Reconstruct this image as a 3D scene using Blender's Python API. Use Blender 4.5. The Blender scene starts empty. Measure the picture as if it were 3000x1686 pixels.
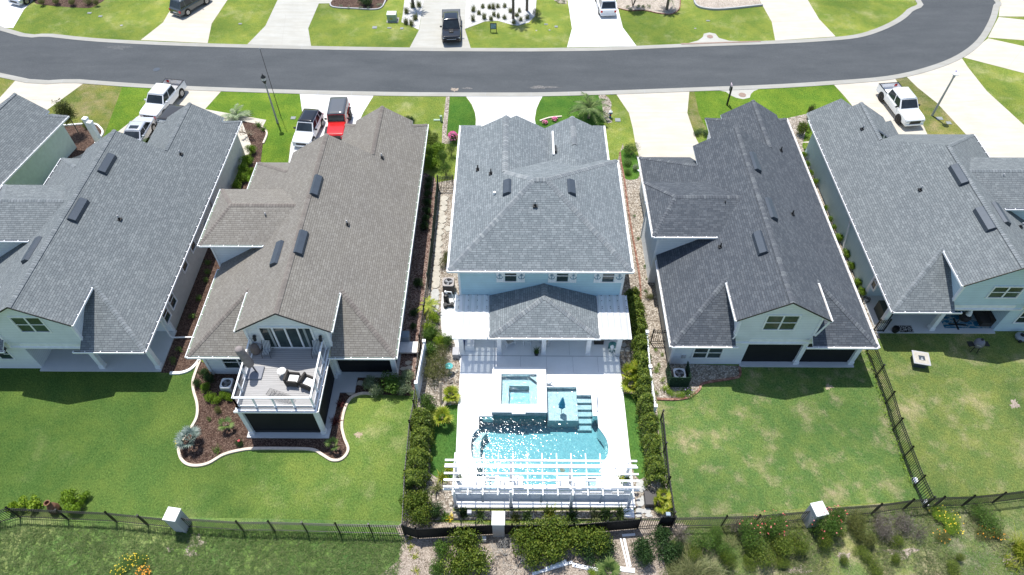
import bpy, bmesh, math, random
import numpy as np
from mathutils import Vector, Matrix
R_=math.radians
scene=bpy.context.scene
# ---------------------------------------------------------------- camera
CAMH=40.0; PITCH=50.3; YAW=0.36; FPX=2030.0
cd=bpy.data.cameras.new('camera'); cam=bpy.data.objects.new('camera',cd)
scene.collection.objects.link(cam); scene.camera=cam
cd.sensor_width=36; cd.lens=FPX/3000*36; cd.clip_end=2000; cd.clip_start=.5
cam.location=(0,0,CAMH); cam.rotation_euler=(R_(90-PITCH),0,R_(YAW))
# ---------------------------------------------------------------- light
SUN_EL=69.8; SUN_AZ=-24.5       # azimuth of the sun from +Y towards +X
w=bpy.data.worlds.new("World"); scene.world=w; w.use_nodes=True
nt=w.node_tree; bg=nt.nodes['Background']
sky=nt.nodes.new('ShaderNodeTexSky'); sky.sky_type='NISHITA'; sky.sun_disc=False
sky.sun_elevation=R_(SUN_EL); sky.sun_rotation=R_(SUN_AZ)
sky.air_density=1.0; sky.dust_density=1.0; sky.ozone_density=1.5
nt.links.new(sky.outputs[0],bg.inputs[0]); bg.inputs[1].default_value=0.145
sl=bpy.data.lights.new('sun','SUN'); sl.energy=4.6; sl.angle=R_(.5); sl.color=(1,.965,.91)
so=bpy.data.objects.new('sun',sl); scene.collection.objects.link(so)
sd=Vector((math.sin(R_(SUN_AZ))*math.cos(R_(SUN_EL)),math.cos(R_(SUN_AZ))*math.cos(R_(SUN_EL)),math.sin(R_(SUN_EL))))
so.rotation_euler=sd.to_track_quat('Z','Y').to_euler(); so.location=sd*100
vs=scene.view_settings; vs.view_transform='Standard'; vs.look='None'; vs.exposure=.32; vs.gamma=1
# ---------------------------------------------------------------- photo point -> place on the ground (height z)
_t=R_(PITCH); _y=R_(YAW)
_h=np.array([-math.sin(_y),math.cos(_y),0]); _r=np.array([math.cos(_y),math.sin(_y),0])
_w=_h*math.cos(_t)+np.array([0,0,-math.sin(_t)]); _u=np.cross(_r,_w)
def P(x,y,z=0.0):
    d=_r*(x-1500)/FPX+_u*(843-y)/FPX+_w; t=(z-CAMH)/d[2]
    return Vector((d[0]*t,d[1]*t,z))
def T(c,r,x,y,z=0.0):
    if r==3: return P(750*c+x/3.399,1260+y/3.399,z)
    return P(750*c+x/3.431,420*r+y/3.431,z)
def D(x,y,z=0.0): return P(x*1.1646,y*1.1646,z)
def Tl(c,r,pts,z=0.0): return [T(c,r,x,y,z) for x,y in pts]
def Dl(pts,z=0.0): return [D(x,y,z) for x,y in pts]
# ---------------------------------------------------------------- object helpers
COL=scene.collection
def tag(o,label=None,cat=None,group=None,kind=None):
    if label: o['label']=label
    if cat: o['category']=cat
    if group: o['group']=group
    if kind: o['kind']=kind
    return o
def empty(name,loc,label,cat,group=None,rz=0,s=1):
    o=bpy.data.objects.new(name,None); COL.objects.link(o); o.location=loc; o.rotation_euler=(0,0,rz); o.scale=(s,s,s); o.empty_display_size=.3
    return tag(o,label,cat,group)
def link(name,me,mat,parent=None):
    o=bpy.data.objects.new(name,me); COL.objects.link(o)
    if parent: o.parent=parent
    for m in (mat if isinstance(mat,(list,tuple)) else [mat]):
        if m: me.materials.append(m)
    return o
def copy_tree(o,parent=None):
    c=o.copy(); COL.objects.link(c); c.parent=parent
    for ch in o.children: copy_tree(ch,c)
    return c
class MB:
    def __init__(s,M=None): s.v=[]; s.f=[]; s.uv={}; s.mi=[]; s.M=M; s.cm=0; s.sm=[]; s.smooth=False
    def add(s,vs,fs,uvs=None):
        b=len(s.v)
        for p in vs:
            p=Vector(p); s.v.append(s.M@p if s.M else p)
        for i,f in enumerate(fs):
            if uvs: s.uv[len(s.f)]=uvs[i]
            s.f.append([b+k for k in f]); s.mi.append(s.cm); s.sm.append(s.smooth)
    def box(s,x0,x1,y0,y1,z0,z1):
        s.add([(x0,y0,z0),(x1,y0,z0),(x1,y1,z0),(x0,y1,z0),(x0,y0,z1),(x1,y0,z1),(x1,y1,z1),(x0,y1,z1)],
              [(3,2,1,0),(4,5,6,7),(0,1,5,4),(1,2,6,5),(2,3,7,6),(3,0,4,7)]); return s
    def obox(s,c,size,rz=0,M=None):
        mm=Matrix.Translation(Vector(c))@(M if M else Matrix.Rotation(rz,4,'Z'))
        h=[k/2 for k in size]
        vs=[mm@Vector((a*h[0],b*h[1],d*h[2])) for d in(-1,1) for a,b in((-1,-1),(1,-1),(1,1),(-1,1))]
        s.add(vs,[(3,2,1,0),(4,5,6,7),(0,1,5,4),(1,2,6,5),(2,3,7,6),(3,0,4,7)]); return s
    def tube(s,p,q,r,n=8,r2=None,cap=True):
        p=Vector(p);q=Vector(q); d=(q-p)
        if d.length<1e-6: return s
        qn=d.to_track_quat('Z','Y'); r2=r if r2 is None else r2
        vs=[p+qn@Vector((r*math.cos(2*math.pi*i/n),r*math.sin(2*math.pi*i/n),0)) for i in range(n)]
        vs+=[q+qn@Vector((r2*math.cos(2*math.pi*i/n),r2*math.sin(2*math.pi*i/n),0)) for i in range(n)]
        fs=[(i,(i+1)%n,n+(i+1)%n,n+i) for i in range(n)]
        if cap: fs+=[tuple(range(n))[::-1],tuple(range(n,2*n))]
        s.add(vs,fs); return s
    def bar(s,p,q,w,h):   # rectangular bar from p to q, w across, h upright
        p=Vector(p);q=Vector(q); d=(q-p).normalized(); up=Vector((0,0,1))
        if abs(d.z)>.98: up=Vector((0,1,0))
        r=d.cross(up).normalized(); u=r.cross(d).normalized()
        vs=[e+r*(a*w/2)+u*(b*h/2) for e in(p,q) for a,b in((-1,-1),(1,-1),(1,1),(-1,1))]
        s.add(vs,[(0,1,2,3)[::-1],(4,5,6,7),(0,1,5,4),(1,2,6,5),(2,3,7,6),(3,0,4,7)]); return s
    def lathe(s,prof,c=(0,0,0),n=16):
        c=Vector(c); vs=[];fs=[]
        for r,z in prof:
            for i in range(n): vs.append(c+Vector((r*math.cos(2*math.pi*i/n),r*math.sin(2*math.pi*i/n),z)))
        for j in range(len(prof)-1):
            for i in range(n): fs.append((j*n+i,j*n+(i+1)%n,(j+1)*n+(i+1)%n,(j+1)*n+i))
        if prof[0][0]>1e-4: fs.append(tuple(range(n))[::-1])
        if prof[-1][0]>1e-4: fs.append(tuple((len(prof)-1)*n+i for i in range(n)))
        s.add(vs,fs); return s
    def prism(s,poly,z0,z1,bottom=True):
        poly=[(p[0],p[1]) for p in poly]; n=len(poly)
        ar=sum(poly[i][0]*poly[(i+1)%n][1]-poly[(i+1)%n][0]*poly[i][1] for i in range(n))
        if ar<0: poly=poly[::-1]
        vs=[(x,y,z0) for x,y in poly]+[(x,y,z1) for x,y in poly]
        fs=[tuple(range(n,2*n))]+[(i,(i+1)%n,n+(i+1)%n,n+i) for i in range(n)]
        if bottom: fs.append(tuple(range(n))[::-1])
        s.add(vs,fs); return s
    def grid(s,nx,ny,fn,close=False):
        vs=[fn(i/nx,j/ny) for j in range(ny+1) for i in range(nx+1)]
        fs=[(j*(nx+1)+i,j*(nx+1)+i+1,(j+1)*(nx+1)+i+1,(j+1)*(nx+1)+i) for j in range(ny) for i in range(nx)]
        s.add(vs,fs); return s
    def build(s,name,mat,parent=None,world=True,bevel=0,subsurf=0,smooth=False):
        org=Vector((0,0,0))
        if parent is not None and world:
            q=parent
            while q is not None: org=org+Vector(q.location); q=q.parent
        me=bpy.data.meshes.new(name); me.from_pydata([tuple(p-org) for p in s.v],[],s.f)
        uvl=me.uv_layers.new(name='UVMap')
        if s.uv:
            for p in me.polygons:
                u=s.uv.get(p.index)
                if u:
                    for k,li in enumerate(p.loop_indices): uvl.data[li].uv=u[k]
        for p,mi,sm in zip(me.polygons,s.mi,s.sm): p.material_index=mi; p.use_smooth=sm or smooth
        me.update(); o=link(name,me,mat,parent)
        if bevel:
            b=o.modifiers.new('b','BEVEL'); b.width=bevel; b.segments=2; b.limit_method='ANGLE'
        if subsurf:
            b=o.modifiers.new('s','SUBSURF'); b.levels=subsurf; b.render_levels=subsurf
        return o
def fastmesh(name,V,Fc,k=4):   # numpy verts (n,3), faces (m,k)
    me=bpy.data.meshes.new(name); n=len(V); m=len(Fc)
    me.vertices.add(n); me.vertices.foreach_set('co',V.astype(np.float32).ravel())
    me.loops.add(m*k); me.loops.foreach_set('vertex_index',Fc.astype(np.int32).ravel())
    me.polygons.add(m); me.polygons.foreach_set('loop_start',np.arange(0,m*k,k,dtype=np.int32))
    me.update(calc_edges=True); me.validate(); return me
# ---------------------------------------------------------------- materials
MATS={}
class NT:
    def __init__(s,name,rough=.7,spec=.3,metal=0):
        s.m=bpy.data.materials.new(name); s.m.use_nodes=True; s.n=s.m.node_tree.nodes; s.l=s.m.node_tree.links
        s.b=s.n['Principled BSDF']; s.b.inputs['Roughness'].default_value=rough; s.b.inputs['Metallic'].default_value=metal
        s.b.inputs['Specular IOR Level'].default_value=spec
    def node(s,t,**kw):
        n=s.n.new(t)
        for k,v in kw.items():
            if k.startswith('i_'):
                key=k[2:]; key=int(key) if key.isdigit() else key.replace('_',' ')
                n.inputs[key].default_value=v
            else: setattr(n,k,v)
        return n
    def co(s,kind='Object',scale=(1,1,1),rot=(0,0,0),loc=(0,0,0)):
        c=s.node('ShaderNodeTexCoord'); mp=s.node('ShaderNodeMapping'); mp.inputs['Scale'].default_value=scale; mp.inputs['Rotation'].default_value=rot; mp.inputs['Location'].default_value=loc
        s.l.new(c.outputs[kind],mp.inputs[0]); return mp.outputs[0]
    def wco(s,scale=(1,1,1),rot=(0,0,0)):
        c=s.node('ShaderNodeNewGeometry'); mp=s.node('ShaderNodeMapping'); mp.inputs['Scale'].default_value=scale; mp.inputs['Rotation'].default_value=rot
        s.l.new(c.outputs['Position'],mp.inputs[0]); return mp.outputs[0]
    def noise(s,co,scale,detail=4,rough=.6):
        n=s.node('ShaderNodeTexNoise'); n.inputs['Scale'].default_value=scale; n.inputs['Detail'].default_value=detail; n.inputs['Roughness'].default_value=rough
        s.l.new(co,n.inputs['Vector']); return n.outputs['Fac']
    def ramp(s,fac,stops,interp='LINEAR'):
        r=s.node('ShaderNodeValToRGB'); cr=r.color_ramp; cr.interpolation=interp
        while len(cr.elements)<len(stops): cr.elements.new(.5)
        for e,(p,c) in zip(cr.elements,stops): e.position=p; e.color=tuple(c)+((1,) if len(c)==3 else ())
        s.l.new(fac,r.inputs[0]); return r.outputs[0]
    def mix(s,fac,a,b,mode='MIX'):
        m=s.node('ShaderNodeMix',data_type='RGBA',blend_type=mode)
        for k,v in((0,fac),(6,a),(7,b)):
            if isinstance(v,(int,float)): m.inputs[k].default_value=v
            elif isinstance(v,tuple): m.inputs[k].default_value=v+((1,) if len(v)==3 else ())
            else: s.l.new(v,m.inputs[k])
        return m.outputs[2]
    def math(s,op,a,b=None):
        m=s.node('ShaderNodeMath',operation=op)
        for k,v in((0,a),(1,b)):
            if v is None: continue
            if isinstance(v,(int,float)): m.inputs[k].default_value=v
            else: s.l.new(v,m.inputs[k])
        return m.outputs[0]
    def color(s,c):
        if isinstance(c,tuple): s.b.inputs['Base Color'].default_value=c+(1,)
        else: s.l.new(c,s.b.inputs['Base Color'])
        return s
    def bump(s,h,strength=.5,dist=.02):
        b=s.node('ShaderNodeBump'); b.inputs['Strength'].default_value=strength; b.inputs['Distance'].default_value=dist
        s.l.new(h,b.inputs['Height']); s.l.new(b.outputs[0],s.b.inputs['Normal']); return s
def plain(name,c,rough=.6,metal=0,spec=.35,var=.08,vs=3.0):
    if name in MATS: return MATS[name]
    t=NT(name,rough,spec,metal); co=t.co('Object')
    n=t.noise(co,vs,5,.65)
    lo=tuple(max(0,k*(1-var)) for k in c); hi=tuple(min(1,k*(1+var)) for k in c)
    t.color(t.ramp(n,[(.3,lo),(.7,hi)])); MATS[name]=t.m; return t.m
def shingle(name,c1,c2,dark,row=.15,width=.30):
    t=NT(name,.9,.2); co=t.co('UV')
    b=t.node('ShaderNodeTexBrick'); b.offset=.37; b.offset_frequency=2; b.squash=1.4; b.squash_frequency=3
    for k,v in (('Color1',c1),('Color2',c2),('Mortar',dark)): b.inputs[k].default_value=v+(1,)
    b.inputs['Scale'].default_value=1; b.inputs['Mortar Size'].default_value=.011; b.inputs['Mortar Smooth'].default_value=.3; b.inputs['Bias'].default_value=-.25  # dark joints paint in tab gaps and the shadow line below each course
    b.inputs['Brick Width'].default_value=width; b.inputs['Row Height'].default_value=row
    t.l.new(co,b.inputs['Vector'])
    b2=t.node('ShaderNodeTexBrick'); b2.offset=.5; b2.inputs['Scale'].default_value=1; b2.inputs['Mortar Size'].default_value=0; b2.inputs['Bias'].default_value=.45
    b2.inputs['Brick Width'].default_value=.21; b2.inputs['Row Height'].default_value=row
    b2.inputs['Color1'].default_value=(1.16,1.17,1.16,1); b2.inputs['Color2'].default_value=(.96,.96,.96,1)
    t.l.new(co,b2.inputs['Vector'])
    c=t.mix(1.0,b.outputs['Color'],b2.outputs['Color'],'MULTIPLY')
    n=t.noise(co,.35,4,.6); c=t.mix(.8,c,t.ramp(n,[(.3,(.95,.95,.96)),(.7,(1.05,1.05,1.04))]),'MULTIPLY')
    n2=t.noise(co,45,2,.7); c=t.mix(.5,c,t.ramp(n2,[(.3,(.75,.75,.75)),(.7,(1.25,1.25,1.25))]),'MULTIPLY')
    t.color(c)
    sx=t.node('ShaderNodeSeparateXYZ'); t.l.new(co,sx.inputs[0]); fr=t.math('FRACT',t.math('DIVIDE',sx.outputs[1],row))
    h=t.math('ADD',t.math('MULTIPLY',t.math('SUBTRACT',1.0,fr),1.0),t.math('MULTIPLY',b2.outputs['Fac'],0.3))
    t.bump(h,.7,.012); return t.m
def siding(name,c,lap=.18,var=.05):
    t=NT(name,.6,.3); co=t.wco(); sx=t.node('ShaderNodeSeparateXYZ'); t.l.new(co,sx.inputs[0])
    fr=t.math('FRACT',t.math('DIVIDE',sx.outputs[2],lap)); n=t.noise(co,1.2,4)
    base=t.ramp(n,[(.3,tuple(k*(1-var) for k in c)),(.7,tuple(min(1,k*(1+var)) for k in c))])
    line=t.ramp(fr,[(0,(.72,.74,.76)),(.08,(.8,.82,.84)),(.16,(1,1,1)),(1,(1,1,1))])
    t.color(t.mix(1.0,base,line,'MULTIPLY')); t.bump(t.math('SUBTRACT',1.0,fr),.8,.02); return t.m
def _grass(t,g1,g2,dry,dryamt,patch,fine,seed=0):
    co=t.wco()
    a=t.noise(co,patch,9,.66); f=t.noise(co,fine,4,.85); ff=t.noise(t.wco((1,2.2,1),(0,0,.5)),fine*1.6,4,.85)
    c=t.mix(t.ramp(f,[(.38,(0,0,0)),(.62,(1,1,1))]),g1,g2)
    k=t.math('ADD',t.math('MULTIPLY',a,.80),t.math('MULTIPLY',ff,.30))
    lo=.74-.30*dryamt
    c=t.mix(t.ramp(k,[(lo,(0,0,0)),(min(1,lo+.13),(1,1,1))]),c,dry)
    yl=t.noise(t.wco((1,1,1),(0,0,1)),patch*1.7,7,.7); c=t.mix(t.ramp(yl,[(.42,(0,0,0)),(.66,(.8,.8,.8))]),c,tuple(min(1,x*y) for x,y in zip(g2,(1.35,1.12,1.0))))
    big=t.noise(co,.11,3,.5); c=t.mix(.9,c,t.ramp(big,[(.34,(.68,.75,.70)),(.66,(1.26,1.2,1.12))]),'MULTIPLY')
    fine2=t.noise(t.wco((1,.75,1),(0,0,.4)),11,6,.9); c=t.mix(1.0,c,t.ramp(fine2,[(.36,(.42,.47,.40)),(.64,(1.55,1.5,1.4))]),'MULTIPLY')
    return c,t.math('ADD',f,t.math('MULTIPLY',fine2,.8))
def grass(name,g1,g2,dry,dryamt=.5,patch=.35,fine=9,bump=1.0):
    t=NT(name,.95,.05); c,h=_grass(t,g1,g2,dry,dryamt,patch,fine); t.color(c); t.bump(h,bump,.07); return t.m
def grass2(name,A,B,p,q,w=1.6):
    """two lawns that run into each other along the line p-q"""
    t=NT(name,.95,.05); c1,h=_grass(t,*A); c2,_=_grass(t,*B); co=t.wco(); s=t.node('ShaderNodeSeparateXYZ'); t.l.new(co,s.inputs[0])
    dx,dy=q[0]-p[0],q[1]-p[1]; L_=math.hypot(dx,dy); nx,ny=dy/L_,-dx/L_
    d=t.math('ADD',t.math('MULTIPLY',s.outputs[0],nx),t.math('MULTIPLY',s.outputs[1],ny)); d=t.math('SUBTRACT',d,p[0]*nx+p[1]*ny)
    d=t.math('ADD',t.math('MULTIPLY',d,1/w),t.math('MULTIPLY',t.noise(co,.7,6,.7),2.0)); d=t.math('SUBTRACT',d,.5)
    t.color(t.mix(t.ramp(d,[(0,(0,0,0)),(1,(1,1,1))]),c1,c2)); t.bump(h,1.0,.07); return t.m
def gravel(name,stops,scale=9,bump=.8):
    t=NT(name,.9,.15); co=t.wco()
    v=t.node('ShaderNodeTexVoronoi'); v.inputs['Scale'].default_value=scale; t.l.new(co,v.inputs['Vector'])
    s=t.node('ShaderNodeSeparateXYZ'); t.l.new(v.outputs['Color'],s.inputs[0])
    c=t.ramp(s.outputs[0],stops); n=t.noise(co,.9,4); c=t.mix(.7,c,t.ramp(n,[(.3,(.8,.8,.8)),(.7,(1.15,1.15,1.15))]),'MULTIPLY')
    c=t.mix(1.0,c,t.ramp(v.outputs['Distance'],[(0,(1.1,1.1,1.1)),(.7,(.55,.55,.55))]),'MULTIPLY')
    t.color(c); t.bump(t.math('SUBTRACT',1.0,v.outputs['Distance']),bump,.03); return t.m
def concrete(name,c,stain=(.86,.83,.78),var=1.0,fine=22):
    t=NT(name,.85,.2); co=t.wco(); a=t.noise(co,.5,5,.65); b=t.noise(co,fine,3,.7); st=t.noise(t.wco((.25,1.5,1)),1.3,4,.6)
    k=t.ramp(a,[(.3,tuple(x*.93 for x in c)),(.7,tuple(min(.95,x*1.05) for x in c))])
    k=t.mix(.5*var,k,t.ramp(b,[(.3,(.86,.86,.86)),(.7,(1.1,1.1,1.1))]),'MULTIPLY')
    k=t.mix(.5*var,k,t.ramp(st,[(.42,stain),(.6,(1,1,1))]),'MULTIPLY')
    t.color(k); t.bump(b,.25,.01); return t.m
def leafmat(name,c1,c2,c3=None,trans=.25):
    t=NT(name,.55,.3); g=t.node('ShaderNodeNewGeometry'); st=[(0,c1),(.55,c2)]+([(1,c3)] if c3 else [(1,tuple(k*1.25 for k in c2))])
    c=t.ramp(g.outputs['Random Per Island'],st)
    n=t.noise(t.co('Object'),2.2,3); c=t.mix(.8,c,t.ramp(n,[(.3,(.72,.75,.7)),(.7,(1.2,1.18,1.1))]),'MULTIPLY'); t.color(c)
    tr=t.node('ShaderNodeBsdfTranslucent'); t.l.new(c,tr.inputs[0]); mx=t.node('ShaderNodeMixShader'); mx.inputs[0].default_value=trans
    out=t.n['Material Output']; t.l.new(t.b.outputs[0],mx.inputs[1]); t.l.new(tr.outputs[0],mx.inputs[2]); t.l.new(mx.outputs[0],out.inputs[0]); return t.m
def glass(name,c,rough=.05):
    t=NT(name,rough,.6); n=t.noise(t.wco(),.8,3); t.color(t.ramp(n,[(.35,tuple(k*.6 for k in c)),(.65,tuple(k*1.5 for k in c))])); return t.m
M={}
M['road']=(lambda t:(t.color(t.mix(.7,t.mix(.8,t.ramp(t.noise(t.wco((.3,1,1)),.5,5,.6),[(.3,(.066,.073,.079)),(.7,(.088,.095,.101))]),t.ramp(t.noise(t.wco(),34,2,.8),[(.3,(.6,.6,.6)),(.7,(1.45,1.45,1.45))]),'MULTIPLY'),t.ramp(t.noise(t.wco((.55,1.3,1)),.7,8,.8),[(.5,(1,1,1)),(.64,(1.12,1.12,1.1)),(.74,(1.6,1.55,1.45))]),'MULTIPLY')),t.bump(t.noise(t.wco(),40,2,.8),.4,.01),t.m)[2])(NT('asphalt',.9,.15))
M['curb']=concrete('kerb concrete',(.36,.355,.325))
M['cream']=concrete('cream concrete',(.54,.50,.43),(.88,.84,.77),.8)
M['white_conc']=concrete('new white concrete',(.66,.66,.65),(.95,.95,.95),.4)
M['grey_conc']=concrete('grey concrete',(.45,.445,.405))
M['slab']=concrete('porch slab',(.56,.57,.57),(.95,.95,.95),.6)
M['deck']=concrete('white pool deck',(.86,.86,.85),(.97,.97,.97),.25)
M['deckjoint']=plain('deck joint',(.35,.36,.37),.8)
M['lawn_bright']=grass('bright lawn',(.070,.150,.020),(.135,.230,.036),(.25,.29,.08),.3)
M['lawn_far']=grass('far lawn',(.115,.180,.036),(.185,.250,.062),(.33,.34,.16),.6)
M['lawn_h1']=grass('striped green lawn',(.070,.128,.030),(.120,.188,.050),(.23,.26,.11),.4,.3)
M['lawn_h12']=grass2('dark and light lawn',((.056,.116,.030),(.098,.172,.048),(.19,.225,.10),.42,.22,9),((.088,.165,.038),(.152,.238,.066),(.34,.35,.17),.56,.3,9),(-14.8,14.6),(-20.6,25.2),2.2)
M['lawn_h2']=grass('light green lawn',(.110,.185,.040),(.185,.260,.070),(.33,.35,.16),.6,.3)
M['lawn_h4']=grass('patchy lawn',(.072,.148,.044),(.132,.212,.072),(.35,.31,.20),.60,.6)
M['lawn_h5']=grass('dry lawn',(.094,.156,.048),(.154,.212,.072),(.35,.31,.20),.62,.45)
M['lawn_dry']=grass('worn lawn',(.095,.150,.036),(.160,.190,.060),(.31,.26,.15),.75,.4)
M['lawn_deep']=grass('deep green lawn',(.045,.125,.022),(.080,.175,.035),(.12,.2,.05),.2)
M['turf']=grass('artificial turf',(.050,.130,.030),(.075,.165,.042),(.07,.15,.04),.0,.5,6,.4)
M['rough']=grass('rough meadow grass',(.080,.168,.048),(.140,.238,.080),(.28,.31,.15),.62,.3,5,1)
M['rough2']=grass('dune scrub ground',(.090,.150,.050),(.155,.205,.085),(.36,.31,.23),.66,.5,5,1)
M['sand']=gravel('pale sand',[(0,(.30,.24,.19)),(.5,(.44,.37,.30)),(1,(.58,.50,.42))],20,.5)
M['mulch']=gravel('red brown mulch',[(0,(.060,.034,.026)),(.5,(.115,.070,.052)),(1,(.22,.15,.115))],15)
M['mulchpink']=gravel('weathered bark mulch',[(0,(.10,.055,.045)),(.5,(.26,.17,.14)),(1,(.44,.34,.29))],13)
M['gravel']=gravel('tan gravel',[(0,(.22,.18,.14)),(.5,(.42,.36,.29)),(1,(.66,.60,.52))],11)
M['whitestone']=gravel('white stone bed',[(0,(.62,.61,.57)),(.5,(.78,.77,.74)),(1,(.88,.88,.86))],14,.4)
M['creamstone']=gravel('cream stone bed',[(0,(.42,.35,.28)),(.5,(.56,.49,.41)),(1,(.68,.61,.53))],14,.4)
M['shingle_grey']=shingle('grey shingles',(.150,.168,.176),(.214,.234,.240),(.065,.072,.078))
M['shingle_tan']=shingle('taupe shingles',(.202,.188,.166),(.250,.236,.212),(.095,.086,.072))
M['shingle_blue']=shingle('light grey shingles',(.172,.196,.208),(.252,.278,.290),(.07,.08,.09))
M['shingle_dark']=shingle('charcoal shingles',(.072,.083,.097),(.118,.130,.144),(.04,.043,.05))
M['cap_grey']=shingle('grey ridge shingles',(.17,.19,.20),(.27,.29,.30),(.08,.085,.09),.2,.8)
M['cap_tan']=shingle('taupe ridge shingles',(.19,.168,.15),(.26,.235,.21),(.10,.09,.08),.2,.8)
M['cap_blue']=shingle('light grey ridge shingles',(.19,.21,.225),(.32,.34,.345),(.08,.085,.09),.2,.8)
M['cap_dark']=shingle('charcoal ridge shingles',(.10,.11,.125),(.19,.205,.215),(.04,.043,.05),.2,.8)
M['side_white']=siding('white lap siding',(.72,.75,.76))
M['side_blue']=siding('pale blue lap siding',(.45,.64,.71))
M['side_pale']=siding('ice blue lap siding',(.56,.69,.74))
M['side_teal']=siding('sage blue lap siding',(.42,.55,.55))
M['white']=plain('white trim paint',(.80,.81,.81),.5)
M['vinyl']=plain('white vinyl',(.84,.86,.88),.35)
M['black']=plain('black metal',(.018,.019,.020),.45)
M['darkgut']=plain('gutter inside',(.035,.036,.038),.8)  # near-black stands for leaf litter and the trough's shadow, put into the colour
M['greengut']=plain('algae gutter inside',(.22,.27,.20),.8)
M['lightgut']=plain('pale gutter inside',(.50,.47,.44),.8)
M['slate']=plain('slate roof vent metal',(.060,.075,.095),.45,.2)
M['pipe']=plain('vent pipe',(.42,.42,.43),.5)
M['glass']=glass('window glass',(.030,.050,.050))
M['screen']=plain('black insect screen',(.009,.010,.013),.75,var=.2,vs=1.5)
M['stucco']=plain('grey stucco',(.42,.42,.43),.9,vs=14)
M['stuccotop']=plain('pale stucco cap',(.78,.78,.76),.85,vs=9)
M['tyre']=plain('tyre rubber',(.02,.02,.02),.85)
M['rim']=plain('alloy rim',(.45,.46,.47),.35,.8)
M['blackrim']=plain('black rim',(.03,.03,.03),.4,.5)
M['redlamp']=plain('red lamp',(.45,.02,.02),.25)
M['headlamp']=plain('headlamp lens',(.55,.58,.60),.12)
M['carglass']=glass('car glass',(.018,.024,.028),.04)
M['wicker']=plain('dark wicker',(.045,.040,.036),.8,var=.5,vs=40)
M['cushion']=plain('white cushion',(.78,.79,.77),.9)
M['green_plastic']=plain('green cabinet paint',(.30,.40,.30),.5)
M['wood']=plain('weathered wood',(.35,.29,.22),.85,var=.3,vs=6)
M['flag']=plain('grey flagstone',(.42,.42,.40),.85,var=.15,vs=4)
M['flag2']=plain('cream flagstone',(.44,.41,.35),.85,var=.15,vs=4)
M['border']=plain('cream concrete border',(.66,.56,.46),.85,var=.12,vs=6)
M['brick']=gravel('red brick edging',[(0,(.22,.10,.07)),(.5,(.36,.19,.14)),(1,(.46,.28,.21))],6,.4)
M['bark']=plain('bark',(.16,.13,.10),.9,var=.4,vs=12)
# ================================================================ ground, road, drives, beds
def sheet(name,pts,z,mat,kind='structure'):
    m=MB(); m.add([(p[0],p[1],z) for p in pts],[tuple(range(len(pts)))])
    o=m.build(name,mat)
    if o.data.polygons[0].normal.z<0: o.data.flip_normals()
    return tag(o,kind=kind)
def smooth(pts,n=4,closed=True):
    out=[];N=len(pts); rng=range(N) if closed else range(N-1)
    for i in rng:
        p0=pts[(i-1)%N] if closed or i>0 else pts[i]; p1=pts[i]; p2=pts[(i+1)%N]; p3=pts[(i+2)%N] if closed or i+2<N else pts[(i+1)%N]
        for k in range(n):
            t=k/n; a=[]
            for c in (0,1):
                a.append(.5*((2*p1[c])+(-p0[c]+p2[c])*t+(2*p0[c]-5*p1[c]+4*p2[c]-p3[c])*t*t+(-p0[c]+3*p1[c]-3*p2[c]+p3[c])*t**3))
            out.append(Vector((a[0],a[1],0)))
    if not closed: out.append(Vector((pts[-1][0],pts[-1][1],0)))
    return out
def offset(line,d):
    out=[]
    for i,p in enumerate(line):
        a=line[max(0,i-1)]; b=line[min(len(line)-1,i+1)]; t=Vector((b[0]-a[0],b[1]-a[1],0)).normalized(); out.append(Vector((p[0]-t.y*d,p[1]+t.x*d,0)))
    return out
m=MB()
for q in ((-400,-3.3,-200,500),(6.6,400,-200,500),(-3.3,6.6,-200,16.6),(-3.3,6.6,25.8,500)): m.add([(q[0],q[2],0),(q[1],q[2],0),(q[1],q[3],0),(q[0],q[3],0)],[(0,1,2,3)])
tag(m.build('ground',M['lawn_far']),kind='structure')
far=[(0,77.6),(125,94),(250,106.4),(440,116),(644,121.9),(800,125.5),(1019,129),(1288,130.6),(1420,129.8),(1538,127.6),(1713,120),(1932,112),(2060,105.5),(2157,96.3),(2219.6,77.6),(2267,53.8),(2294.6,30),(2314.6,0)]
near=[(0,184.7),(200,201),(388,214),(644,224.5),(969,232.7),(1288,234.5),(1430,232.5),(1575.6,228),(1760,221),(1932,214.7),(2082,205.7),(2232,192.7),(2332,170),(2407,140),(2457.5,101.4),(2487.5,52.6),(2498.7,15),(2499,0)]
fl=[(-115,89),(-80,82.5)]+[tuple(p[:2]) for p in Dl(far)]+[(42.6,86),(41,96),(34,110),(20,125)]
nl=[(-115,80),(-80,73.5)]+[tuple(p[:2]) for p in Dl(near)]+[(54.5,84),(54,96),(50,112),(42,125)]
fl=smooth([Vector((a,b,0)) for a,b in fl],4,False); nl=smooth([Vector((a,b,0)) for a,b in nl],4,False)
sheet('road',fl+nl[::-1],.02,M['road'])
def strip(name,line,d0,d1,z0,z1,mat):
    a=offset(line,d0); b=offset(line,d1); m=MB()
    for i in range(len(line)-1):
        q=[a[i],a[i+1],b[i+1],b[i]]
        m.add([(p[0],p[1],z1) for p in q]+[(p[0],p[1],z0) for p in q],[(0,1,2,3),(4,5,1,0),(6,7,3,2)])
    o=m.build(name,mat); return tag(o,kind='structure')
strip('kerb',fl,-.02,.62,0,.045,M['curb']); strip('kerb',nl,-.62,.02,0,.045,M['curb'])
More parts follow.
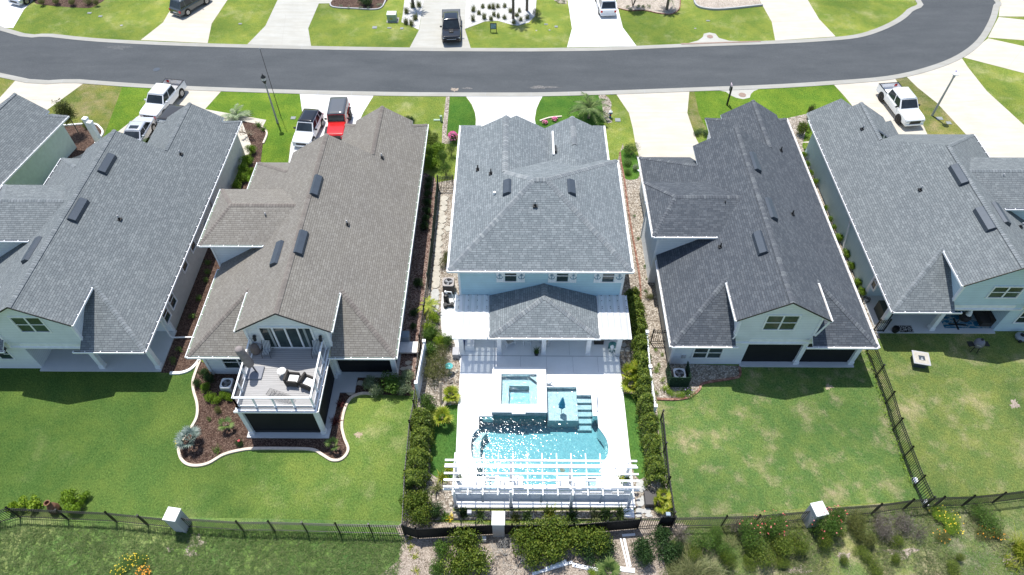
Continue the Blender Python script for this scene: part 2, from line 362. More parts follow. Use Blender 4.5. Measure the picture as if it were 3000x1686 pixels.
# gutter joints + pale patches
m=MB()
for line,s in ((fl,1),(nl,-1)):
    acc=0
    a=offset(line,.0); b=offset(line,.62*s)
    for i in range(1,len(line)-1):
        acc+=(line[i]-line[i-1]).length
        if acc>3: acc=0; m.bar((a[i].x,a[i].y,.0445),(b[i].x,b[i].y,.0445),.035,.006)
tag(m.build('kerb_joint',M['deckjoint']),kind='structure')
# ---- drives on the far side
far_drives=[
 ('white_conc',[T(0,0,-300,-60),T(0,0,370,-30),T(0,0,240,100),T(0,0,133,285),T(0,0,-260,262)]),
 ('cream',[T(0,0,1880,-90),T(0,0,1790,0),T(0,0,1690,140),T(0,0,1640,228),T(0,0,1415,405),T(0,0,2088,436),T(0,0,2128,240),T(0,0,2295,-10),T(0,0,2330,-90)]),
 ('grey_conc',[T(1,0,250,-90),T(1,0,218,0),T(1,0,95,262),T(0,0,2487,448),T(1,0,555,470),T(1,0,525,288),T(1,0,632,38),T(1,0,745,36),T(1,0,900,-90)]),
 ('grey_conc',[T(1,0,1705,-90),T(1,0,1690,0),T(1,0,1640,302),T(1,0,1543,485),T(1,0,2160,490),T(1,0,2098,290),T(1,0,2118,0),T(1,0,2120,-90)]),
 ('white_conc',[T(2,0,545,-90),T(2,0,603,290),T(2,0,553,478),T(2,0,1252,466),T(2,0,1113,278),T(2,0,1045,0),T(2,0,1030,-90)]),
 ('cream',[T(2,0,2440,-90),T(2,0,2520,62),T(3,0,37,222),T(3,0,72,410),T(3,0,680,370),T(3,0,515,197),T(3,0,395,-5),T(3,0,350,-90)]),
]
for i,(k,p) in enumerate(far_drives): sheet('driveway',p,.012,M[k])
# ---- drives on the near side
near_drives=[
 ('cream',[T(0,0,175,790),T(0,0,835,845),T(0,0,450,1125),T(0,0,240,1300),(-34,47),(-41,47),T(0,0,-600,1150),T(0,0,-60,1050)]),
 ('cream',[T(0,0,1545,885),T(0,0,2228,915),T(0,0,2062,1100),(-23.4,53.5),(-23.8,48.5),(-30.4,46),(-30.4,50),T(0,0,1180,1330),T(0,0,1440,1130)]),
 ('white_conc',[T(1,0,440,945),T(1,0,1185,960),T(1,0,1080,1130),T(1,0,1035,1230),(-8.0,48.5),(-14.7,48.0),(-14.7,43.2),(-19.5,43.4),T(1,0,352,1448),T(1,0,400,1310),T(1,0,465,1130)]),
 ('white_conc',[T(1,0,2108,968),T(1,0,2168,1050),T(1,0,2200,1130),T(1,0,2212,1200),T(1,0,2207,1290),(-.9,45),(2.8,45),T(2,0,228,1200),T(2,0,245,1100),T(2,0,278,1020),T(2,0,312,965)]),
 ('cream',[T(2,0,1045,945),T(2,0,1176,1140),T(2,0,1215,1300),T(2,0,1240,1448),T(2,1,1275,125),(10.6,44),(16.9,44),(16.9,48.6),T(2,0,1850,1395),T(2,0,1762,1140),T(2,0,1783,920)]),
 ('cream',[T(3,0,658,850),T(3,0,1278,795),T(3,0,1480,1090),T(3,0,1605,1360),(35,49.5),(25.8,50.5),T(3,0,1010,1350),T(3,0,835,1050),T(3,0,760,960)]),
 ('cream',[T(3,0,1390,772),T(3,0,1945,582),T(3,0,2010,680),T(3,0,2200,920),T(3,0,2573,1260),(56,52),(58,42),(40,42),T(3,0,1990,1355),T(3,0,1700,1040),T(3,0,1500,880)]),
 ('cream',[T(3,0,1955,578),T(3,0,2573,738),T(3,0,2900,820),T(3,0,2900,520),T(3,0,2573,468),T(3,0,2213,388)]),
 ('cream',[T(3,0,2210,380),T(3,0,2573,408),T(3,0,2900,420),T(3,0,2900,215),T(3,0,2573,202),T(3,0,2318,174)]),
 ('cream',[T(3,0,2318,168),T(3,0,2900,170),T(3,0,2900,-100),T(3,0,2325,-100),T(3,0,2335,0)]),
]
for k,p in near_drives: sheet('driveway',p,.012,M[k])
# wedge strip of concrete hugging the bend
m=MB()
J=[(0,0,(1640,228),(2128,240)),(1,0,(95,262),(525,288)),(1,0,(1640,303),(1868,305)),(1,0,(2066,298),(2098,298)),(2,0,(603,286),(1113,278)),(3,0,(37,224),(515,197)),
   (0,0,(90,990),(620,1020)),(1,0,(600,1145),(1070,1155)),(2,0,(1176,1136),(1762,1132)),(3,0,(850,1032),(1110,1048)),(3,0,(1720,1050),(2265,1000)),(2,0,(230,1200),(-150,1195)),
   (3,0,(2573,470),(2410,690)),(1,0,(300,150),(255,470)),(1,0,(1075,965),(1040,1200)),(2,0,(870,290),(880,470)),(1,0,(1868,305),(1858,484)),(0,0,(20,75),(240,100))]
for c,r,a,b in J:
    a=T(c,r,*a); b=T(c,r,*b); m.bar((a.x,a.y,.0125),(b.x,b.y,.0125),.03,.004)
tag(m.build('driveway_joint',plain('joint line',(.38,.36,.32),.9)),kind='structure')
# ---- lawns of the lots (near side)
def lawn(k,pts,z=.006): return sheet('lawn',pts,z,M[k])
lawn('lawn_dry',[T(0,0,-400,740),T(0,0,170,795),T(0,0,-60,1060),T(0,0,-600,1100)])
lawn('lawn_dry',[T(0,0,835,845),T(0,0,1240,875),T(0,0,1180,1120),T(0,0,1040,1420),(-31,46),(-38,46),T(0,0,450,1125)])
lawn('lawn_bright',[T(0,0,1230,873),T(0,0,1545,885),T(0,0,1440,1150),T(0,0,1180,1340),T(0,0,1020,1440)],.007)
lawn('lawn_bright',[T(0,0,2228,915),T(0,0,2573,925),T(1,0,440,945),T(1,0,465,1130),T(1,0,400,1320),T(1,0,340,1448),(-19.5,43),(-23.3,43),(-23.6,53),T(0,0,2062,1100)])
lawn('lawn_far',[T(1,0,1190,962),T(1,0,1912,962),T(1,0,1872,1400),(-6.8,44),(-8.3,48.6),T(1,0,1045,1215),T(1,0,1085,1130)],.007)
lawn('lawn_deep',[T(1,0,1948,962),T(1,0,2100,972),T(1,0,2165,1060),T(1,0,2200,1150),T(1,0,2207,1270),T(1,0,2040,1340),T(1,0,1915,1380)],.008)
lawn('lawn_deep',[T(2,0,312,960),T(2,0,870,955),T(2,0,905,1050),T(2,0,925,1240),(7.1,45),(2.6,46),T(2,0,230,1230),T(2,0,245,1110)],.008)
lawn('lawn_far',[T(2,0,870,955),T(2,0,1045,955),T(2,0,1176,1140),T(2,0,1240,1448),T(2,1,1275,100),T(2,1,1110,100),T(2,1,1200,900),T(2,1,1285,1448),T(2,1,1195,1448),T(2,1,1060,180),T(2,1,980,0),T(2,0,930,1240)],.007)
lawn('lawn_dry',[T(2,0,1783,915),T(2,0,1830,905),T(2,0,1900,1180),T(2,0,1960,1300),T(2,0,1835,1390),T(2,0,1762,1140)],.006)
lawn('lawn_bright',[T(2,0,1830,905),T(2,0,2573,870),T(3,0,658,855),T(3,0,830,1055),(26.5,51),(24.5,46),(22.5,49.5),(17,50),T(2,0,1950,1290),T(2,0,1880,1150)],.007)
lawn('lawn_dry',[T(3,0,1278,790),T(3,0,1388,775),T(3,0,1700,1040),T(3,0,1990,1357),T(3,0,1605,1357),T(3,0,1480,1090)],.007)
lawn('lawn_far',[T(3,0,1955,586),T(3,0,2573,742),T(3,0,2950,850),T(3,0,2950,1500),T(3,0,2573,1270),T(3,0,2250,985)],.007)
# back yards
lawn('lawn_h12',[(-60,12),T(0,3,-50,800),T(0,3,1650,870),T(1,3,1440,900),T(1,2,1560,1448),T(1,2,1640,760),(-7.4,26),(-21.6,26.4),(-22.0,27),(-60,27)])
lawn('lawn_h4',[T(2,3,1585,880),T(3,3,1590,690),T(3,2,1250,1448),T(3,2,975,610),(23,27),(10,26.5),T(2,2,1450,1130),T(2,3,1470,100)],.006)
lawn('lawn_h5',[T(3,3,1590,690),T(3,3,2573,610),(60,17.3),(60,30),(25.4,30),(24.0,28.0),T(3,2,975,610),T(3,2,1250,1448)],.007)
# rough ground south of the boundary fence
sheet('meadow',[(-60,-5),(-9.6,-5),T(1,3,1400,1448),T(1,3,1480,1060),T(1,3,1440,905),T(0,3,1700,870),T(0,3,0,800),(-60,15.5)],.010,M['rough'])
sheet('dune_ground',[(60,-5),(-9.6,-5),T(1,3,1400,1448),T(1,3,1480,1060),T(1,3,1440,900),T(2,3,0,930),T(2,3,1250,880),T(2,3,1590,880),T(3,3,1590,700),T(3,3,2573,618),(60,17.5)],.009,M['rough2'])

def blob(c,r,cx,cy,rx,ry,seed,mat,z,name='bare_patch'):
    rnd=random.Random(seed); pts=[]
    for i in range(26):
        a=2*math.pi*i/26; k=rnd.uniform(.45,1.0)+.15*math.sin(3*a+seed); pts.append(T(c,r,cx+rx*k*math.cos(a),cy+ry*k*math.sin(a)))
    sheet(name,smooth(pts,3),z,mat)

blob(1,0,2000,905,55,22,3,M['sand'],.024,'sand_spill'); blob(1,0,2120,890,70,10,5,plain('dusty asphalt',(.15,.145,.14),.95,var=.5,vs=5),.0235,'dust_patch'); blob(2,0,300,880,200,18,8,plain('dusty asphalt',(.15,.145,.14),.95,var=.5,vs=5),.0235,'dust_patch'); blob(0,0,1200,480,180,26,9,plain('faint dust',(.10,.105,.108),.95,var=.3,vs=5),.0235,'dust_patch')
sheet('sand',smooth([T(1,3,1445,1080),T(1,3,1475,905),T(2,3,0,960),T(2,3,1240,900),T(2,3,1560,930),T(2,3,1760,960),T(2,3,1500,1180),T(2,3,1560,1450),T(2,3,1500,1600),T(1,3,1350,1600),T(1,3,1420,1300)],2),.014,M['sand'])
for pts in ([(1000,890),(1130,900),(1240,1000),(1280,1100),(1220,1130),(1130,1090),(1000,1100),(900,1080)],[(2100,740),(2200,750),(2260,850),(2300,1000),(2150,900)]):
    pass
for i,b in enumerate([(0,3,1950,1110,110,90),(0,3,1900,1230,90,50),(0,3,1690,1190,35,40),(3,3,760,1260,90,50),(3,3,1330,1230,200,60),(3,3,2430,1300,120,60),(3,3,300,1400,150,50),
                      (3,2,2480,1190,70,60),(3,2,610,1010,55,35),(1,3,1020,50,60,35)]):
    blob(*b,i,M['sand'] if i<8 else plain('bare soil',(.36,.29,.20),.95,var=.3,vs=8),.0145)
# ---- beds
def bed(name,mat,pts,z=.02,n=3): return sheet(name,smooth(pts,n) if n else pts,z,M[mat])
bed('mulch_bed','mulch',Tl(0,0,[(340,-80),(350,20),(420,50),(820,82),(960,60),(1080,-80)]),.016)
bed('mulch_bed','mulch',Tl(1,0,[(745,36),(780,78),(1000,92),(1200,100),(1280,60),(1330,-80),(900,-80)]),.016)
bed('stone_bed','whitestone',Tl(1,0,[(1500,-60),(1475,150),(1460,225),(1560,265),(1636,303),(1690,0),(1700,-60)]),.016,0)
bed('stone_bed','whitestone',[T(1,0,2116,-60),T(1,0,2098,294),T(1,0,2170,268),T(1,0,2300,218),T(1,0,2430,212),T(1,0,2573,252),T(2,0,60,262),T(2,0,170,228),T(2,0,235,160),T(2,0,250,-60)],.016,0)
bed('stone_bed','creamstone',Tl(2,0,[(1052,-60),(1058,85),(1180,112),(1320,108),(1470,138),(1600,146),(1680,95),(1695,-60)]),.016,0)
bed('stone_bed','creamstone',Tl(2,0,[(1790,-60),(1850,60),(1950,95),(2130,100),(2518,60),(2450,-60)]),.016,0)
bed('stone_bed','creamstone',Tl(2,0,[(390,-60),(425,8),(480,36),(550,42),(545,-60)]),.016,0)
for c,r,pts in ((2,0,[(1600,462),(1760,440),(1870,410),(1918,375),(1928,342),(1985,330),(2045,342),(2080,385),(2180,412),(2500,428),(2573,430)]),
                (2,0,[(1783,915),(2030,905),(2150,925),(2195,960),(2250,985),(2320,1000),(2390,985),(2400,950),(2430,920),(2500,890),(2573,872),(2573,850),(1783,893)])):
    sheet('drain_apron',Tl(c,r,pts),.013,M['grey_conc'] if r==0 else M['cream'])
# side yards
bed('gravel_bed','gravel',[(-6.3,45),(-4.2,45.5),(-3.7,30),(-3.7,26),(-3.6,16.0),(7.3,16.1),T(2,3,1240,880),T(1,3,1470,905),T(1,2,1600,1448),T(1,2,1640,900),T(1,2,1700,0),T(1,1,1815,400)],.016,0)
bed('gravel_bed','gravel',[(7.3,45.5),(7.9,44),T(2,1,1115,0),T(2,1,1290,1448),T(2,2,1290,300),T(2,2,1450,1130),T(2,3,1470,100),T(2,3,1590,880),T(2,3,1230,880),(7.2,16),(7.2,30)],.015,0)
bed('gravel_bed','gravel',[T(2,1,1110,100),T(2,1,1275,130),(10.5,40),(10.6,26.5),T(2,2,2290,800),T(2,2,2295,890),T(2,2,2230,925),T(2,2,1930,975),T(2,2,1880,1040),T(2,2,1790,1110),T(2,2,1650,1140),T(2,2,1455,1138),T(2,2,1290,300),T(2,1,1280,1300),T(2,1,1195,800)],.018,0)
bed('garden_bed','lawn_deep',Tl(2,1,[(1090,90),(1170,60),(1250,130),(1280,330),(1200,370),(1120,330)]),.022)
bed('mulch_bed','mulchpink',[T(1,1,1800,350),T(1,1,1820,430),T(1,2,1700,0),T(1,2,1660,600),T(1,2,1590,1040),T(1,2,1440,1100),(-8.2,25.3),(-8.0,46),T(1,1,1700,300)],.018,0)
bed('mulch_bed','gravel',Tl(1,0,[(1912,970),(1948,970),(1915,1380),(1990,1330),(1960,1448),(1868,1448),(1872,1300)]),.016,0)
bed('mulch_bed','gravel',Tl(2,0,[(868,958),(935,958),(1000,1040),(980,1180),(1010,1230),(930,1225),(905,1050)]),.016)
bed('mulch_bed','gravel',[T(3,0,150,1200),T(3,0,420,1140),(25.9,50),(25.9,28.7),(23.0,28),(23.1,49)],.010,0)
bed('mulch_bed','mulch',[(-24.4,45),(-20.6,44.6),(-20.6,30),(-21.7,26.9),(-22.0,25.7),(-22.6,25.5),(-24.1,25.5)],.016,0)
bed('mulch_bed','mulch',Tl(0,0,[(640,1270),(930,1250),(1010,1290),(1030,1370),(980,1448),(700,1600),(450,1500)]),.018)
bed('mulch_bed','mulch',[T(0,0,2430,1220),T(1,0,0,1245),T(1,0,70,1280),T(1,0,108,1340),T(1,0,70,1448),(-22.4,47),(-23.6,46),(-23.5,49)],.018,0)
H2bed=[T(0,2,2015,750),T(0,2,1975,850),T(0,2,1945,950),T(0,2,1950,1050),T(0,2,1985,1180),T(0,2,1985,1300),T(0,2,1940,1400),T(0,3,1795,150),T(0,3,1795,260),T(0,3,1850,335),T(0,3,1950,360),T(0,3,2080,335),T(0,3,2230,250),T(0,3,2400,205),T(0,3,2549,190),T(1,3,300,190),T(1,3,560,200),T(1,3,660,250),T(1,3,760,305),T(1,3,860,290),T(1,3,920,200),T(1,3,880,80),T(1,2,865,1400),T(1,2,890,1250),T(1,2,950,1130),T(1,2,1060,1080),T(1,2,1180,1085)]
H2line=smooth(H2bed,5,False)
sheet('mulch_bed',H2line+[T(1,2,1560,1100),(-7.9,25.4),(-11,25.6),(-20,25.7)],.020,M['mulch'])
def border(line,wd,h,mat,label,group='landscape borders',closed=False):
    a=offset(line,-wd/2); b=offset(line,wd/2); m=MB(); N=len(line); rg=N if closed else N-1
    for i in range(rg):
        j=(i+1)%N; q=[a[i],a[j],b[j],b[i]]
        m.add([(p[0],p[1],h) for p in q]+[(p[0],p[1],0) for p in q],[(0,1,2,3),(5,4,0,1),(7,6,2,3),(4,7,3,0),(6,5,1,2)])
    o=m.build('garden_border',mat); tag(o,label,'garden border',group); return o
border(H2line,.17,.12,M['border'],'wavy cream concrete border round the mulch bed under the upstairs deck')
border(smooth(Tl(1,0,[(745,36),(780,78),(1000,92),(1200,100),(1280,60),(1330,-80)]),4,False),.14,.12,M['stucco'],'grey block border round the far mulch bed beside the wide drive')
border(smooth(Tl(2,0,[(1820,-30),(1850,60),(1950,95),(2130,100),(2518,60)]),4,False),.16,.2,M['stucco'],'grey block edging along the far cream stone bed at the top')
border(smooth(Tl(2,0,[(1058,85),(1180,112),(1320,108),(1470,138),(1600,146),(1680,95),(1692,0)]),4,False),.1,.08,M['brick'],'thin brick edging round the far palm bed by the white drive')
border(smooth(Tl(1,0,[(0,1240),(60,1275),(112,1345),(75,1448)]),4,False),.16,.12,M['border'],'pale border round the mulch bed with the twisted bare branches')
border(smooth(Tl(0,0,[(640,1268),(930,1250),(1010,1290),(1035,1350),(960,1448)]),4,False),.16,.12,M['stuccotop'],'pale grey border round the bed under the young tree')
border(smooth(Tl(2,1,[(1085,95),(1095,200),(1125,350),(1160,620),(1205,900),(1240,1100),(1275,1300),(1290,1448)]),3,False)+smooth(Tl(2,2,[(1290,100),(1293,300)]),2,False),.14,.1,M['brick'],'long thin brick edging beside the light grey roofed house')
border(smooth(Tl(2,2,[(1455,1135),(1650,1138),(1790,1110),(1880,1040),(1930,975),(2230,925),(2290,890),(2285,810)]),4,False),.16,.1,M['brick'],'curved brick edging round the bed in the patchy lawn')
border(smooth([(-20.75,44.4),(-20.75,36),(-20.9,30),(-21.6,27),(-22.0,25.9),(-22.6,25.5),(-23.4,25.45)],4,False),.2,.12,M['stuccotop'],'straight pale kerb beside the narrow mulch strip between two houses')
border(smooth(Tl(2,0,[(280,1222),(380,1190),(500,1178)]),4,False),.14,.12,M['border'],'short pale border round the pink flowers under the palm')
# covers in the ground
def disc(c,r,x,y,rad,mat,label,sx=1):
    p=T(c,r,x,y); e=MB().tube((p.x,p.y,.0),(p.x,p.y,.035),rad,18).build('manhole_cover',mat); tag(e,label,'manhole cover')
rust=plain('rusty iron',(.28,.20,.16),.8,var=.25,vs=9)
disc(2,0,1990,372,.33,rust,'round manhole cover in the apron on the far kerb'); disc(2,0,2315,958,.36,rust,'round manhole cover in the apron by the post sign')
disc(0,0,1575,703,.34,M['slate'],'faint round manhole cover in the road left of the street lamp'); disc(2,0,945,1052,.1,rust,'small round valve cover in the strip near the hydrant')
tag(MB().tube(T(2,0,945,1052,.012),T(2,0,945,1052,.03),.28,18).build('valve_collar',M['border']),'cream concrete ring around the small valve cover near the hydrant','valve collar')
m=MB(); a=T(2,0,1700,455); b=T(2,0,2500,428); m.bar((a.x,a.y+.12,.055),(b.x,b.y+.12,.055),.22,.03); tag(m.build('storm_drain',rust),'long dark rusty storm drain slot in the far kerb','storm drain')
lids=[(0,0,900,135,.45,.3),(0,0,1010,168,.4,.3),(0,0,2415,243,.35,.25),(1,0,1193,280,.5,.5),(1,0,1341,285,.45,.2),(1,0,1466,290,.35,.35),(1,0,375,1190,.45,.4),(2,0,342,248,.4,.2),(2,0,444,272,.35,.35),
      (2,0,1970,213,.4,.2),(2,0,1063,1210,.5,.5),(3,0,1722,1195,.6,.45),(3,0,1815,1240,.45,.4),(0,0,1222,260,.25,.2),(2,0,245,312,.15,.15),(2,0,377,307,.18,.14),(2,0,1842,290,.2,.12)]
where=['in the shade of the far left shrubs','at the right tip of the far left shrub shade','in the narrow far lawn beside the grey car','left of the green cabinet','in front of the green cabinet','by the far white gravel strip','between the street lamp and the white drive','left of two in the far lawn by the palm bed','right of two in the far lawn by the palm bed','in the far lawn above the storm drain','just right of the hydrant','left of two at the foot of the leaning lamp post','right of two at the foot of the leaning lamp post','alone in the far left lawn','small one near the palm bed','tiny one between two lids on the far lawn','tiny one on the far lawn left of the manhole']
for (c,r,x,y,sx,sy),wh in zip(lids,where):
    p=T(c,r,x,y); o=MB().box(p.x-sx/2,p.x+sx/2,p.y-sy/2,p.y+sy/2,.0,.05).build('utility_box',plain('grey box lid',(.24,.26,.26),.8) if sx>.3 else M['stucco'],bevel=.01); tag(o,'flat utility box '+wh,'utility box','utility boxes in the lawns')
# ================================================================ house parts
def roofpart(name,faces,mat,parent,th=.13,extra=None):
    m=MB()
    for f in faces:
        f=[Vector(p) for p in f]; n=Vector((0,0,0))
        for i in range(len(f)): n+=(f[i]-f[0]).cross(f[(i+1)%len(f)]-f[0])
        if n.z<0: f=f[::-1]; n=-n
        n.normalize(); h=Vector((0,0,1)).cross(n)
        h=h.normalized() if h.length>1e-4 else Vector((1,0,0)); s=n.cross(h)
        N=len(f); lo=[p-Vector((0,0,th)) for p in f]
        uv=[[(p.dot(h),p.dot(s)) for p in f]]
        fs=[tuple(range(N))]
        m.cm=0; m.add(f,fs,uv)
        m.cm=1; m.add(f+lo,[tuple(range(N,2*N))[::-1]]+[(i,N+i,N+(i+1)%N,(i+1)%N) for i in range(N)])
    return m.build(name,[mat,M['white']],parent)
def caps(lines,mat,parent,wd=.34):
    for p,q in lines:
        m=MB()
        p=Vector(p);q=Vector(q);d=(q-p).normalized(); r=d.cross(Vector((0,0,1))).normalized(); L=(q-p).length
        up=Vector((0,0,1)); n=max(1,int(L/.2)); 
        for i in range(n):
            a=p+d*(L*i/n); b=p+d*(L*(i+1)/n+.02)
            v=[a+up*.05-r*wd/2-up*wd*.27,a+up*.05,a+up*.05+r*wd/2-up*wd*.27,b+up*.035-r*wd/2-up*wd*.27,b+up*.035,b+up*.035+r*wd/2-up*wd*.27]
            u=i*.2+p.x*3.3; 
            m.add(v,[(0,3,4,1),(1,4,5,2)],[[(0,u),(0,u+.19),(.17,u+.19),(.17,u)],[(.17,u),(.17,u+.19),(.34,u+.19),(.34,u)]])
        m.build('ridge_cap',mat,parent)
def gutter(parent,p,q,out,inner,straps=True,w=.13):
    """white gutter along the eave p->q, 'out' = outward unit vector"""
    p=Vector(p);q=Vector(q);o=Vector(out); d=(q-p).normalized(); m=MB()
    z=Vector((0,0,-.06))
    m.cm=0; m.bar(p+o*w+z,q+o*w+z,.045,.13); m.bar(p+o*(w/2)+z*2.1,q+o*(w/2)+z*2.1,w,.02)
    m.cm=1; m.bar(p+o*(w/2)+z*.9,q+o*(w/2)+z*.9,w-.05,.02); m.cm=0
    L=(q-p).length; n=max(1,int(L/.8))
    if straps:
        for i in range(n+1):
            a=p+d*(L*min(.995,max(.005,(i+.15*math.sin(i*5.1))/n))); m.bar(a+z*.2,a+o*w+z*.2,.05,.02)
    return m.build('gutter',[M['white'],inner],parent)
def wall(parent,a,b,z0,z1,mat,th=.15,name='wall'):
    a=Vector((a[0],a[1],0));b=Vector((b[0],b[1],0)); m=MB(); m.bar(a+Vector((0,0,(z0+z1)/2)),b+Vector((0,0,(z0+z1)/2)),th,z1-z0)
    return m.build(name,mat,parent)
def wallpoly(parent,pts,y,mat,th=.15,name='wall'):   # polygon in x,z at depth y
    m=MB(); n=len(pts); vs=[(x,y,z) for x,z in pts]+[(x,y+th,z) for x,z in pts]
    m.add(vs,[tuple(range(n)),tuple(range(n,2*n))[::-1]]+[(i,n+i,n+(i+1)%n,(i+1)%n) for i in range(n)])
    o=m.build(name,mat,parent); b=bmesh.new(); b.from_mesh(o.data); bmesh.ops.recalc_face_normals(b,faces=b.faces); b.to_mesh(o.data); b.free(); return o
def window(parent,c,wd,ht,facing,panes=1,mat='glass',trim=.09,bars=True,name='window'):
    """c = centre on the wall face; facing 'S','E','W'"""
    ax={'S':Vector((1,0,0)),'E':Vector((0,1,0)),'W':Vector((0,1,0))}[facing]; out={'S':Vector((0,-1,0)),'E':Vector((1,0,0)),'W':Vector((-1,0,0))}[facing]
    c=Vector(c); up=Vector((0,0,1)); m=MB()
    def bx(m,u0,u1,v0,v1,o0,o1):
        p=[c+ax*u+up*v+out*o for o in(o0,o1) for u,v in((u0,v0),(u1,v0),(u1,v1),(u0,v1))]
        m.add(p,[(0,1,2,3)[::-1],(4,5,6,7),(0,1,5,4),(1,2,6,5),(2,3,7,6),(3,0,4,7)])
    W=wd/2;H=ht/2
    bx(m,-W-trim,W+trim,H,H+trim,-.02,.05); bx(m,-W-trim,W+trim,-H-trim,-H,-.02,.06); bx(m,-W-trim,-W,-H,H,-.02,.05); bx(m,W,W+trim,-H,H,-.02,.05)
    for i in range(1,panes): u=-W+wd*i/panes; bx(m,u-.05,u+.05,-H,H,-.02,.045)
    o=m.build(name,M['white'],parent)
    def fix(o):
        b=bmesh.new(); b.from_mesh(o.data); bmesh.ops.recalc_face_normals(b,faces=b.faces); b.to_mesh(o.data); b.free()
    fix(o)
    for i in range(panes):
        g=MB(); u0=-W+wd*i/panes+.03; u1=-W+wd*(i+1)/panes-.03; bx(g,u0,u1,-H,H,-.01,.01); go=g.build('pane',M[mat],o); fix(go)
    if bars:
        s=MB(); bx(s,-W,W,-.03,.03,.0,.035); so_=s.build('sash_bar',M['white'],o); fix(so_)
    return o
def vent(parent,p,L,slope,axis_x=1,rise=.28,w=.55,label=None):
    """long slanted roof vent lying along Y on a slope falling towards +x (axis_x=1) or -x"""
    s=axis_x; x,y,z=p; k=slope
    v=[]
    for yy in (y,y+L):
        v+=[(x,yy,z+.03),(x+s*.18,yy,z+.13),(x+s*w,yy,z-k*w+rise*.95),(x+s*(w+.05),yy,z-k*w-.02),(x,yy,z-.05)]
    m=MB(); m.add(v,[(0,5,6,1),(1,6,7,2),(2,7,8,3),(0,1,2,3,4),(9,8,7,6,5),(0,4,9,5)])
    o=m.build('roof_vent',M['slate'],parent); b=bmesh.new(); b.from_mesh(o.data); bmesh.ops.recalc_face_normals(b,faces=b.faces); b.to_mesh(o.data); b.free(); return o
def pipe(parent,p,h=.42,top=True):
    m=MB(); x,y,z=p; m.cm=0; m.obox((x,y,z+.03),(.3,.3,.06)); m.tube((x,y,z-.05),(x,y,z+h*.5),.09,10,.06); m.cm=1; m.tube((x,y,z+h*.5),(x,y,z+h),.045,10)
    return m.build('vent_pipe',[M['black'],M['pipe'] if top else M['black']],parent)
def column(parent,x,y,z0,z1,w=.3,mat=None):
    mat=mat or M['white']; m=MB(); m.box(x-w/2,x+w/2,y-w/2,y+w/2,z0+.25,z1-.15); m.box(x-w/2-.04,x+w/2+.04,y-w/2-.04,y+w/2+.04,z0,z0+.25); m.box(x-w/2-.03,x+w/2+.03,y-w/2-.03,y+w/2+.03,z1-.15,z1)
    return m.build('column',mat,parent)
def downspout(parent,pts):
    m=MB()
    for a,b in zip(pts,pts[1:]): m.bar(a,b,.09,.07)
    return m.build('downspout',M['white'],parent)
ZE=3.1;KS=.62;W_=13.3;DG=3.7
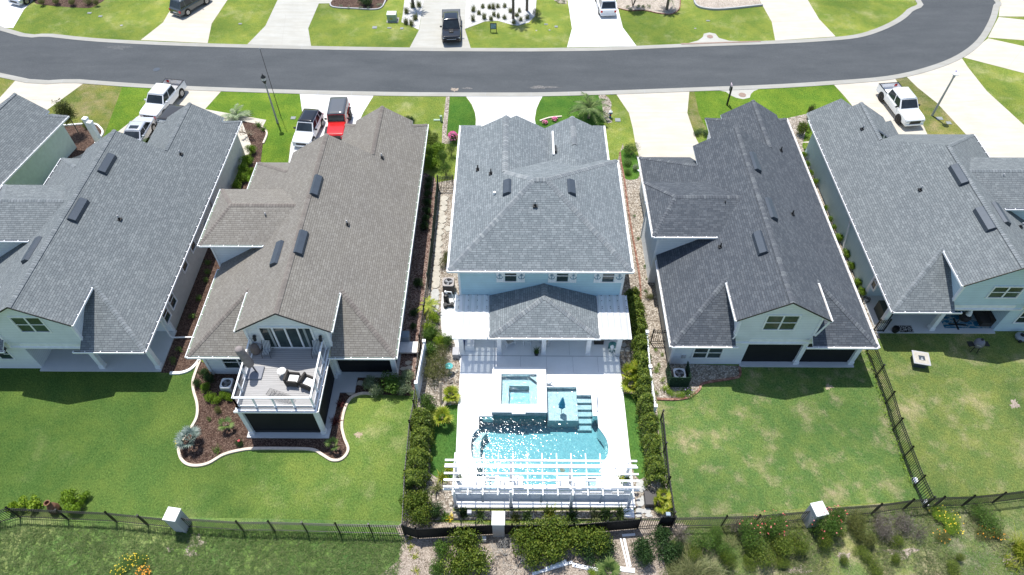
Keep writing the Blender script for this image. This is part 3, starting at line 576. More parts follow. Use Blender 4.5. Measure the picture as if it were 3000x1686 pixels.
def std_house(label,x0,y0,flip,sh,cp,side,gut,sidewall=None,front='lanai',sw=True,side2=None,cfg=None):
    cfg=cfg or {}
    X=(lambda lx: x0+W_-lx) if flip else (lambda lx: x0+lx)
    sg=-1 if flip else 1
    V=lambda lx,ly,z: Vector((X(lx),y0+ly,z))
    root=empty('house',(x0+W_/2,y0+8,0),label,'house','single family houses in the row')
    zg=ZE+KS*DG; zr=ZE+KS*W_/2; xm=W_/2; Wd=W_
    LL=cfg.get('LL',19.0); LR=cfg.get('LR',24.05); YR=cfg.get('YR',17.4); fk=.3
    wx=9.8; wz=ZE+KS*(Wd-wx); s=1.1; YW=LR-.45
    right=[V(xm,fk,zr),V(Wd-DG,fk,zg),V(Wd-DG,DG,zg),V(Wd,0,ZE),V(Wd,LR,ZE),V(Wd-s,LR-s,ZE+KS*s),V(Wd-s,YW,ZE+KS*s),V(wx,YW,wz),V(wx,YR,wz),V(xm,YR,zr)]
    left=[V(xm,fk,zr),V(xm,YR,zr),V(DG,YR,zg),V(DG,LL-DG,zg),V(0,LL,ZE),V(0,0,ZE),V(DG,DG,zg),V(DG,fk,zg)]
    fr=[V(Wd,0,ZE),V(Wd-DG,DG,zg),V(Wd-DG-.45,DG,zg),V(Wd-DG-.45,0,ZE)]
    fL=[V(0,0,ZE),V(DG,DG,zg),V(DG+.45,DG,zg),V(DG+.45,0,ZE)]
    rl=[V(0,LL,ZE),V(DG,LL-DG,zg),V(DG+.45,LL-DG,zg),V(DG+.45,LL,ZE)]
    wl=[V(wx,YR-.3,wz),V(wx,YW,wz),V(wx-2.4,YW,wz-KS*2.4),V(wx-2.4,LR-s,wz-KS*2.4),V(wx-3.5,LR,ZE),V(wx-3.5,YR-.3,ZE)]
    wr1=[V(Wd,LR,ZE),V(Wd-s,LR-s,ZE+KS*s),V(Wd-s-.4,LR-s,ZE+KS*s),V(Wd-s-.4,LR,ZE)]
    wr2=[V(wx-3.5,LR,ZE),V(wx-2.4,LR-s,ZE+KS*s),V(wx-2.0,LR-s,ZE+KS*s),V(wx-2.0,LR,ZE)]
    if cfg.get('rearhip'):
        ap=V(xm,LL-xm,zr); vy=V(wx,LL-(Wd-wx),wz)
        right=[V(xm,fk,zr),V(Wd-DG,fk,zg),V(Wd-DG,DG,zg),V(Wd,0,ZE),V(Wd,21.9,ZE),V(Wd-2.45,21.9,ZE+KS*2.45),V(Wd-2.45,YW,ZE+KS*2.45),V(wx,YW,wz),vy,ap]; left=[V(xm,fk,zr),ap,V(0,LL,ZE),V(0,0,ZE),V(DG,DG,zg),V(DG,fk,zg)]
        rl=[V(0,LL,ZE),ap,vy,V(wx-3.5,LL,ZE)]; YR=LL-(Wd-wx)+.3
    rf=roofpart('roof',[right,left,fr,fL,rl,wl]+([] if cfg.get('rearhip') else [wr1,wr2]),sh,root)
    cl=[(V(xm,fk,zr),V(xm,YR,zr)),(V(Wd,0,ZE),V(Wd-DG,DG,zg)),(V(0,0,ZE),V(DG,DG,zg)),(V(0,LL,ZE),V(DG,LL-DG,zg)),(V(wx,YR,wz),V(wx,YW,wz)),(V(Wd,LR,ZE),V(Wd-s,LR-s,ZE+KS*s)),(V(wx-3.5,LR,ZE),V(wx-2.4,LR-s,ZE+KS*s))]
    if cfg.get('rearhip'):
        YR=LL-xm; cl=[(V(xm,fk,zr),V(xm,YR,zr)),(V(Wd,0,ZE),V(Wd-DG,DG,zg)),(V(0,0,ZE),V(DG,DG,zg)),(V(0,LL,ZE),V(xm,YR,zr)),(V(wx,LL-3.5,wz),V(wx,YW,wz))]
        roofpart('entry_roof',[[V(Wd-2.45,21.9,ZE+KS*2.45),V(Wd-2.45,LR-2,ZE+KS*2.45),V(Wd-4.4,LR-2,ZE+KS*.5),V(Wd-4.4,21.9,ZE+KS*.5)]],sh,root)
    # side wing (upper dormer block)
    if sw:
        e=5.5;rz=6.62; ya,yb,ym=7.5,13.1,10.3
        xe=(e-ZE)/KS; xr_=(rz-ZE)/KS
        f1=[V(-.6,ya,e),V(xe+.05,ya,e),V(xr_+.05,ym,rz),V(1.15,ym,rz)]; f2=[V(-.6,yb,e),V(xe+.05,yb,e),V(xr_+.05,ym,rz),V(1.15,ym,rz)]; f3=[V(-.6,ya,e),V(1.15,ym,rz),V(-.6,yb,e)]
        roofpart('side_roof',[f1,f2,f3],sh,root)
        cl+=[(V(1.15,ym,rz),V(xr_,ym,rz)),(V(-.6,ya,e),V(1.15,ym,rz)),(V(-.6,yb,e),V(1.15,ym,rz))]
        gutter(root,V(-.6,ya,e),V(xe-.1,ya,e),(0,-1,0),gut); gutter(root,V(-.6,ya-.1,e),V(-.6,yb,e),(-sg,0,0),gut)
        sidem=side2 or side
        a,b=sorted((X(-.12),X(4.2)))
        m=MB(); m.box(a,b,y0+ya+.42,y0+yb-.42,.0,e-.1); m.build('side_wing',sidem,root)
        for yy in (ya+.40,yb-.40): m=MB(); m.obox(V(-.12,yy,2.75),(.12,.12,5.3)); m.build('corner_trim',M['white'],root)
    caps(cl,cp,root)
    # gutters
    g1=7.4 if sw else 0
    gutter(root,V(0,-.1,ZE),V(0,g1 if sw else LL,ZE),(-sg,0,0),gut)
    if sw: gutter(root,V(0,13.2,ZE),V(0,LL,ZE),(-sg,0,0),gut)
    gutter(root,V(Wd,-.1,ZE),V(Wd,LR,ZE),(sg,0,0),gut)
    gutter(root,V(Wd,0,ZE),V(Wd-DG-.9,0,ZE),(0,-1,0),gut); gutter(root,V(0,0,ZE),V(DG+.6,0,ZE),(0,-1,0),gut)
    gutter(root,V(Wd-DG,fk,zg),V(Wd-DG,DG-.3,zg),(sg,0,0),gut,w=.1); gutter(root,V(DG,fk,zg),V(DG,DG-.3,zg),(-sg,0,0),gut,w=.1)
    # rake trims
    m=MB()
    for a,b in ((V(DG,fk-.03,zg+.0),V(xm,fk-.03,zr+.0)),(V(xm,fk-.03,zr),V(Wd-DG,fk-.03,zg))): m.bar(a,b,.04,.09)
    m.build('drip_edge',M['black'],root)
    # walls
    il,ir=.45,Wd-.45; G0,G1=DG+.4,Wd-DG-.4; fy=.65
    gx0,gx1=sorted((X(G0),X(G1)))
    zb=cfg.get('zb',2.55); zs=ZE+KS*G0-.14
    wallpoly(root,[(gx0,zb),(gx1,zb),(gx1,zs),((gx0+gx1)/2,zr-.16),(gx0,zs)],y0+fy,side,name='gable_wall')
    for gx in(gx0,gx1):
        m=MB(); q=.075 if gx==gx0 else -.075
        m.box(min(gx,gx+q),max(gx,gx+q),y0+fy+.15,y0+4.6,ZE+.2,zs); m.build('cheek_wall',side,root)
    m=MB()
    for gx in(gx0,gx1): m.obox((gx,y0+fy+.02,(zb+zs)/2),(.14,.2,zs-zb))
    m.bar((gx0,y0+fy,zb),(gx1,y0+fy,zb),.2,.12); m.build('gable_trim',M['white'],root)
    xw=cfg.get('xw',5.6); lan=cfg.get('lan',3.2)      # lanai from xw to right end
    wall(root,V(il,fy+.07,0),V(xw,fy+.07,0),0,ZE-.1,side); 
    wall(root,V(xw,fy,0),V(xw,fy+lan,0),0,ZE-.1,side); wall(root,V(xw,fy+lan,0),V(ir,fy+lan,0),0,ZE-.1,side)
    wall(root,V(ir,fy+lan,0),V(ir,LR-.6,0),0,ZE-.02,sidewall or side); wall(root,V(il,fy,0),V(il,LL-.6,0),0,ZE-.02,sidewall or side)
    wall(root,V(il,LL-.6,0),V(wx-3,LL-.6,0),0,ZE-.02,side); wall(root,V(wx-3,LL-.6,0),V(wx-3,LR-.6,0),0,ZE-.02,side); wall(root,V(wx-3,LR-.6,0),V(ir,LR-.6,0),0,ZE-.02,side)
    m=MB()
    for lx in (il,ir): m=MB(); m.obox(V(lx,fy if lx==il else fy+lan,ZE/2-.05),(.16,.18,ZE-.1)); m.build('corner_trim',M['white'],root)
    m=MB(); a,b=sorted((X(xw),X(ir+.2))); m.box(a,b,y0+fy-.25,y0+fy+lan,0,.1); m.build('patio',M['slab'],root)
    m=MB(); a,b=sorted((X(xw),X(ir))); m.box(a,b,y0+fy-.02,y0+fy+.2,zb-.05,ZE-.12); m.box(*sorted((X(ir-.1),X(ir+.12))),y0+fy,y0+fy+lan,2.6,ZE-.12); m.build('porch_beam',M['white'],root)
    m=MB(); m.box(a+.1,b-.1,y0+fy+.1,y0+fy+lan,ZE-.16,ZE-.14); m.build('porch_ceiling',M['white'],root)
    for cx in cfg.get('cols',(9.35,ir)): column(root,X(cx),y0+fy+.12,.1,ZE-.12)
    if front=='screen':
        a,b=sorted((X(xw+.05),X(ir-.1))); m=MB(); m.box(a,b,y0+fy+.14,y0+fy+.16,.12,zb)
        xs=X(ir-.02); m.box(xs-.01,xs+.01,y0+fy+.2,y0+fy+lan,.12,2.6); m.build('insect_screen',M['screen'],root)
    return root,V,X
# ================================================================ the five standard houses
def small(parent,name,mat): pass
def mount(root,V,X,flip,pts,k=1):
    pass
# --- H1
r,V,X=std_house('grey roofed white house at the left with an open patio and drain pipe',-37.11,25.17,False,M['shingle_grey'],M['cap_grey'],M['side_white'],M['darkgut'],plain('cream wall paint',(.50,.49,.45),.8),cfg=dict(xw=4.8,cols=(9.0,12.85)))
H1=r
window(r,(-30.42,25.82,5.03),1.8,1.45,'S',2); window(r,(-34.4,25.82,1.75),1.7,1.1,'S',2)
for ly,z in ((8.3,2.3),(10.3,2.3),(5.2,1.9),(3.9,1.9)): window(r,(-24.18,25.17+ly,z),.75,1.2,'E',1)
m=MB(); m.box(-34.2,-33.4,25.3,25.9,2.35,2.5); m.prism([(-35.6,25.0),(-33.5,25.0),(-33.4,25.8),(-35.6,25.8)],2.5,2.62); m.build('window_awning',M['shingle_dark'],r)
def onslope(root_x0,flip,dx,dy,side,y0):
    """pipe position on main slope from D pixels: iterate z"""
    z=5.0
    for _ in range(12):
        p=D(dx,dy,z); lx=(p.x-root_x0) if not flip else (root_x0+W_-p.x)
        z=ZE+KS*(W_-lx) if side=='R' else ZE+KS*lx
    return p
def ventD(r,x0,flip,dx,dy,L,side,k=KS):
    p=onslope(x0,flip,dx,dy,'R' if side>0 else 'L',0); sx=side*(-1 if flip else 1); vent(r,(p.x-.25*sx,p.y,p.z+.25*k),L,k,sx)
ventD(r,-37.11,False,255,436,1.95,1); ventD(r,-37.11,False,180,557,2.05,1); ventD(r,-37.11,False,65,660,2.1,-1)
for q in ((301,553),(455,389)): p=onslope(-37.11,False,q[0],q[1],'R',0); pipe(r,(p.x,p.y,p.z))
m=MB(); m.bar((-24.1,40.2,1.6),(-24.1,40.25,2.6),.12,.3); m.obox((-24.12,38.2,1.5),(.08,.5,.4)); m.build('meter_box',M['stucco'],r)
downspout(r,[(-23.9,28.2,3.0),(-24.15,28.3,2.7),(-24.2,28.35,.35),(-24.1,28.3,.22),(-22.6,28.4,.14)])
# --- H2
r,V,X=std_house('taupe roofed house with an upstairs deck over a screened porch',-20.92,24.80,False,M['shingle_tan'],M['cap_tan'],M['side_white'],M['greengut'],front='screen',cfg=dict(xw=5.0,cols=(9.0,12.85),LL=18.95,LR=24.05))
H2=r
window(r,(-18.3,25.43,1.5),2.0,1.35,'S',2)
for dd in ((683,643),(755,617),(795,472)):
    pass
z0=7.22
ventD(r,-20.92,False,788,493,1.95,1); ventD(r,-20.92,False,748,641,2.0,1); ventD(r,-20.92,False,690,668,2.0,-1)
for q in ((874,566),(961,398)): p=onslope(-20.92,False,q[0],q[1],'R',0); pipe(r,(p.x,p.y,p.z))
p=D(670,547,6.15); pipe(r,(p.x,p.y,p.z))
# upstairs sliding door
m=MB(); m.box(-15.95,-12.6,25.38,25.5,3.18,3.3); m.box(-15.95,-12.6,25.38,25.5,5.35,5.45); 
for x in (-15.9,-15.05,-14.27,-13.5,-12.65): m.box(x-.05,x+.05,25.36,25.5,3.3,5.35)
d=m.build('sliding_door',M['white'],r)
for i,x in enumerate((-15.9,-15.05,-14.27,-13.5)):
    MB().box(x+.06,x+.8-.06,25.41,25.43,3.3,5.35).build('door_pane',M['glass'],d)
m=MB()
for x in (-15.3,-13.1): m.box(x-.07,x+.07,25.395,25.405,3.35,5.3)
m.build('curtain',plain('pale curtain',(.3,.33,.33),.9),d)
for x in (-16.35,-12.2):
    m=MB(); m.tube((x,25.38,4.5),(x,25.3,4.6),.1,8); m.lathe([(.05,4.2),(.1,4.25),(.12,4.5),(.03,4.62)],(x,25.25,0),8); m.build('wall_lantern',M['black'],r)
# deck structure
dk=MB(); dk.box(-16.85,-11.9,20.85,25.44,3.0,3.12); dk.build('deck_frame',M['white'],r)
t=NT('grey deck boards',.7,.2); co=t.wco(); sx=t.node('ShaderNodeSeparateXYZ'); t.l.new(co,sx.inputs[0]); fr=t.math('FRACT',t.math('DIVIDE',sx.outputs[1],.15))
n=t.noise(t.wco((.4,6,1)),2,4); c=t.ramp(n,[(.3,(.33,.325,.32)),(.7,(.42,.41,.40))]); t.color(t.mix(1.0,c,t.ramp(fr,[(0,(.35,.35,.35)),(.09,(.4,.4,.4)),(.14,(1,1,1)),(1,(1,1,1))]),'MULTIPLY')); M['deckboard']=t.m
MB().box(-16.75,-12.0,20.97,25.42,3.12,3.16).build('deck_floor',M['deckboard'],r)
gutter(r,(-16.9,20.88,3.12),(-11.85,20.88,3.12),(0,-1,0),M['darkgut'],w=.1); gutter(r,(-11.9,20.8,3.12),(-11.9,24.7,3.12),(1,0,0),M['darkgut'],w=.1)
for (x,y) in ((-16.65,21.0),(-12.1,21.05),(-12.1,25.2)): column(r,x,y,.12,3.0,.26)
m=MB(); m.box(-16.6,-12.15,21.05,21.07,.15,2.95); m.box(-12.13,-12.11,21.1,25.3,.15,2.95); m.box(-16.66,-16.64,21.1,25.3,.15,2.95); m.build('insect_screen',M['screen'],r)
m=MB(); m.box(-16.6,-12.15,21.02,21.04,.12,.4); m.build('kick_panel',M['black'],r)
m=MB(); m.prism([(-16.95,20.65),(-11.75,20.65),(-11.6,24.0),(-10.6,24.0),(-10.6,25.3),(-8.1,25.3),(-8.1,25.5),(-11.9,25.6),(-16.95,25.6)],0,.12); m.build('porch_slab',M['slab'],r)
# railing
rl=MB(); zt=4.2; zb_=3.16
A=(-16.72,21.12);B=(-12.1,21.15);C_=(-12.12,25.38);D0=(-16.75,25.38)
rl.bar((*A,zt),(*B,zt),.12,.06); rl.bar((A[0],A[1]-.05,zt),(D0[0],D0[1],zt),.1,.06); rl.bar((B[0],B[1]-.05,zt),(C_[0],C_[1],zt),.1,.06)
rl.bar((*A,zb_+.1),(*B,zb_+.1),.06,.08); rl.bar((*A,zb_+.1),(*D0,zb_+.1),.06,.08); rl.bar((*B,zb_+.1),(*C_,zb_+.1),.06,.08)
ra=rl.build('railing',M['white'],r)
for a,b,n in((A,B,4),(A,D0,4),(B,C_,4)):
    for i in range(n+1):
        if i==0 and a is not A: continue
        t_=i/n; x=a[0]+(b[0]-a[0])*t_; y=a[1]+(b[1]-a[1])*t_
        m=MB(); m.obox((x,y,(zt+zb_)/2),(.09,.09,zt-zb_)); m.obox((x,y,zb_+.05),(.16,.16,.1)); m.build('rail_post',M['white'],ra)
m=MB()
for a,b in((A,B),(A,D0),(B,C_)):
    for k in range(9):
        z=zb_+.2+k*.1; m.tube((*a,z),(*b,z),.006,4,cap=False)
m.build('rail_cable',M['stucco'],ra)
# --- H4
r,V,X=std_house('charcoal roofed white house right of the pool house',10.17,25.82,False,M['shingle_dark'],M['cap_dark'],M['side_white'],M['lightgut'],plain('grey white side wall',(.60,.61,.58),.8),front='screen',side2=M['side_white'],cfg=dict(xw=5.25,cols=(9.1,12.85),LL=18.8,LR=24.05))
H4=r
window(r,(12.98,26.45,1.4),1.85,1.15,'S',2); window(r,(16.9,26.46,4.78),1.95,1.42,'S',2)
for q,sd in (((1900,391),1),((1939,505),1),((1920,588),-1)): pass
xr=10.17+6.65
def ventD(r,x0,flip,dx,dy,L,side,k=KS):
    p=onslope(x0,flip,dx,dy,'R' if side>0 else 'L',0); sx=side*(-1 if flip else 1); vent(r,(p.x-.25*sx,p.y,p.z+.25*k),L,k,sx)
ventD(r,10.17,False,1905,432,1.95,1); ventD(r,10.17,False,1946,553,1.95,1); ventD(r,10.17,False,1922,640,1.9,-1)
for q,sd in (((1964,380),'R'),((1993,540),'R')): p=onslope(10.17,False,*q,sd,0); pipe(r,(p.x,p.y,p.z),.4,False)
p=onslope(10.17,False,1812,622,'L',0); pipe(r,(p.x,p.y,p.z),.4,False); p=D(1822,517,6.2); pipe(r,(p.x,p.y,p.z),.4,False)
downspout(r,[(9.75,35.6,5.3),(9.95,38.9,3.5),(9.9,39.0,3.2)]); downspout(r,[(9.9,43.2,2.95),(10.5,42.4,2.8),(10.45,42.2,.3)]); downspout(r,[(19.75,26.2,5.2),(19.45,26.35,3.5)]); downspout(r,[(14.2,26.2,5.2),(14.15,26.0,4.0),(14.1,26.1,3.5)])
m=MB(); m.obox((11.45,26.42,.95),(.25,.1,.3)); m.build('meter_box',M['stucco'],r)
# --- H5
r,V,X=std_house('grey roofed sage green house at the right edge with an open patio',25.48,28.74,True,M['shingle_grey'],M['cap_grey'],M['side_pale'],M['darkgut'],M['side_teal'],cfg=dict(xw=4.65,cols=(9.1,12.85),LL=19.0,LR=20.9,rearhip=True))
H5=r
window(r,(32.6,29.36,4.4),1.9,1.05,'S',2); window(r,(35.8,29.36,1.7),1.6,1.2,'S',2)
for y,z in ((40.2,2.05),(34.4,2.0),(32.4,1.95)): window(r,(25.93,y,z),.8,1.15,'W',1)
downspout(r,[(25.6,38.6,2.95),(25.75,38.2,2.6),(25.7,37.2,.2)])
ventD(r,25.48,True,2428,464,1.95,1); ventD(r,25.48,True,2496,580,2.05,1); ventD(r,25.48,True,2532,565,2.0,-1)
for q in ((2169,326),(2315,479)): p=onslope(25.48,True,*q,'R',0); pipe(r,(p.x,p.y,p.z))
p=D(2519,449,6.2); pipe(r,(p.x,p.y,p.z)); p=onslope(25.48,True,2566,572,'L',0); pipe(r,(p.x,p.y,p.z))
# --- H0 far left
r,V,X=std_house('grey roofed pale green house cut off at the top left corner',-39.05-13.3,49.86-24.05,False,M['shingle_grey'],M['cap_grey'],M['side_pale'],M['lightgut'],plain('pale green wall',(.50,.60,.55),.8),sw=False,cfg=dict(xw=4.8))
a=Vector(r.location); c=Vector((-39.05,49.86,0)); rot=Matrix.Rotation(R_(-10.3),3,'Z'); r.location=c+rot@(a-c); r.rotation_euler.z=R_(-10.3)
column(r,-39.6,51.0,0,3.0,.35); column(r,-40.3,51.4,0,3.0,.35)
# ================================================================ pool house (H3)
r=empty('house',(1.6,37,0),'light grey roofed blue two storey house in front of the swimming pool','house','single family houses in the row'); H3=r
S=M['shingle_blue']; k=.54
x0,x1,yf,yb=-4.3,7.62,29.68,40.75; dz=(yb-yf)/2; za=6+k*dz; lx=x0+dz; rx=x1-dz; ym=(yf+yb)/2
xr3=-.72; zr3=6+k*(xr3-x0); yv=ym+(lx-xr3)      # rear ridge
xg=2.87; zg3=6.28; x2=4.4; z2=zg3+k*(x2-xg)
yR=44.9; yp=43.55
front=[(x0,yf,6),(x1,yf,6),(rx,ym,za),(lx,ym,za)]
right=[(x1,yf,6),(x1,yb,6),(rx,ym,za)]
s=1.3
left=[(x0,yf,6),(lx,ym,za),(xr3,yv,zr3),(xr3,yp,zr3),(x0+s,yp,6+k*s),(x0+s,yR-s,6+k*s),(x0,yR,6)]
zb1=6.0+.0
back=[(x1,yb,6),(rx,ym,za),(lx,ym,za),(xr3,yv,zr3),(x1-5.6+.0,yb,6)]
zq=zr3-k*(xg-xr3); rr1=[(xr3,yv-.5,zr3),(xr3,yp,zr3),(xg,yp,zq),(xg,yv-1,zq)]
rl2=[(x2,38.5,z2),(x2,44.6,z2),(2.15,44.6,z2-k*(x2-2.15)),(2.15,38.5,z2-k*(x2-2.15))]
rg1=[(.05,41.5,7.48),(.05,44.2,7.48),(2.6,44.2,7.48-k*2.55),(2.6,41.5,7.48-k*2.55)]; rg2=[(.05,41.5,7.48),(.05,44.2,7.48),(-.9,44.2,7.48-k*.95),(-.9,41.5,7.48-k*.95)]
x3=7.0; z3=z2-k*(x3-x2)
rr2=[(x2,38.5,z2),(x2,44.6,z2),(x3-.9,44.6,z3+k*.9),(x3-.9,45.2-.5,z3+k*.9),(x3,45.3,z3),(x3,38.5,z3)]
sk=[(x0,yR,6),(x0+s,yR-s,6+k*s),(x0+s+.3,yR-s,6+k*s),(x0+s+.3,yR,6)]; sk2=[(x3,45.3,z3),(x3-.9,44.5,z3+k*.9),(x3-1.3,44.5,z3+k*.9),(x3-1.3,45.3,z3)]
roofpart('roof',[front,right,left,back,rr1,rl2,rr2,rg1,rg2,sk,sk2],S,r)
caps([((x0,yf,6),(lx,ym,za)),((x1,yf,6),(rx,ym,za)),((lx,ym,za),(rx,ym,za)),((x1,yb,6),(rx,ym,za)),((xr3,yv,zr3),(lx,ym,za)),((xr3,yv,zr3),(xr3,yp,zr3)),((x2,41.2,z2),(x2,44.6,z2))],M['cap_blue'],r,.42)
G=M['lightgut']
gutter(r,(x0-.1,yf,6),(x1+.1,yf,6),(0,-1,0),G); gutter(r,(x0,yf-.1,6),(x0,yR,6),(-1,0,0),M['white']); gutter(r,(x1,yf-.1,6),(x1,yb,6),(1,0,0),M['white']); gutter(r,(x3,40.9,z3),(x3,45.3,z3),(1,0,0),M['white'])
m=MB(); m.bar((xg,40.9,zg3+.08),(xg,43.7,zg3+.08),.14,.1); m.build('valley_gutter',M['white'],r); m=MB(); m.bar((xg+.16,41.0,zg3+.25),(xg+.16,41.7,zg3+.25),.12,.2); m.build('gutter_end',M['black'],r)
B_=M['side_blue']
m=MB(); m.box(-3.72,7.24,30.04,40.3,0,5.9); m.box(-3.72,6.5,40.3,44.2,0,5.5); m.build('wall',B_,r)
m=MB()
for x in (-3.72,7.24): m.obox((x,30.05,2.95),(.14,.14,5.9))
m.box(-3.75,7.27,30.0,30.1,5.72,5.88); m.build('corner_trim',M['white'],r)
def anchor(parent,cx,cz,y,s=1.0):
    m=MB(); f=lambda x,z:(cx+x*s,y,cz+z*s); t=.022*s
    m.tube(f(0,-.16),f(0,.13),t,6)
    for i in range(10):
        a=2*math.pi*i/10;b=2*math.pi*(i+1)/10; m.tube(f(.04*math.cos(a),.17+.04*math.sin(a)),f(.04*math.cos(b),.17+.04*math.sin(b)),.012*s,5)
    m.tube(f(-.08,.08),f(.08,.08),.016*s,5)
    for i in range(8):
        a=math.pi+math.pi*i/8;b=math.pi+math.pi*(i+1)/8; m.tube(f(.14*math.cos(a),-.04+.13*math.sin(a)),f(.14*math.cos(b),-.04+.13*math.sin(b)),.018*s,5)
    for sg in(-1,1): m.tube(f(.14*sg,-.05),f(.155*sg,.03),.03*s,5,.004*s)
    return m.build('anchor_cutout',plain('blue grey anchor',(.22,.36,.44),.7),parent)
def shutter(x,z0,z1,w=.46):
    m=MB(); n=4
    for i in range(n): a=x-w/2+w*i/n; m.box(a+.008,a+w/n-.008,29.98,30.03,z0,z1)
    for z in (z0+.12,z1-.3,z1-.72): m.box(x-w/2,x+w/2,29.965,29.98,z-.05,z+.05)
    o=m.build('shutter',M['vinyl'],r); anchor(o,x,z0+.62,29.955,1.35)
for cx in (-.28,3.17,6.22):
    window(r,(cx,30.04,5.08),.8,1.15,'S',1)
    shutter(cx-.72,4.42,5.7); shutter(cx+.72,4.42,5.7)
# roof vents / pipes
pz=lambda dx,dy,sd: None
def on3(dx,dy,side):
    z=7
    for _ in range(12):
        p=D(dx,dy,z); z={'L':6+k*(p.x-x0),'R':6+k*(x1-p.x),'F':6+k*(p.y-yf)}[side]
    return p
p=on3(1277,490,'L'); vent(r,(p.x+.25,p.y,p.z+.13),1.35,k,-1); p=on3(1437,490,'R'); vent(r,(p.x-.25,p.y,p.z+.13),1.35,k,1)
for q,sd in (((1202,428),'L'),((1235,438),'L'),((1346,519),'F')): p=on3(*q,sd); pipe(r,(p.x,p.y,p.z),.45,q[0]>1300)
p=on3(1244,489,'L'); m=MB().tube((p.x,p.y,p.z-.05),(p.x,p.y,p.z+.2),.1,10); m.build('vent_pipe',M['white'],r)
# porch roof
az=4.28; ay=28.95
pa=(1.97,ay,az); pw=(1.97,30.0,az); e0=(-1.62,26.5,3.0); e1=(5.55,26.5,3.0); w0=(-1.72,30.0,3.0); w1=(5.6,30.0,3.0)
roofpart('porch_roof',[[e0,e1,pa],[e0,pa,pw,w0],[e1,w1,pw,pa]],S,r)
caps([(e0,pa),(e1,pa),(pa,pw)],M['cap_blue'],r,.42)
gutter(r,(-1.72,26.5,3.0),(5.65,26.5,3.0),(0,-1,0),G); gutter(r,(-1.66,26.5,3.0),(-1.72,29.98,3.0),(-1,0,0),M['white'],w=.1); gutter(r,(5.57,26.5,3.0),(5.6,29.98,3.0),(1,0,0),M['white'],w=.1)
t=NT('milky corrugated sheet',.3,.4); co=t.wco(); n=t.math('SINE',t.math('MULTIPLY',t.node('ShaderNodeSeparateXYZ').outputs[0],1))
sx=t.node('ShaderNodeSeparateXYZ'); t.l.new(co,sx.inputs[0]); fr=t.math('FRACT',t.math('DIVIDE',sx.outputs[0],.42))
t.color(t.ramp(fr,[(0,(.86,.88,.90)),(.4,(.80,.82,.84)),(.5,(.90,.91,.92)),(1,(.84,.86,.88))])); tr=t.node('ShaderNodeBsdfTranslucent'); tr.inputs[0].default_value=(.8,.86,.9,1); tp=t.node('ShaderNodeBsdfTransparent'); tp.inputs[0].default_value=(.55,.6,.62,1)
mx=t.node('ShaderNodeMixShader'); mx.inputs[0].default_value=.25; mx2=t.node('ShaderNodeMixShader'); t.l.new(t.ramp(fr,[(0,(.05,.05,.05)),(.45,(.05,.05,.05)),(.5,(.3,.3,.3)),(.95,(.3,.3,.3)),(1,(.05,.05,.05))],),mx2.inputs[0])
t.l.new(t.b.outputs[0],mx.inputs[1]); t.l.new(tr.outputs[0],mx.inputs[2]); t.l.new(mx.outputs[0],mx2.inputs[1]); t.l.new(tp.outputs[0],mx2.inputs[2]); t.l.new(mx2.outputs[0],t.n['Material Output'].inputs[0]); M['sheet']=t.m
def awning(xa,xb,ya,yb_):
    m=MB(); n=24
    m.grid(n,1,lambda u,v:(xa+(xb-xa)*u,ya+(yb_-ya)*v,2.98+.02*math.sin(u*n*1.3)+.1*v))
    o=m.build('awning_sheet',M['sheet'],r); f=MB()
    for y in (ya+.06,(ya+yb_)/2,yb_-.1): f.bar((xa,y,2.9),(xb,y,2.9+.1*(y-ya)/(yb_-ya)),.06,.1)
    f.build('awning_batten',M['white'],o)
    g=MB()
    for u in (.12,.4,.67,.95):
        for v in (.68,.72,.86,.98): g.tube((xa+(xb-xa)*u,ya+(yb_-ya)*v,3.0+.1*v),(xa+(xb-xa)*u,ya+(yb_-ya)*v,3.03+.1*v),.03,6)
    g.build('screw_washer',M['slate'],o)
awning(-4.08,-1.78,26.35,30.0); awning(5.68,7.68,26.4,30.02)
for x in (-1.05,2.0,5.05): column(r,x,27.2,.12,2.9,.3)
column(r,7.08,27.12,.12,2.9,.3); column(r,-3.62,27.1,.12,2.9,.3)
m=MB(); m.box(-3.75,7.2,27.1,27.3,2.7,2.9); m.build('porch_beam',M['white'],r)
m=MB(); m.box(.2,2.9,30.0,30.03,.15,2.3); m.build('patio_door',M['glass'],r)
# ================================================================ pool terrace
from mathutils.geometry import tessellate_polygon
DZ=.22
Z3=lambda x,y,z=DZ:P(1330+x/7.24,1040+y/7.24,z)
Z1=lambda x,y,z=DZ:P(1290+x/7.24,1320+y/7.24,z)
Z2=lambda x,y,z=DZ:P(1590+x/7.24,1320+y/7.24,z)
Z4=lambda x,y,z=DZ:P(1560+x/6.583,1180+y/6.583,z)
Z5=lambda x,y,z=DZ:P(1330+x/6.583,1180+y/6.583,z)
def xy(p): return Vector((p[0],p[1],0))
arcR=smooth([xy(p) for p in (Z4(1272,480),Z4(1350,580),Z4(1430,710),Z4(1465,860),Z4(1455,980),Z4(1415,1075),Z4(1340,1150))],4,False)
arcL=smooth([xy(p) for p in (Z5(410,1160),Z5(365,1085),Z5(335,960),Z5(330,800),Z5(355,640),Z5(420,545),Z5(478,500))],4,False)
main=[xy(Z5(483,262)),xy(Z5(750,262)),xy(Z5(750,190)),xy(Z5(1800,188)),xy(Z4(292,186)),xy(Z4(905,186)),xy(Z4(1160,186)),xy(Z4(1165,252)),xy(Z4(1256,252))]+arcR+[xy(Z2(1250,300)),xy(Z2(1250,548)),xy(Z2(285,570)),xy(Z2(285,725)),xy(Z1(1768,725)),xy(Z1(1768,570)),xy(Z1(770,556)),xy(Z1(770,300))]+arcL
shelf=[xy(Z3(1970,682)),xy(T(2,2,648,1008,DZ)),xy(Z4(895,290)),xy(Z3(1990,1330))]
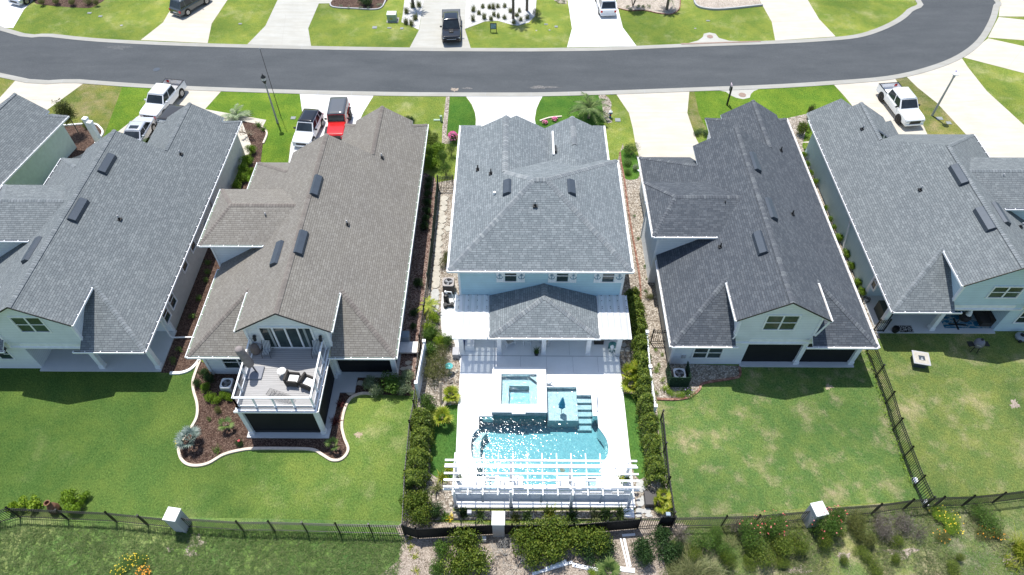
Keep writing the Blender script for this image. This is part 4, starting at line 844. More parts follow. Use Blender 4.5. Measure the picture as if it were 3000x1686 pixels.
stp=[xy(T(2,2,655,1088,DZ)),xy(T(2,2,797,1090,DZ)),xy(Z4(1160,360)),xy(Z4(902,360))]
hole=[main[0],main[1],main[2],xy(Z5(1800,188)),xy(Z3(1970,682)),xy(T(2,2,648,1008,DZ)),xy(T(2,2,652,1088,DZ)),xy(T(2,2,797,1090,DZ))]+main[7:]
outer=[xy(p) for p in ((-3.75,30.0,0),(-3.68,26.9,0),(-3.68,23,0),(-3.55,16.13,0),(7.2,16.22,0),(7.22,22,0),(7.22,26,0),(7.25,30.0,0))]
_c0=P(1330+1005/7.24,1040+405/7.24,.62); _c1=P(1330+1768/7.24,1040+1046/7.24,.62)
tubh=[Vector((_c0.x-.01,_c0.y+.01,0)),Vector((_c1.x+.01,_c0.y+.01,0)),Vector((_c1.x+.01,_c1.y-.01,0)),Vector((_c0.x-.01,_c1.y-.01,0))]
tri=tessellate_polygon([[Vector(p) for p in outer],[Vector(p) for p in hole],[Vector(p) for p in tubh]])
al=outer+hole+tubh; m=MB()
m.add([(p.x,p.y,DZ) for p in al],[tuple(t) for t in tri])
n=len(outer); m.add([(p.x,p.y,z) for z in(0,DZ) for p in outer],[(i,(i+1)%n,n+(i+1)%n,n+i) for i in range(n)])
n=len(hole); m.add([(p.x,p.y,z) for z in(DZ-.1,DZ) for p in hole],[(i,(i+1)%n,n+(i+1)%n,n+i) for i in range(n)])
o=m.build('pool_deck',M['deck']); b=bmesh.new(); b.from_mesh(o.data); bmesh.ops.remove_doubles(b,verts=b.verts,dist=.001); bmesh.ops.recalc_face_normals(b,faces=b.faces); b.to_mesh(o.data); b.free(); tag(o,kind='structure')
m=MB()
for x in (-1.35,.42,2.2,4.0,5.7): m.box(x-.007,x+.007,25.6 if x>2 or x<-1.4 else 25.95,26.85,DZ+.001,DZ+.004)
m.box(-3.68,7.2,26.88,26.92,DZ+.001,DZ+.006); m.box(-3.55,7.2,16.9,16.915,DZ+.001,DZ+.004)
for x in (-1.4,1.2,3.8): m.box(x,x+.012,27,29.9,DZ+.001,DZ+.004)
tag(m.build('deck_joint',M['deckjoint']),kind='structure')
sheet('side_pad',[T(1,2,1870,60),T(1,2,2020,60),(-3.7,30.1),(-3.7,26.2),T(1,2,1985,530),T(1,2,1870,500),T(1,2,1855,300)],.03,M['white_conc'])
# ---- swimming pool as one thing
pool=empty('swimming_pool',(1.6,20.5,0),'blue swimming pool with curved sides, sun shelf and steps','swimming pool')
def mosaic(name,a,b_,sc=22):
    t=NT(name,.5,.4); co=t.wco(); v=t.node('ShaderNodeTexVoronoi'); v.inputs['Scale'].default_value=sc; t.l.new(co,v.inputs['Vector']); s=t.node('ShaderNodeSeparateXYZ'); t.l.new(v.outputs['Color'],s.inputs[0])
    c=t.ramp(s.outputs[0],[(0,a),(1,b_)]); w1=t.node('ShaderNodeTexVoronoi',feature='SMOOTH_F1'); w1.inputs['Scale'].default_value=2.6; w1.inputs['Smoothness'].default_value=.3
    n=t.noise(co,3.5,2); t.color(t.mix(.6,c,t.ramp(n,[(.35,(.8,.85,.88)),(.65,(1.2,1.15,1.12))]),'MULTIPLY')); return t.m
M['pebble']=mosaic('aqua pebble plaster',(.30,.40,.43),(.48,.58,.61)); M['pebble_deep']=mosaic('depth shaded pebble plaster',(.20,.37,.40),(.34,.50,.52))  # deep copy is darker and tealer: water depth shading put into the colour
FZ=-1.15
def basin(poly,z0,z1,mat,name,parent,floor=True):
    n=len(poly); m=MB(); m.add([(p.x,p.y,z) for z in(z0,z1) for p in poly],[(i,(i+1)%n,n+(i+1)%n,n+i) for i in range(n)]+([tuple(range(n))] if floor else []))
    return m.build(name,mat,parent)
basin(hole,FZ,DZ-.1,M['pebble_deep'],'basin',pool)
m=MB(); m.prism([(p.x,p.y) for p in shelf],FZ+.01,DZ-.4); m.build('sun_shelf',M['pebble'],pool)
a,b_=T(2,2,655,1088,DZ),T(2,2,797,1090,DZ); y0,y1=a.y,Z4(900,370).y
for i in range(5):
    ya=y0-(y0-y1)*i/5; yb=y0-(y0-y1)*(i+1)/5
    MB().box(a.x+.01,b_.x-.01,yb,ya-.002,FZ+.01,DZ-.34-.2*i).build('pool_step',M['pebble'],pool)
inn=[Vector((p.x+.55,p.y,0)) for p in arcL]
m=MB(); m.prism([(p.x+.02,p.y) for p in arcL]+[(p.x,p.y) for p in inn[::-1]],FZ+.01,-.35); m.build('bench',M['pebble'],pool)
m=MB(); m.prism([(2.9,19.25),(3.05,19.3),(3.2,19.22),(3.25,19.1),(3.1,19.02),(2.95,19.05)],FZ,FZ+.02); m.build('floor_mosaic',plain('brown mosaic',(.35,.22,.15),.6),pool)
# water
def water(name,tint,dens,bs,sc=3.2,str_=.5,det=2):
    t=NT(name,.06,.5); co=t.wco((1,1.5,1),(0,0,.6)); a=t.noise(co,sc,det,.5); c=t.noise(t.wco((1,1,1),(0,0,-.3)),sc*2.3,0,.5)
    h=t.math('ADD',a,t.math('MULTIPLY',c,.3))
    bp=t.node('ShaderNodeBump'); bp.inputs['Strength'].default_value=str_; bp.inputs['Distance'].default_value=bs; t.l.new(h,bp.inputs['Height'])
    gl=t.node('ShaderNodeBsdfGlossy'); gl.inputs['Roughness'].default_value=.08; t.l.new(bp.outputs[0],gl.inputs['Normal'])
    tr=t.node('ShaderNodeBsdfTransparent'); tr.inputs[0].default_value=(.94,.985,1,1)
    fr=t.node('ShaderNodeFresnel'); fr.inputs[0].default_value=1.33; t.l.new(bp.outputs[0],fr.inputs['Normal'])
    mx=t.node('ShaderNodeMixShader'); t.l.new(fr.outputs[0],mx.inputs[0]); t.l.new(tr.outputs[0],mx.inputs[1]); t.l.new(gl.outputs[0],mx.inputs[2])
    va=t.node('ShaderNodeVolumeAbsorption'); va.inputs[0].default_value=tint+(1,); va.inputs[1].default_value=dens
    out=t.n['Material Output']; t.l.new(mx.outputs[0],out.inputs[0]); t.l.new(va.outputs[0],out.inputs['Volume']); return t.m
M['water']=water('pool water',(.22,.70,.74),.36,.026,4.6,1.0,1); M['spawater']=water('spa water',(.25,.8,.88),.45,.02,7,1.0)
def inset(poly,d):
    n=len(poly);c=[]
    ar=sum(poly[i].x*poly[(i+1)%n].y-poly[(i+1)%n].x*poly[i].y for i in range(n)); sg=1 if ar>0 else -1
    for i in range(n):
        a=(poly[i]-poly[i-1]).normalized(); b=(poly[(i+1)%n]-poly[i]).normalized(); na=Vector((-a.y,a.x,0))*sg; nb=Vector((-b.y,b.x,0))*sg; q=(na+nb); q=q.normalized() if q.length>.1 else na; c.append(poly[i]+q*d)
    return c
wi=inset(hole,.006); m=MB(); m.prism([(p.x,p.y) for p in wi],FZ+.004,DZ-.11); o=m.build('water',M['water'],pool); tag(o,'rippled blue pool water with sun glints')
# ---- spa
spa=empty('hot_tub',(.35,24.1,0),'raised square hot tub with a white rim beside the pool','hot tub')
sz=.62; oX0,oX1,oY0,oY1=-1.42,2.13,22.42,25.72
o0,o1=P(*[1330+818/7.24,1040+252/7.24],sz),P(1330+1977/7.24,1040+1222/7.24,sz); oX0,oY1,oX1,oY0=o0.x,o0.y,o1.x,o1.y
i0,i1=P(1330+1005/7.24,1040+405/7.24,sz),P(1330+1768/7.24,1040+1046/7.24,sz); iX0,iY1,iX1,iY0=i0.x,i0.y,i1.x,i1.y
rim=MB()
for q in ((oX0,oX1,iY1,oY1),(oX0,oX1,oY0,iY0),(oX0,iX0,iY0,iY1),(iX1,oX1,iY0,iY1)): rim.box(*q,sz-.07,sz)
rim.box(.02+oX0+1.3,oX0+2.2,oY0-.09,oY0,sz-.12,sz-.03); rim.build('rim',M['deck'],spa)
t=NT('stacked slate',.6,.4); co=t.wco(); b=t.node('ShaderNodeTexBrick'); mp=t.node('ShaderNodeCombineXYZ'); s=t.node('ShaderNodeSeparateXYZ'); t.l.new(co,s.inputs[0]); t.l.new(s.outputs[0],mp.inputs[0]); t.l.new(s.outputs[2],mp.inputs[1]); t.l.new(mp.outputs[0],b.inputs['Vector'])
for k,v in (('Color1',(.16,.23,.26,1)),('Color2',(.36,.46,.50,1)),('Mortar',(.05,.07,.08,1)),('Scale',1),('Brick Width',.32),('Row Height',.055),('Mortar Size',.006)): b.inputs[k].default_value=v
t.color(b.outputs[0]); M['slatewall']=t.m
w1=MB(); e=.03
w1.box(oX0+e,oX1-e,oY0+e,iY0-.0,FZ+.02,sz-.072); w1.box(iX1,oX1-e,iY0+.001,oY1-e,DZ-.5,sz-.072); w1.box(oX0+e,iX0,iY0+.001,oY1-e,.0,sz-.072); w1.box(iX0+.001,iX1-.001,iY1,oY1-e,0,sz-.072); w1.build('stone_wall',M['slatewall'],spa)
bs=MB(); bs.box(iX0,iX1,iY0,iY1,-.5,-.45); bs.box(iX0+.002,iX0+.5,iY0,iY1,-.4499,.12); bs.box(iX1-.5,iX1-.002,iY0,iY1,-.4499,.12); bs.box(iX0+.5,iX1-.5,iY1-.62,iY1-.001,-.4499,.12); bs.box(iX0+.5,iX1-.5,iY0+.001,iY0+.15,-.4499,.12)
bs.build('seat_bench',M['pebble'],spa); tr_=MB(); tr_.add([(iX1-.55,iY1-.002,.4),(iX1-.003,iY1-.002,.4),(iX1-.003,iY1-.5,.4)],[(0,2,1)]); tr_.build('corner_seat',M['pebble'],spa)
MB().box(iX0+.004,iX1-.004,iY0+.004,iY1-.004,-.44,.53).build('water',M['spawater'],spa)
# ---- raised spill planters and white blocks on the south side of the pool
def tub(x0,x1,y0,y1,label):
    t=empty('spill_basin',((x0+x1)/2,(y0+y1)/2,0),label,'water feature','spill basins'); m=MB()
    for q in ((x0-.25,x0,y0,y1),(x1,x1+.25,y0,y1),(x0-.25,x1+.25,y0-.2,y0),(x0-.25,x1+.25,y1,y1+.06)): m.box(*q,DZ,.6)
    m.build('wall',M['deck'],t); MB().box(x0,x1,y0,y1,DZ+.003,DZ+.05).build('floor',M['pebble'],t); MB().box(x0+.003,x1-.003,y0+.003,y1-.003,DZ+.06,.5).build('water',M['spawater'],t)
tub(-1.72,-1.1,17.1,17.85,'small square spill basin under the left of the pergola'); tub(4.3,4.95,17.1,17.85,'small square spill basin under the right of the pergola')
for x0,x1,y0,y1,lab in ((-.15,.55,17.35,17.95,'low white block left of the pool lobe under the pergola'),(2.55,3.3,17.35,17.95,'low white block right of the pool lobe under the pergola'),(-3.2,-2.5,16.95,17.5,'white planter box with spiky plants at the left of the pergola'),(5.85,6.55,16.95,17.45,'white planter box with leafy plants at the right of the pergola')):
    MBx=MB().box(x0,x1,y0,y1,DZ,.62); o=MBx.build('white_block' if 'block' in lab else 'planter_box',M['deck'],bevel=.02); tag(o,lab,'planter' if 'planter' in lab else 'block')
# ---- pergola
pg=empty('pergola',(1.6,17,DZ),'white slatted pergola over the near end of the pool','pergola')
fx=[-3.43,-.17,3.36,6.73]
for y in (16.22,17.88):
    for x in fx:
        m=MB(); m.cm=0; m.box(x-.08,x+.08,y-.08,y+.08,DZ+.03,2.42); m.cm=1; m.box(x-.12,x+.12,y-.12,y+.12,DZ,DZ+.06); m.build('post',[M['vinyl'],M['slate']],pg)
for y in (16.3,17.8):
    MB().box(-4.02,7.12,y-.035,y+.035,2.3,2.46).build('header_beam',M['vinyl'],pg)
for i in range(13):
    x=-3.45+i*10.17/12; MB().box(x-.03,x+.03,15.9,18.47,2.462,2.6).build('rafter',M['vinyl'],pg)
for y in (17.97,17.57,17.16,16.76,16.36): MB().box(-4.0,7.14,y-.05,y+.05,2.602,2.68).build('purlin',M['vinyl'],pg)
for i in range(3):
    m=MB(); a,b=fx[i]+.09,fx[i+1]-.09
    for k in range(11): z=.86+k*.105; m.bar((a,16.25,z),(b,16.25,z),.02,.075)
    m.box((a+b)/2-.06,(a+b)/2+.06,16.2,16.235,.8,1.98); m.build('slat_screen',plain('shade grey vinyl slats',(.50,.55,.60),.5),pg)  # slat grey holds the shade of the backlit side, put into the colour
# ================================================================ boundary fences
def picket(pts,label,h=1.45,step=.13,bay=2.4,mat=None,solid=False,shared=True):
    mat=mat or M['black']; L0=Vector(pts[0]); root=empty('picket_fence' if not solid else 'covered_fence',(L0.x,L0.y,0),label,'fence','black boundary fences')
    for a,b in zip(pts,pts[1:]):
        a=Vector((a[0],a[1],0)); b=Vector((b[0],b[1],0)); L=(b-a).length; n=max(1,round(L/bay)); d=(b-a)/n; u=d.normalized()
        for i in range(n):
            p=a+d*i; q=p+d; m=MB()
            for z in (.2,h-.28,h-.08): m.bar(p+Vector((0,0,z)),q+Vector((0,0,z)),.035,.04)
            k=int(d.length/step)
            for j in range(1,k): c=p+d*(j/k); m.obox(c+Vector((0,0,h/2+.03)),(.028,.028,h-.06),math.atan2(u.y,u.x))
            if solid: m.bar(p+Vector((0,0,h/2)),q+Vector((0,0,h/2)),.012,h-.15)
            m.build('picket_panel',mat,root)
        for i in range(n+1):
            p=a+d*i; m=MB(); m.obox(p+Vector((0,0,h/2+.04)),(.075,.075,h+.08),math.atan2(u.y,u.x)); m.obox(p+Vector((0,0,h+.1)),(.1,.1,.04),math.atan2(u.y,u.x)); m.build('post',mat,root)
    return root
fb=lambda c,r,x,y: T(c,r,x,y)
picket([(-30,15.1),fb(0,3,205,875),fb(0,3,1165,920),fb(0,3,1790,985)],'black picket fence along the meadow left of the grey pillar')
picket([fb(0,3,1850,970),fb(0,3,2430,1010),fb(1,3,190,1010),fb(1,3,840,1030),fb(1,3,1480,1045)],'black picket fence between the two pillars behind the taupe house yard')
M['dkcover']=plain('black fence cover',(.012,.013,.014),.8)
picket([fb(1,3,1490,1045),(-5.5,14.35),fb(1,3,2380,1040)],'black covered fence left of the middle pillar',1.5,solid=True,mat=M['dkcover'])
picket([fb(1,3,2460,1040),fb(2,3,0,1045),fb(2,3,600,1040),fb(2,3,1245,985)],'black covered fence behind the pergola right of the middle pillar',1.5,solid=True,mat=M['dkcover'])
g=picket([fb(2,3,1250,975),fb(2,3,1450,965)],'narrow black gate beside the covered fence and the steps',1.4,.12,3); g['category']='gate'; g.name='garden_gate'
picket([fb(2,3,1460,965),fb(2,3,1580,965)],'short black covered fence piece right of the narrow gate',1.5,solid=True,mat=M['dkcover'])
picket([fb(2,3,1585,970),fb(2,3,2080,960),fb(2,3,2400,950),fb(3,3,380,900)],'black picket fence left of the right pillar along the patchy lawn')
picket([fb(3,3,500,880),fb(3,3,1030,840),fb(3,3,1340,795),fb(3,3,1640,770),fb(3,3,1930,760),fb(3,3,2230,730),(31,17.0)],'black picket fence right of the right pillar at the dry lawn')
picket([fb(3,2,985,660),fb(3,2,1175,1180),fb(3,2,1250,1445),fb(3,3,1340,280),fb(3,3,1450,565),fb(3,3,1545,770)],'black picket fence running between the two right back yards')
M['bluerail']=plain('blue grey fence rail',(.10,.13,.18),.5)
picket([fb(1,1,1735,1448),fb(1,2,1655,600),fb(1,2,1600,1250),fb(1,2,1560,1448),fb(1,3,1500,500),fb(1,3,1475,1030)],'thin dark fence along the left side of the pool yard',1.2,.2,2.4)
picket([fb(1,1,1835,470),fb(1,1,1775,1100),fb(1,1,1735,1440)],'dark green covered fence beside the stepping stone path',1.4,solid=True,mat=plain('green mesh cover',(.025,.05,.035),.9,var=.5,vs=20))
g=picket([fb(1,1,1838,468),fb(1,1,1985,470)],'black gate at the far end of the stepping stone path',1.5,.13,2.4,mat=M['black']); g.name='garden_gate'; g['category']='gate'
picket([fb(2,2,1490,1345),fb(2,3,1540,560),fb(2,3,1590,900)],'dark fence along the right hedge by the patchy lawn',1.2,.2,2.4)
g=picket([fb(2,2,1392,568),fb(2,2,1540,565)],'black gate between the white fence and the charcoal roofed house',1.5,.14,2.4); g.name='garden_gate'; g['category']='gate'
g=picket([fb(3,2,1050,458),fb(3,2,1150,460)],'short black gate beside the dry lawn patio',1.4,.13,2.4); g.name='garden_gate'; g['category']='gate'
def vinyl(pts,label,h=1.75):
    root=empty('vinyl_fence',(pts[0][0],pts[0][1],0),label,'fence','white vinyl privacy fences')
    for a,b in zip(pts,pts[1:]):
        a=Vector((a[0],a[1],0));b=Vector((b[0],b[1],0)); m=MB(); m.bar(a+Vector((0,0,h/2)),b+Vector((0,0,h/2)),.04,h-.1)
        for z in (.12,h-.05,h*.8): m.bar(a+Vector((0,0,z)),b+Vector((0,0,z)),.09,.12)
        m.build('panel',M['vinyl'],root)
    for p in pts:
        m=MB(); m.box(p[0]-.08,p[0]+.08,p[1]-.08,p[1]+.08,0,h+.08); m.box(p[0]-.11,p[0]+.11,p[1]-.11,p[1]+.11,h+.08,h+.16); m.build('post',M['vinyl'],root)
tp=lambda c,r,x,y,h=1.85: xy(T(c,r,x,y,h))
vinyl([tp(1,2,1688,548),tp(1,2,1608,965)],'white vinyl fence left of the pool terrace by the feathery shrub')
vinyl([tp(2,2,1360,455),tp(2,2,1390,805),tp(2,2,1445,1200)],'white vinyl fence right of the pool terrace beside the hedge')
# stucco pillars
def pillar(c,r,px,h,label,rz=0,w=1.05,d=.95,z=None):
    p=T(c,r,*px,h); o=empty('stucco_pillar',(p.x,p.y,0),label,'pillar','stucco pillars on the rear boundary',rz); m=MB(); m.box(-w/2+.03,w/2-.03,-d/2+.03,d/2-.03,0,h-.08); m.build('shaft',M['stucco'],o,world=False); m=MB(); m.box(-w/2,w/2,-d/2,d/2,h-.08,h); m.build('cap',M['stuccotop'],o,world=False)
pillar(0,3,(1708,838),1.9,'grey stucco pillar at the left between two picket fences',R_(-8),.76,.76)
pillar(1,3,(2413,878),1.9,'grey stucco pillar in the middle in front of the pergola',0,.74,.80)
pillar(3,3,(515,785),1.9,'white capped stucco pillar at the right behind pink flowers',R_(12),.74,.80)
# flagstones
rnd=random.Random(5)
def stone(c,r,x,y,rx,ry,mat,label,group,h=.05):
    h+=rnd.random()*.03; p=T(c,r,x,y); n=rnd.randint(5,7); a0=rnd.random()*6; pts=[(p.x+rx*rnd.uniform(.75,1.1)*math.cos(a0+2*math.pi*i/n),p.y+ry*rnd.uniform(.75,1.1)*math.sin(a0+2*math.pi*i/n)) for i in range(n)]
    o=MB().prism(pts,.0,h).build('flagstone',mat); tag(o,label,'flagstone',group)
for i,(x,y) in enumerate([(1895,560),(1885,610),(1890,660),(1860,710),(1875,750),(1870,785),(1860,840),(1930,865),(1845,905),(1835,960),(1835,1015),(1830,1080),(1825,1140),(1820,1200),(1812,1265),(1812,1320),(1810,1370),(1808,1425)]):
    stone(1,1,x,y,.36,.4,M['flag2'],'cream flagstone in the path left of the pool house','flagstones of the side path')
for x,y in [(1800,70),(1790,130),(1790,210)]: stone(1,2,x,y,.4,.5,M['flag'],'grey flagstone at the end of the side path by the white pad','grey flagstones')
for x,y,rx,ry in [(1280,560,.3,.45),(1300,680,.14,.16),(1275,720,.28,.35),(1340,730,.18,.14),(1275,810,.3,.22),(1350,810,.25,.25),(1260,855,.22,.12),(1360,855,.25,.15)]: stone(2,3,x,y,rx,ry,M['flag'],'dark grey flagstone right of the pergola','flagstones right of the pergola')
for c,r,x,y in [(1,2,1530,770),(1,2,1545,820),(1,2,1480,830),(1,2,990,975),(1,2,1050,975),(1,2,955,1072)]: stone(c,r,x,y,.28,.22,M['flag2'],'tan stepping stone in the dark mulch beside the screened porch','stepping stones in the mulch')
for c,r,x,y in [(2,2,1120,590),(2,2,1160,640),(2,2,1100,640)]: stone(c,r,x,y,.25,.22,M['flag'],'dark stone slab in the shade right of the porch','slabs right of the porch')
# planks in front
pl=MB()
def plank(c,r,a,b,w,label,z=.05):
    p=T(c,r,*a);q=T(c,r,*b); o=MB().bar((p.x,p.y,z),(q.x,q.y,z),w,.05).build('plank',M['vinyl']); tag(o,label,'plank','white planks on the sand')
plank(2,3,(1080,1085),(1150,1370),.09,'long white plank leading to the gate, left of two'); plank(2,3,(1115,1085),(1178,1365),.13,'long white plank leading to the gate, right of two')
plank(2,3,(1095,1055),(1225,1045),.14,'short white plank in front of the gate'); plank(2,3,(600,1345),(860,1400),.22,'white plank behind the yellow shrub, left piece'); plank(2,3,(1060,1385),(1220,1405),.25,'white plank behind the spiky plant, right piece')
plank(2,3,(200,1440),(600,1320),.16,'weathered grey plank pile under the big shrub',.08); plank(2,3,(330,1390),(540,1310),.12,'short grey board on the plank pile',.14)
# ================================================================ small equipment
def ac(c,r,px,label,s=.75,h=.8,top='white',rz=0):
    p=T(c,r,*px,h); o=empty('air_conditioner',(p.x,p.y,0),label,'air conditioner','outdoor air conditioning units',rz)
    m=MB(); m.box(-s/2,s/2,-s/2,s/2,.05,h-.08); m.build('cabinet',M['stucco'] if top=='white' else plain('dark brown cabinet',(.06,.05,.045),.6),o,world=False,bevel=.03)
    tm=M['white'] if top=='white' else plain('beige lid',(.34,.31,.29),.6); n=32; m=MB(); R=s*.41
    sq=[]; 
    for i in range(n):
        a=2*math.pi*i/n; k=1/max(abs(math.cos(a)),abs(math.sin(a))); k=min(k,1.28); sq.append((s/2*1.02*k*math.cos(a),s/2*1.02*k*math.sin(a)))
    vs=[(x,y,h) for x,y in sq]+[(R*math.cos(2*math.pi*i/n),R*math.sin(2*math.pi*i/n),h) for i in range(n)]+[(x,y,h-.09) for x,y in sq]+[(R*math.cos(2*math.pi*i/n),R*math.sin(2*math.pi*i/n),h-.09) for i in range(n)]
    m.add(vs,[(i,(i+1)%n,n+(i+1)%n,n+i) for i in range(n)]+[(2*n+i,2*n+(i+1)%n,(i+1)%n,i) for i in range(n)]+[(n+i,n+(i+1)%n,3*n+(i+1)%n,3*n+i) for i in range(n)]); m.build('lid',tm,o,world=False)
    m=MB(); m.tube((0,0,h-.085),(0,0,h-.08),R,24); m.build('fan_well',M['black'],o,world=False)
    m=MB()
    for k in range(3):
        a=k*2.09+.4; mm=Matrix.Rotation(a,4,'Z'); q=MB(mm); m.add([mm@Vector(v) for v in ((.04,-.03,h-.06),(R*.9,-.14,h-.05),(R*.95,.1,h-.07),(.04,.06,h-.06))],[(0,1,2,3)])
    m.tube((0,0,h-.07),(0,0,h-.03),.06,12); m.build('fan',plain('grey fan blades',(.22,.23,.24),.5),o,world=False)
    m=MB()
    for k in range(4): R2=R*(k+1)/4.2; [m.tube((R2*math.cos(2*math.pi*i/20),R2*math.sin(2*math.pi*i/20),h-.01),(R2*math.cos(2*math.pi*(i+1)/20),R2*math.sin(2*math.pi*(i+1)/20),h-.01),.006,4,cap=False) for i in range(20)]
    m.build('grille',M['stucco'],o,world=False); return o
ac(0,2,(2275,970),'white air conditioner in the mulch left of the deck'); ac(1,1,(1933,1392),'beige topped tall air conditioner beside the blue house',.82,1.05,'beige'); ac(2,2,(1685,872),'white air conditioner enclosed by the leafy screen panels',.78,.75)
def T_(c,r,x,y,z=0): return T(c,r,x,y,z)
p=T(1,2,1495,480,1.0); o=MB().box(p.x-.3,p.x+.3,p.y-.25,p.y+.3,.2,1.0).build('equipment_box',plain('blue grey box',(.20,.25,.30),.6),bevel=.02); tag(o,'blue grey equipment box in the shade right of the taupe house','equipment box')
a=T(1,2,1445,710,.0); b=T(1,2,1590,600,.5); o=empty('low_wall',(a.x,a.y,0),'low white wall with a cream edge beside the taupe house','low wall'); MB().box(a.x,a.x+1.35,a.y+.1,a.y+1.0,.3,.45).build('slab',M['white'],o); MB().box(a.x+1.2,a.x+1.36,a.y+.1,a.y+1.05,.0,.46).build('edge',M['border'],o)
# pool pump set
p=T(1,2,1935,180); o=empty('pool_pump',(p.x,p.y,0),'black pool pump and filter with white pipes on the white pad','pool pump')
m=MB(); m.lathe([(.2,.0),(.22,.1),(.2,.7),(.17,.78),(.13,.85),(0,.88)],(p.x-.15,p.y+.2,0),16); m.build('filter_tank',M['black'],o)
m=MB(); m.tube((p.x-.25,p.y-.25,.2),(p.x+.35,p.y-.2,.2),.13,12); m.tube((p.x+.3,p.y-.2,.0),(p.x+.3,p.y-.2,.4),.12,12); m.tube((p.x-.2,p.y-.25,.0),(p.x-.2,p.y-.25,.35),.16,12); m.build('motor',M['black'],o)
m=MB(); pts=[(p.x-.1,p.y+.3,.8),(p.x-.05,p.y+.35,1.05),(p.x+.25,p.y+.35,1.0),(p.x+.4,p.y+.3,.1),(p.x+.9,p.y+.3,.1)]
for a,b in zip(pts,pts[1:]): m.tube(a,b,.04,8)
m.box(p.x-.25,p.x-.13,p.y+.35,p.y+.5,.8,1.0); m.build('pipe',M['white'],o)
# leafy screen round AC at H4
p=T(2,2,1685,990); o=empty('leafy_screen',(p.x,p.y,0),'dark green artificial leaf screen around the air conditioner','screen')
q0=T(2,2,1570,1010); q1=T(2,2,1765,1000); y2=26.1
# ---- leaf clouds (used by the screen, shrubs, hedges and trees)
def cloud_pts(rs,n,rx,ry,rz,lumps=9,shell=.35):
    c=rs.normal(size=(lumps,3)); c/=np.linalg.norm(c,axis=1)[:,None]; c*=rs.uniform(.25,.62,(lumps,1)); c[:,2]=np.abs(c[:,2])*.9-.1
    r=rs.uniform(.35,.55,lumps)
    k=rs.integers(0,lumps,n); d=rs.normal(size=(n,3)); d/=np.linalg.norm(d,axis=1)[:,None]
    p=c[k]+d*(r[k]*(1-shell*rs.random(n)**1.5))[:,None]
    return p*np.array([rx,ry,rz]),d
def leaves_mesh(name,pts,nrm,size,rs,aspect=.55,tilt=.7,droop=0):
    n=len(pts); a=rs.normal(size=(n,3)); nn=nrm+a*tilt; nn/=np.linalg.norm(nn,axis=1)[:,None]
    t=np.cross(nn,rs.normal(size=(n,3))); t/=np.linalg.norm(t,axis=1)[:,None]+1e-9; b=np.cross(nn,t)
    s=(size*rs.uniform(.6,1.3,n))[:,None]; t=t*s; b=b*s*aspect
    V=np.stack([pts-t,pts-b*.9+t*.1,pts+t,pts+b*.9+t*.1],1).reshape(-1,3); V[:,2]=np.maximum(V[:,2],.01)
    return fastmesh(name,V,np.arange(4*n).reshape(n,4))
L={}
L['green']=leafmat('mid green leaves',(0.034,0.086,0.014),(0.086,0.172,0.025),(0.161,0.253,0.046)); L['yellowgreen']=leafmat('yellow green leaves',(.075,.150,.008),(.16,.27,.015),(.26,.38,.04))
L['dark']=leafmat('dark green leaves',(0.014,0.042,0.012),(0.038,0.084,0.022),(0.072,0.132,0.036)); L['olive']=leafmat('olive leaves',(0.062,0.081,0.022),(0.131,0.156,0.037),(0.213,0.213,0.062))
L['hedge']=leafmat('hedge leaves',(0.043,0.087,0.012),(0.123,0.181,0.020),(0.232,0.275,0.043)); L['varieg']=leafmat('variegated pale leaves',(.11,.17,.09),(.24,.31,.17),(.42,.46,.32))
L['grey']=leafmat('dry grey twigs',(.10,.085,.07),(.19,.165,.145),(.28,.25,.22)); L['lime']=leafmat('lime leaves',(.12,.22,.01),(.24,.36,.02),(.36,.46,.06))
L['maroon']=leafmat('maroon leaves',(.05,.012,.015),(.12,.03,.03),(.2,.06,.05)); L['blue']=leafmat('blue grey fan leaves',(.10,.15,.135),(.19,.25,.23),(.30,.36,.34))
L['palm']=leafmat('palm fronds',(.05,.10,.02),(.12,.19,.05),(.2,.26,.08)); L['palmy']=leafmat('yellow green palm fronds',(.13,.20,.015),(.28,.34,.02),(.45,.42,.08))
L['grassy']=leafmat('ornamental grass',(.10,.13,.05),(.22,.24,.10),(.36,.35,.18)); L['strap']=leafmat('strap leaves',(.05,.12,.015),(.10,.20,.03),(.17,.28,.05))
L['pink']=leafmat('pink petals',(.55,.05,.25),(.75,.12,.38),(.85,.3,.5),.1); L['red']=leafmat('coral petals',(.65,.05,.08),(.80,.15,.18),(.85,.3,.3),.1); L['orange']=leafmat('orange petals',(.75,.22,.02),(.85,.35,.03),(.9,.5,.08),.1)
L['yellow']=leafmat('yellow petals',(.75,.5,.02),(.85,.65,.04),(.9,.75,.1),.1); L['purple']=leafmat('purple petals',(.3,.2,.5),(.45,.35,.65),(.6,.5,.75),.1)
m=MB()
y0_=min(q0.y,q1.y)
for a,b in (((q0.x,y0_),(q1.x,y0_)),((q0.x,y0_),(q0.x,y0_+1.25)),((q1.x,y0_),(q1.x,y0_+1.3))): m.bar((*a,.6),(*b,.6),.03,1.15)
m.build('panel',plain('green panel backing',(.012,.035,.02),.9),o)
rs=np.random.default_rng(3); pts=[];nr=[]
for a,b,nv in (((q0.x,y0_),(q1.x,y0_),(0,-1,0)),((q0.x,y0_),(q0.x,y0_+1.25),(-1,0,0)),((q1.x,y0_),(q1.x,y0_+1.3),(1,0,0))):
    u=rs.random(900)[:,None]; pts.append(np.hstack([np.array(a)+(np.array(b)-np.array(a))*u,rs.uniform(.02,1.22,(900,1))])+rs.normal(size=(900,3))*.03); nr.append(np.tile(nv,(900,1)))
me=leaves_mesh('leaf_cover',np.vstack(pts)-np.array(o.location),np.vstack(nr).astype(float),.035,rs); link('leaf_cover',me,leafmat('artificial ivy',(.008,.04,.02),(.025,.085,.045),(.08,.16,.10)),o)
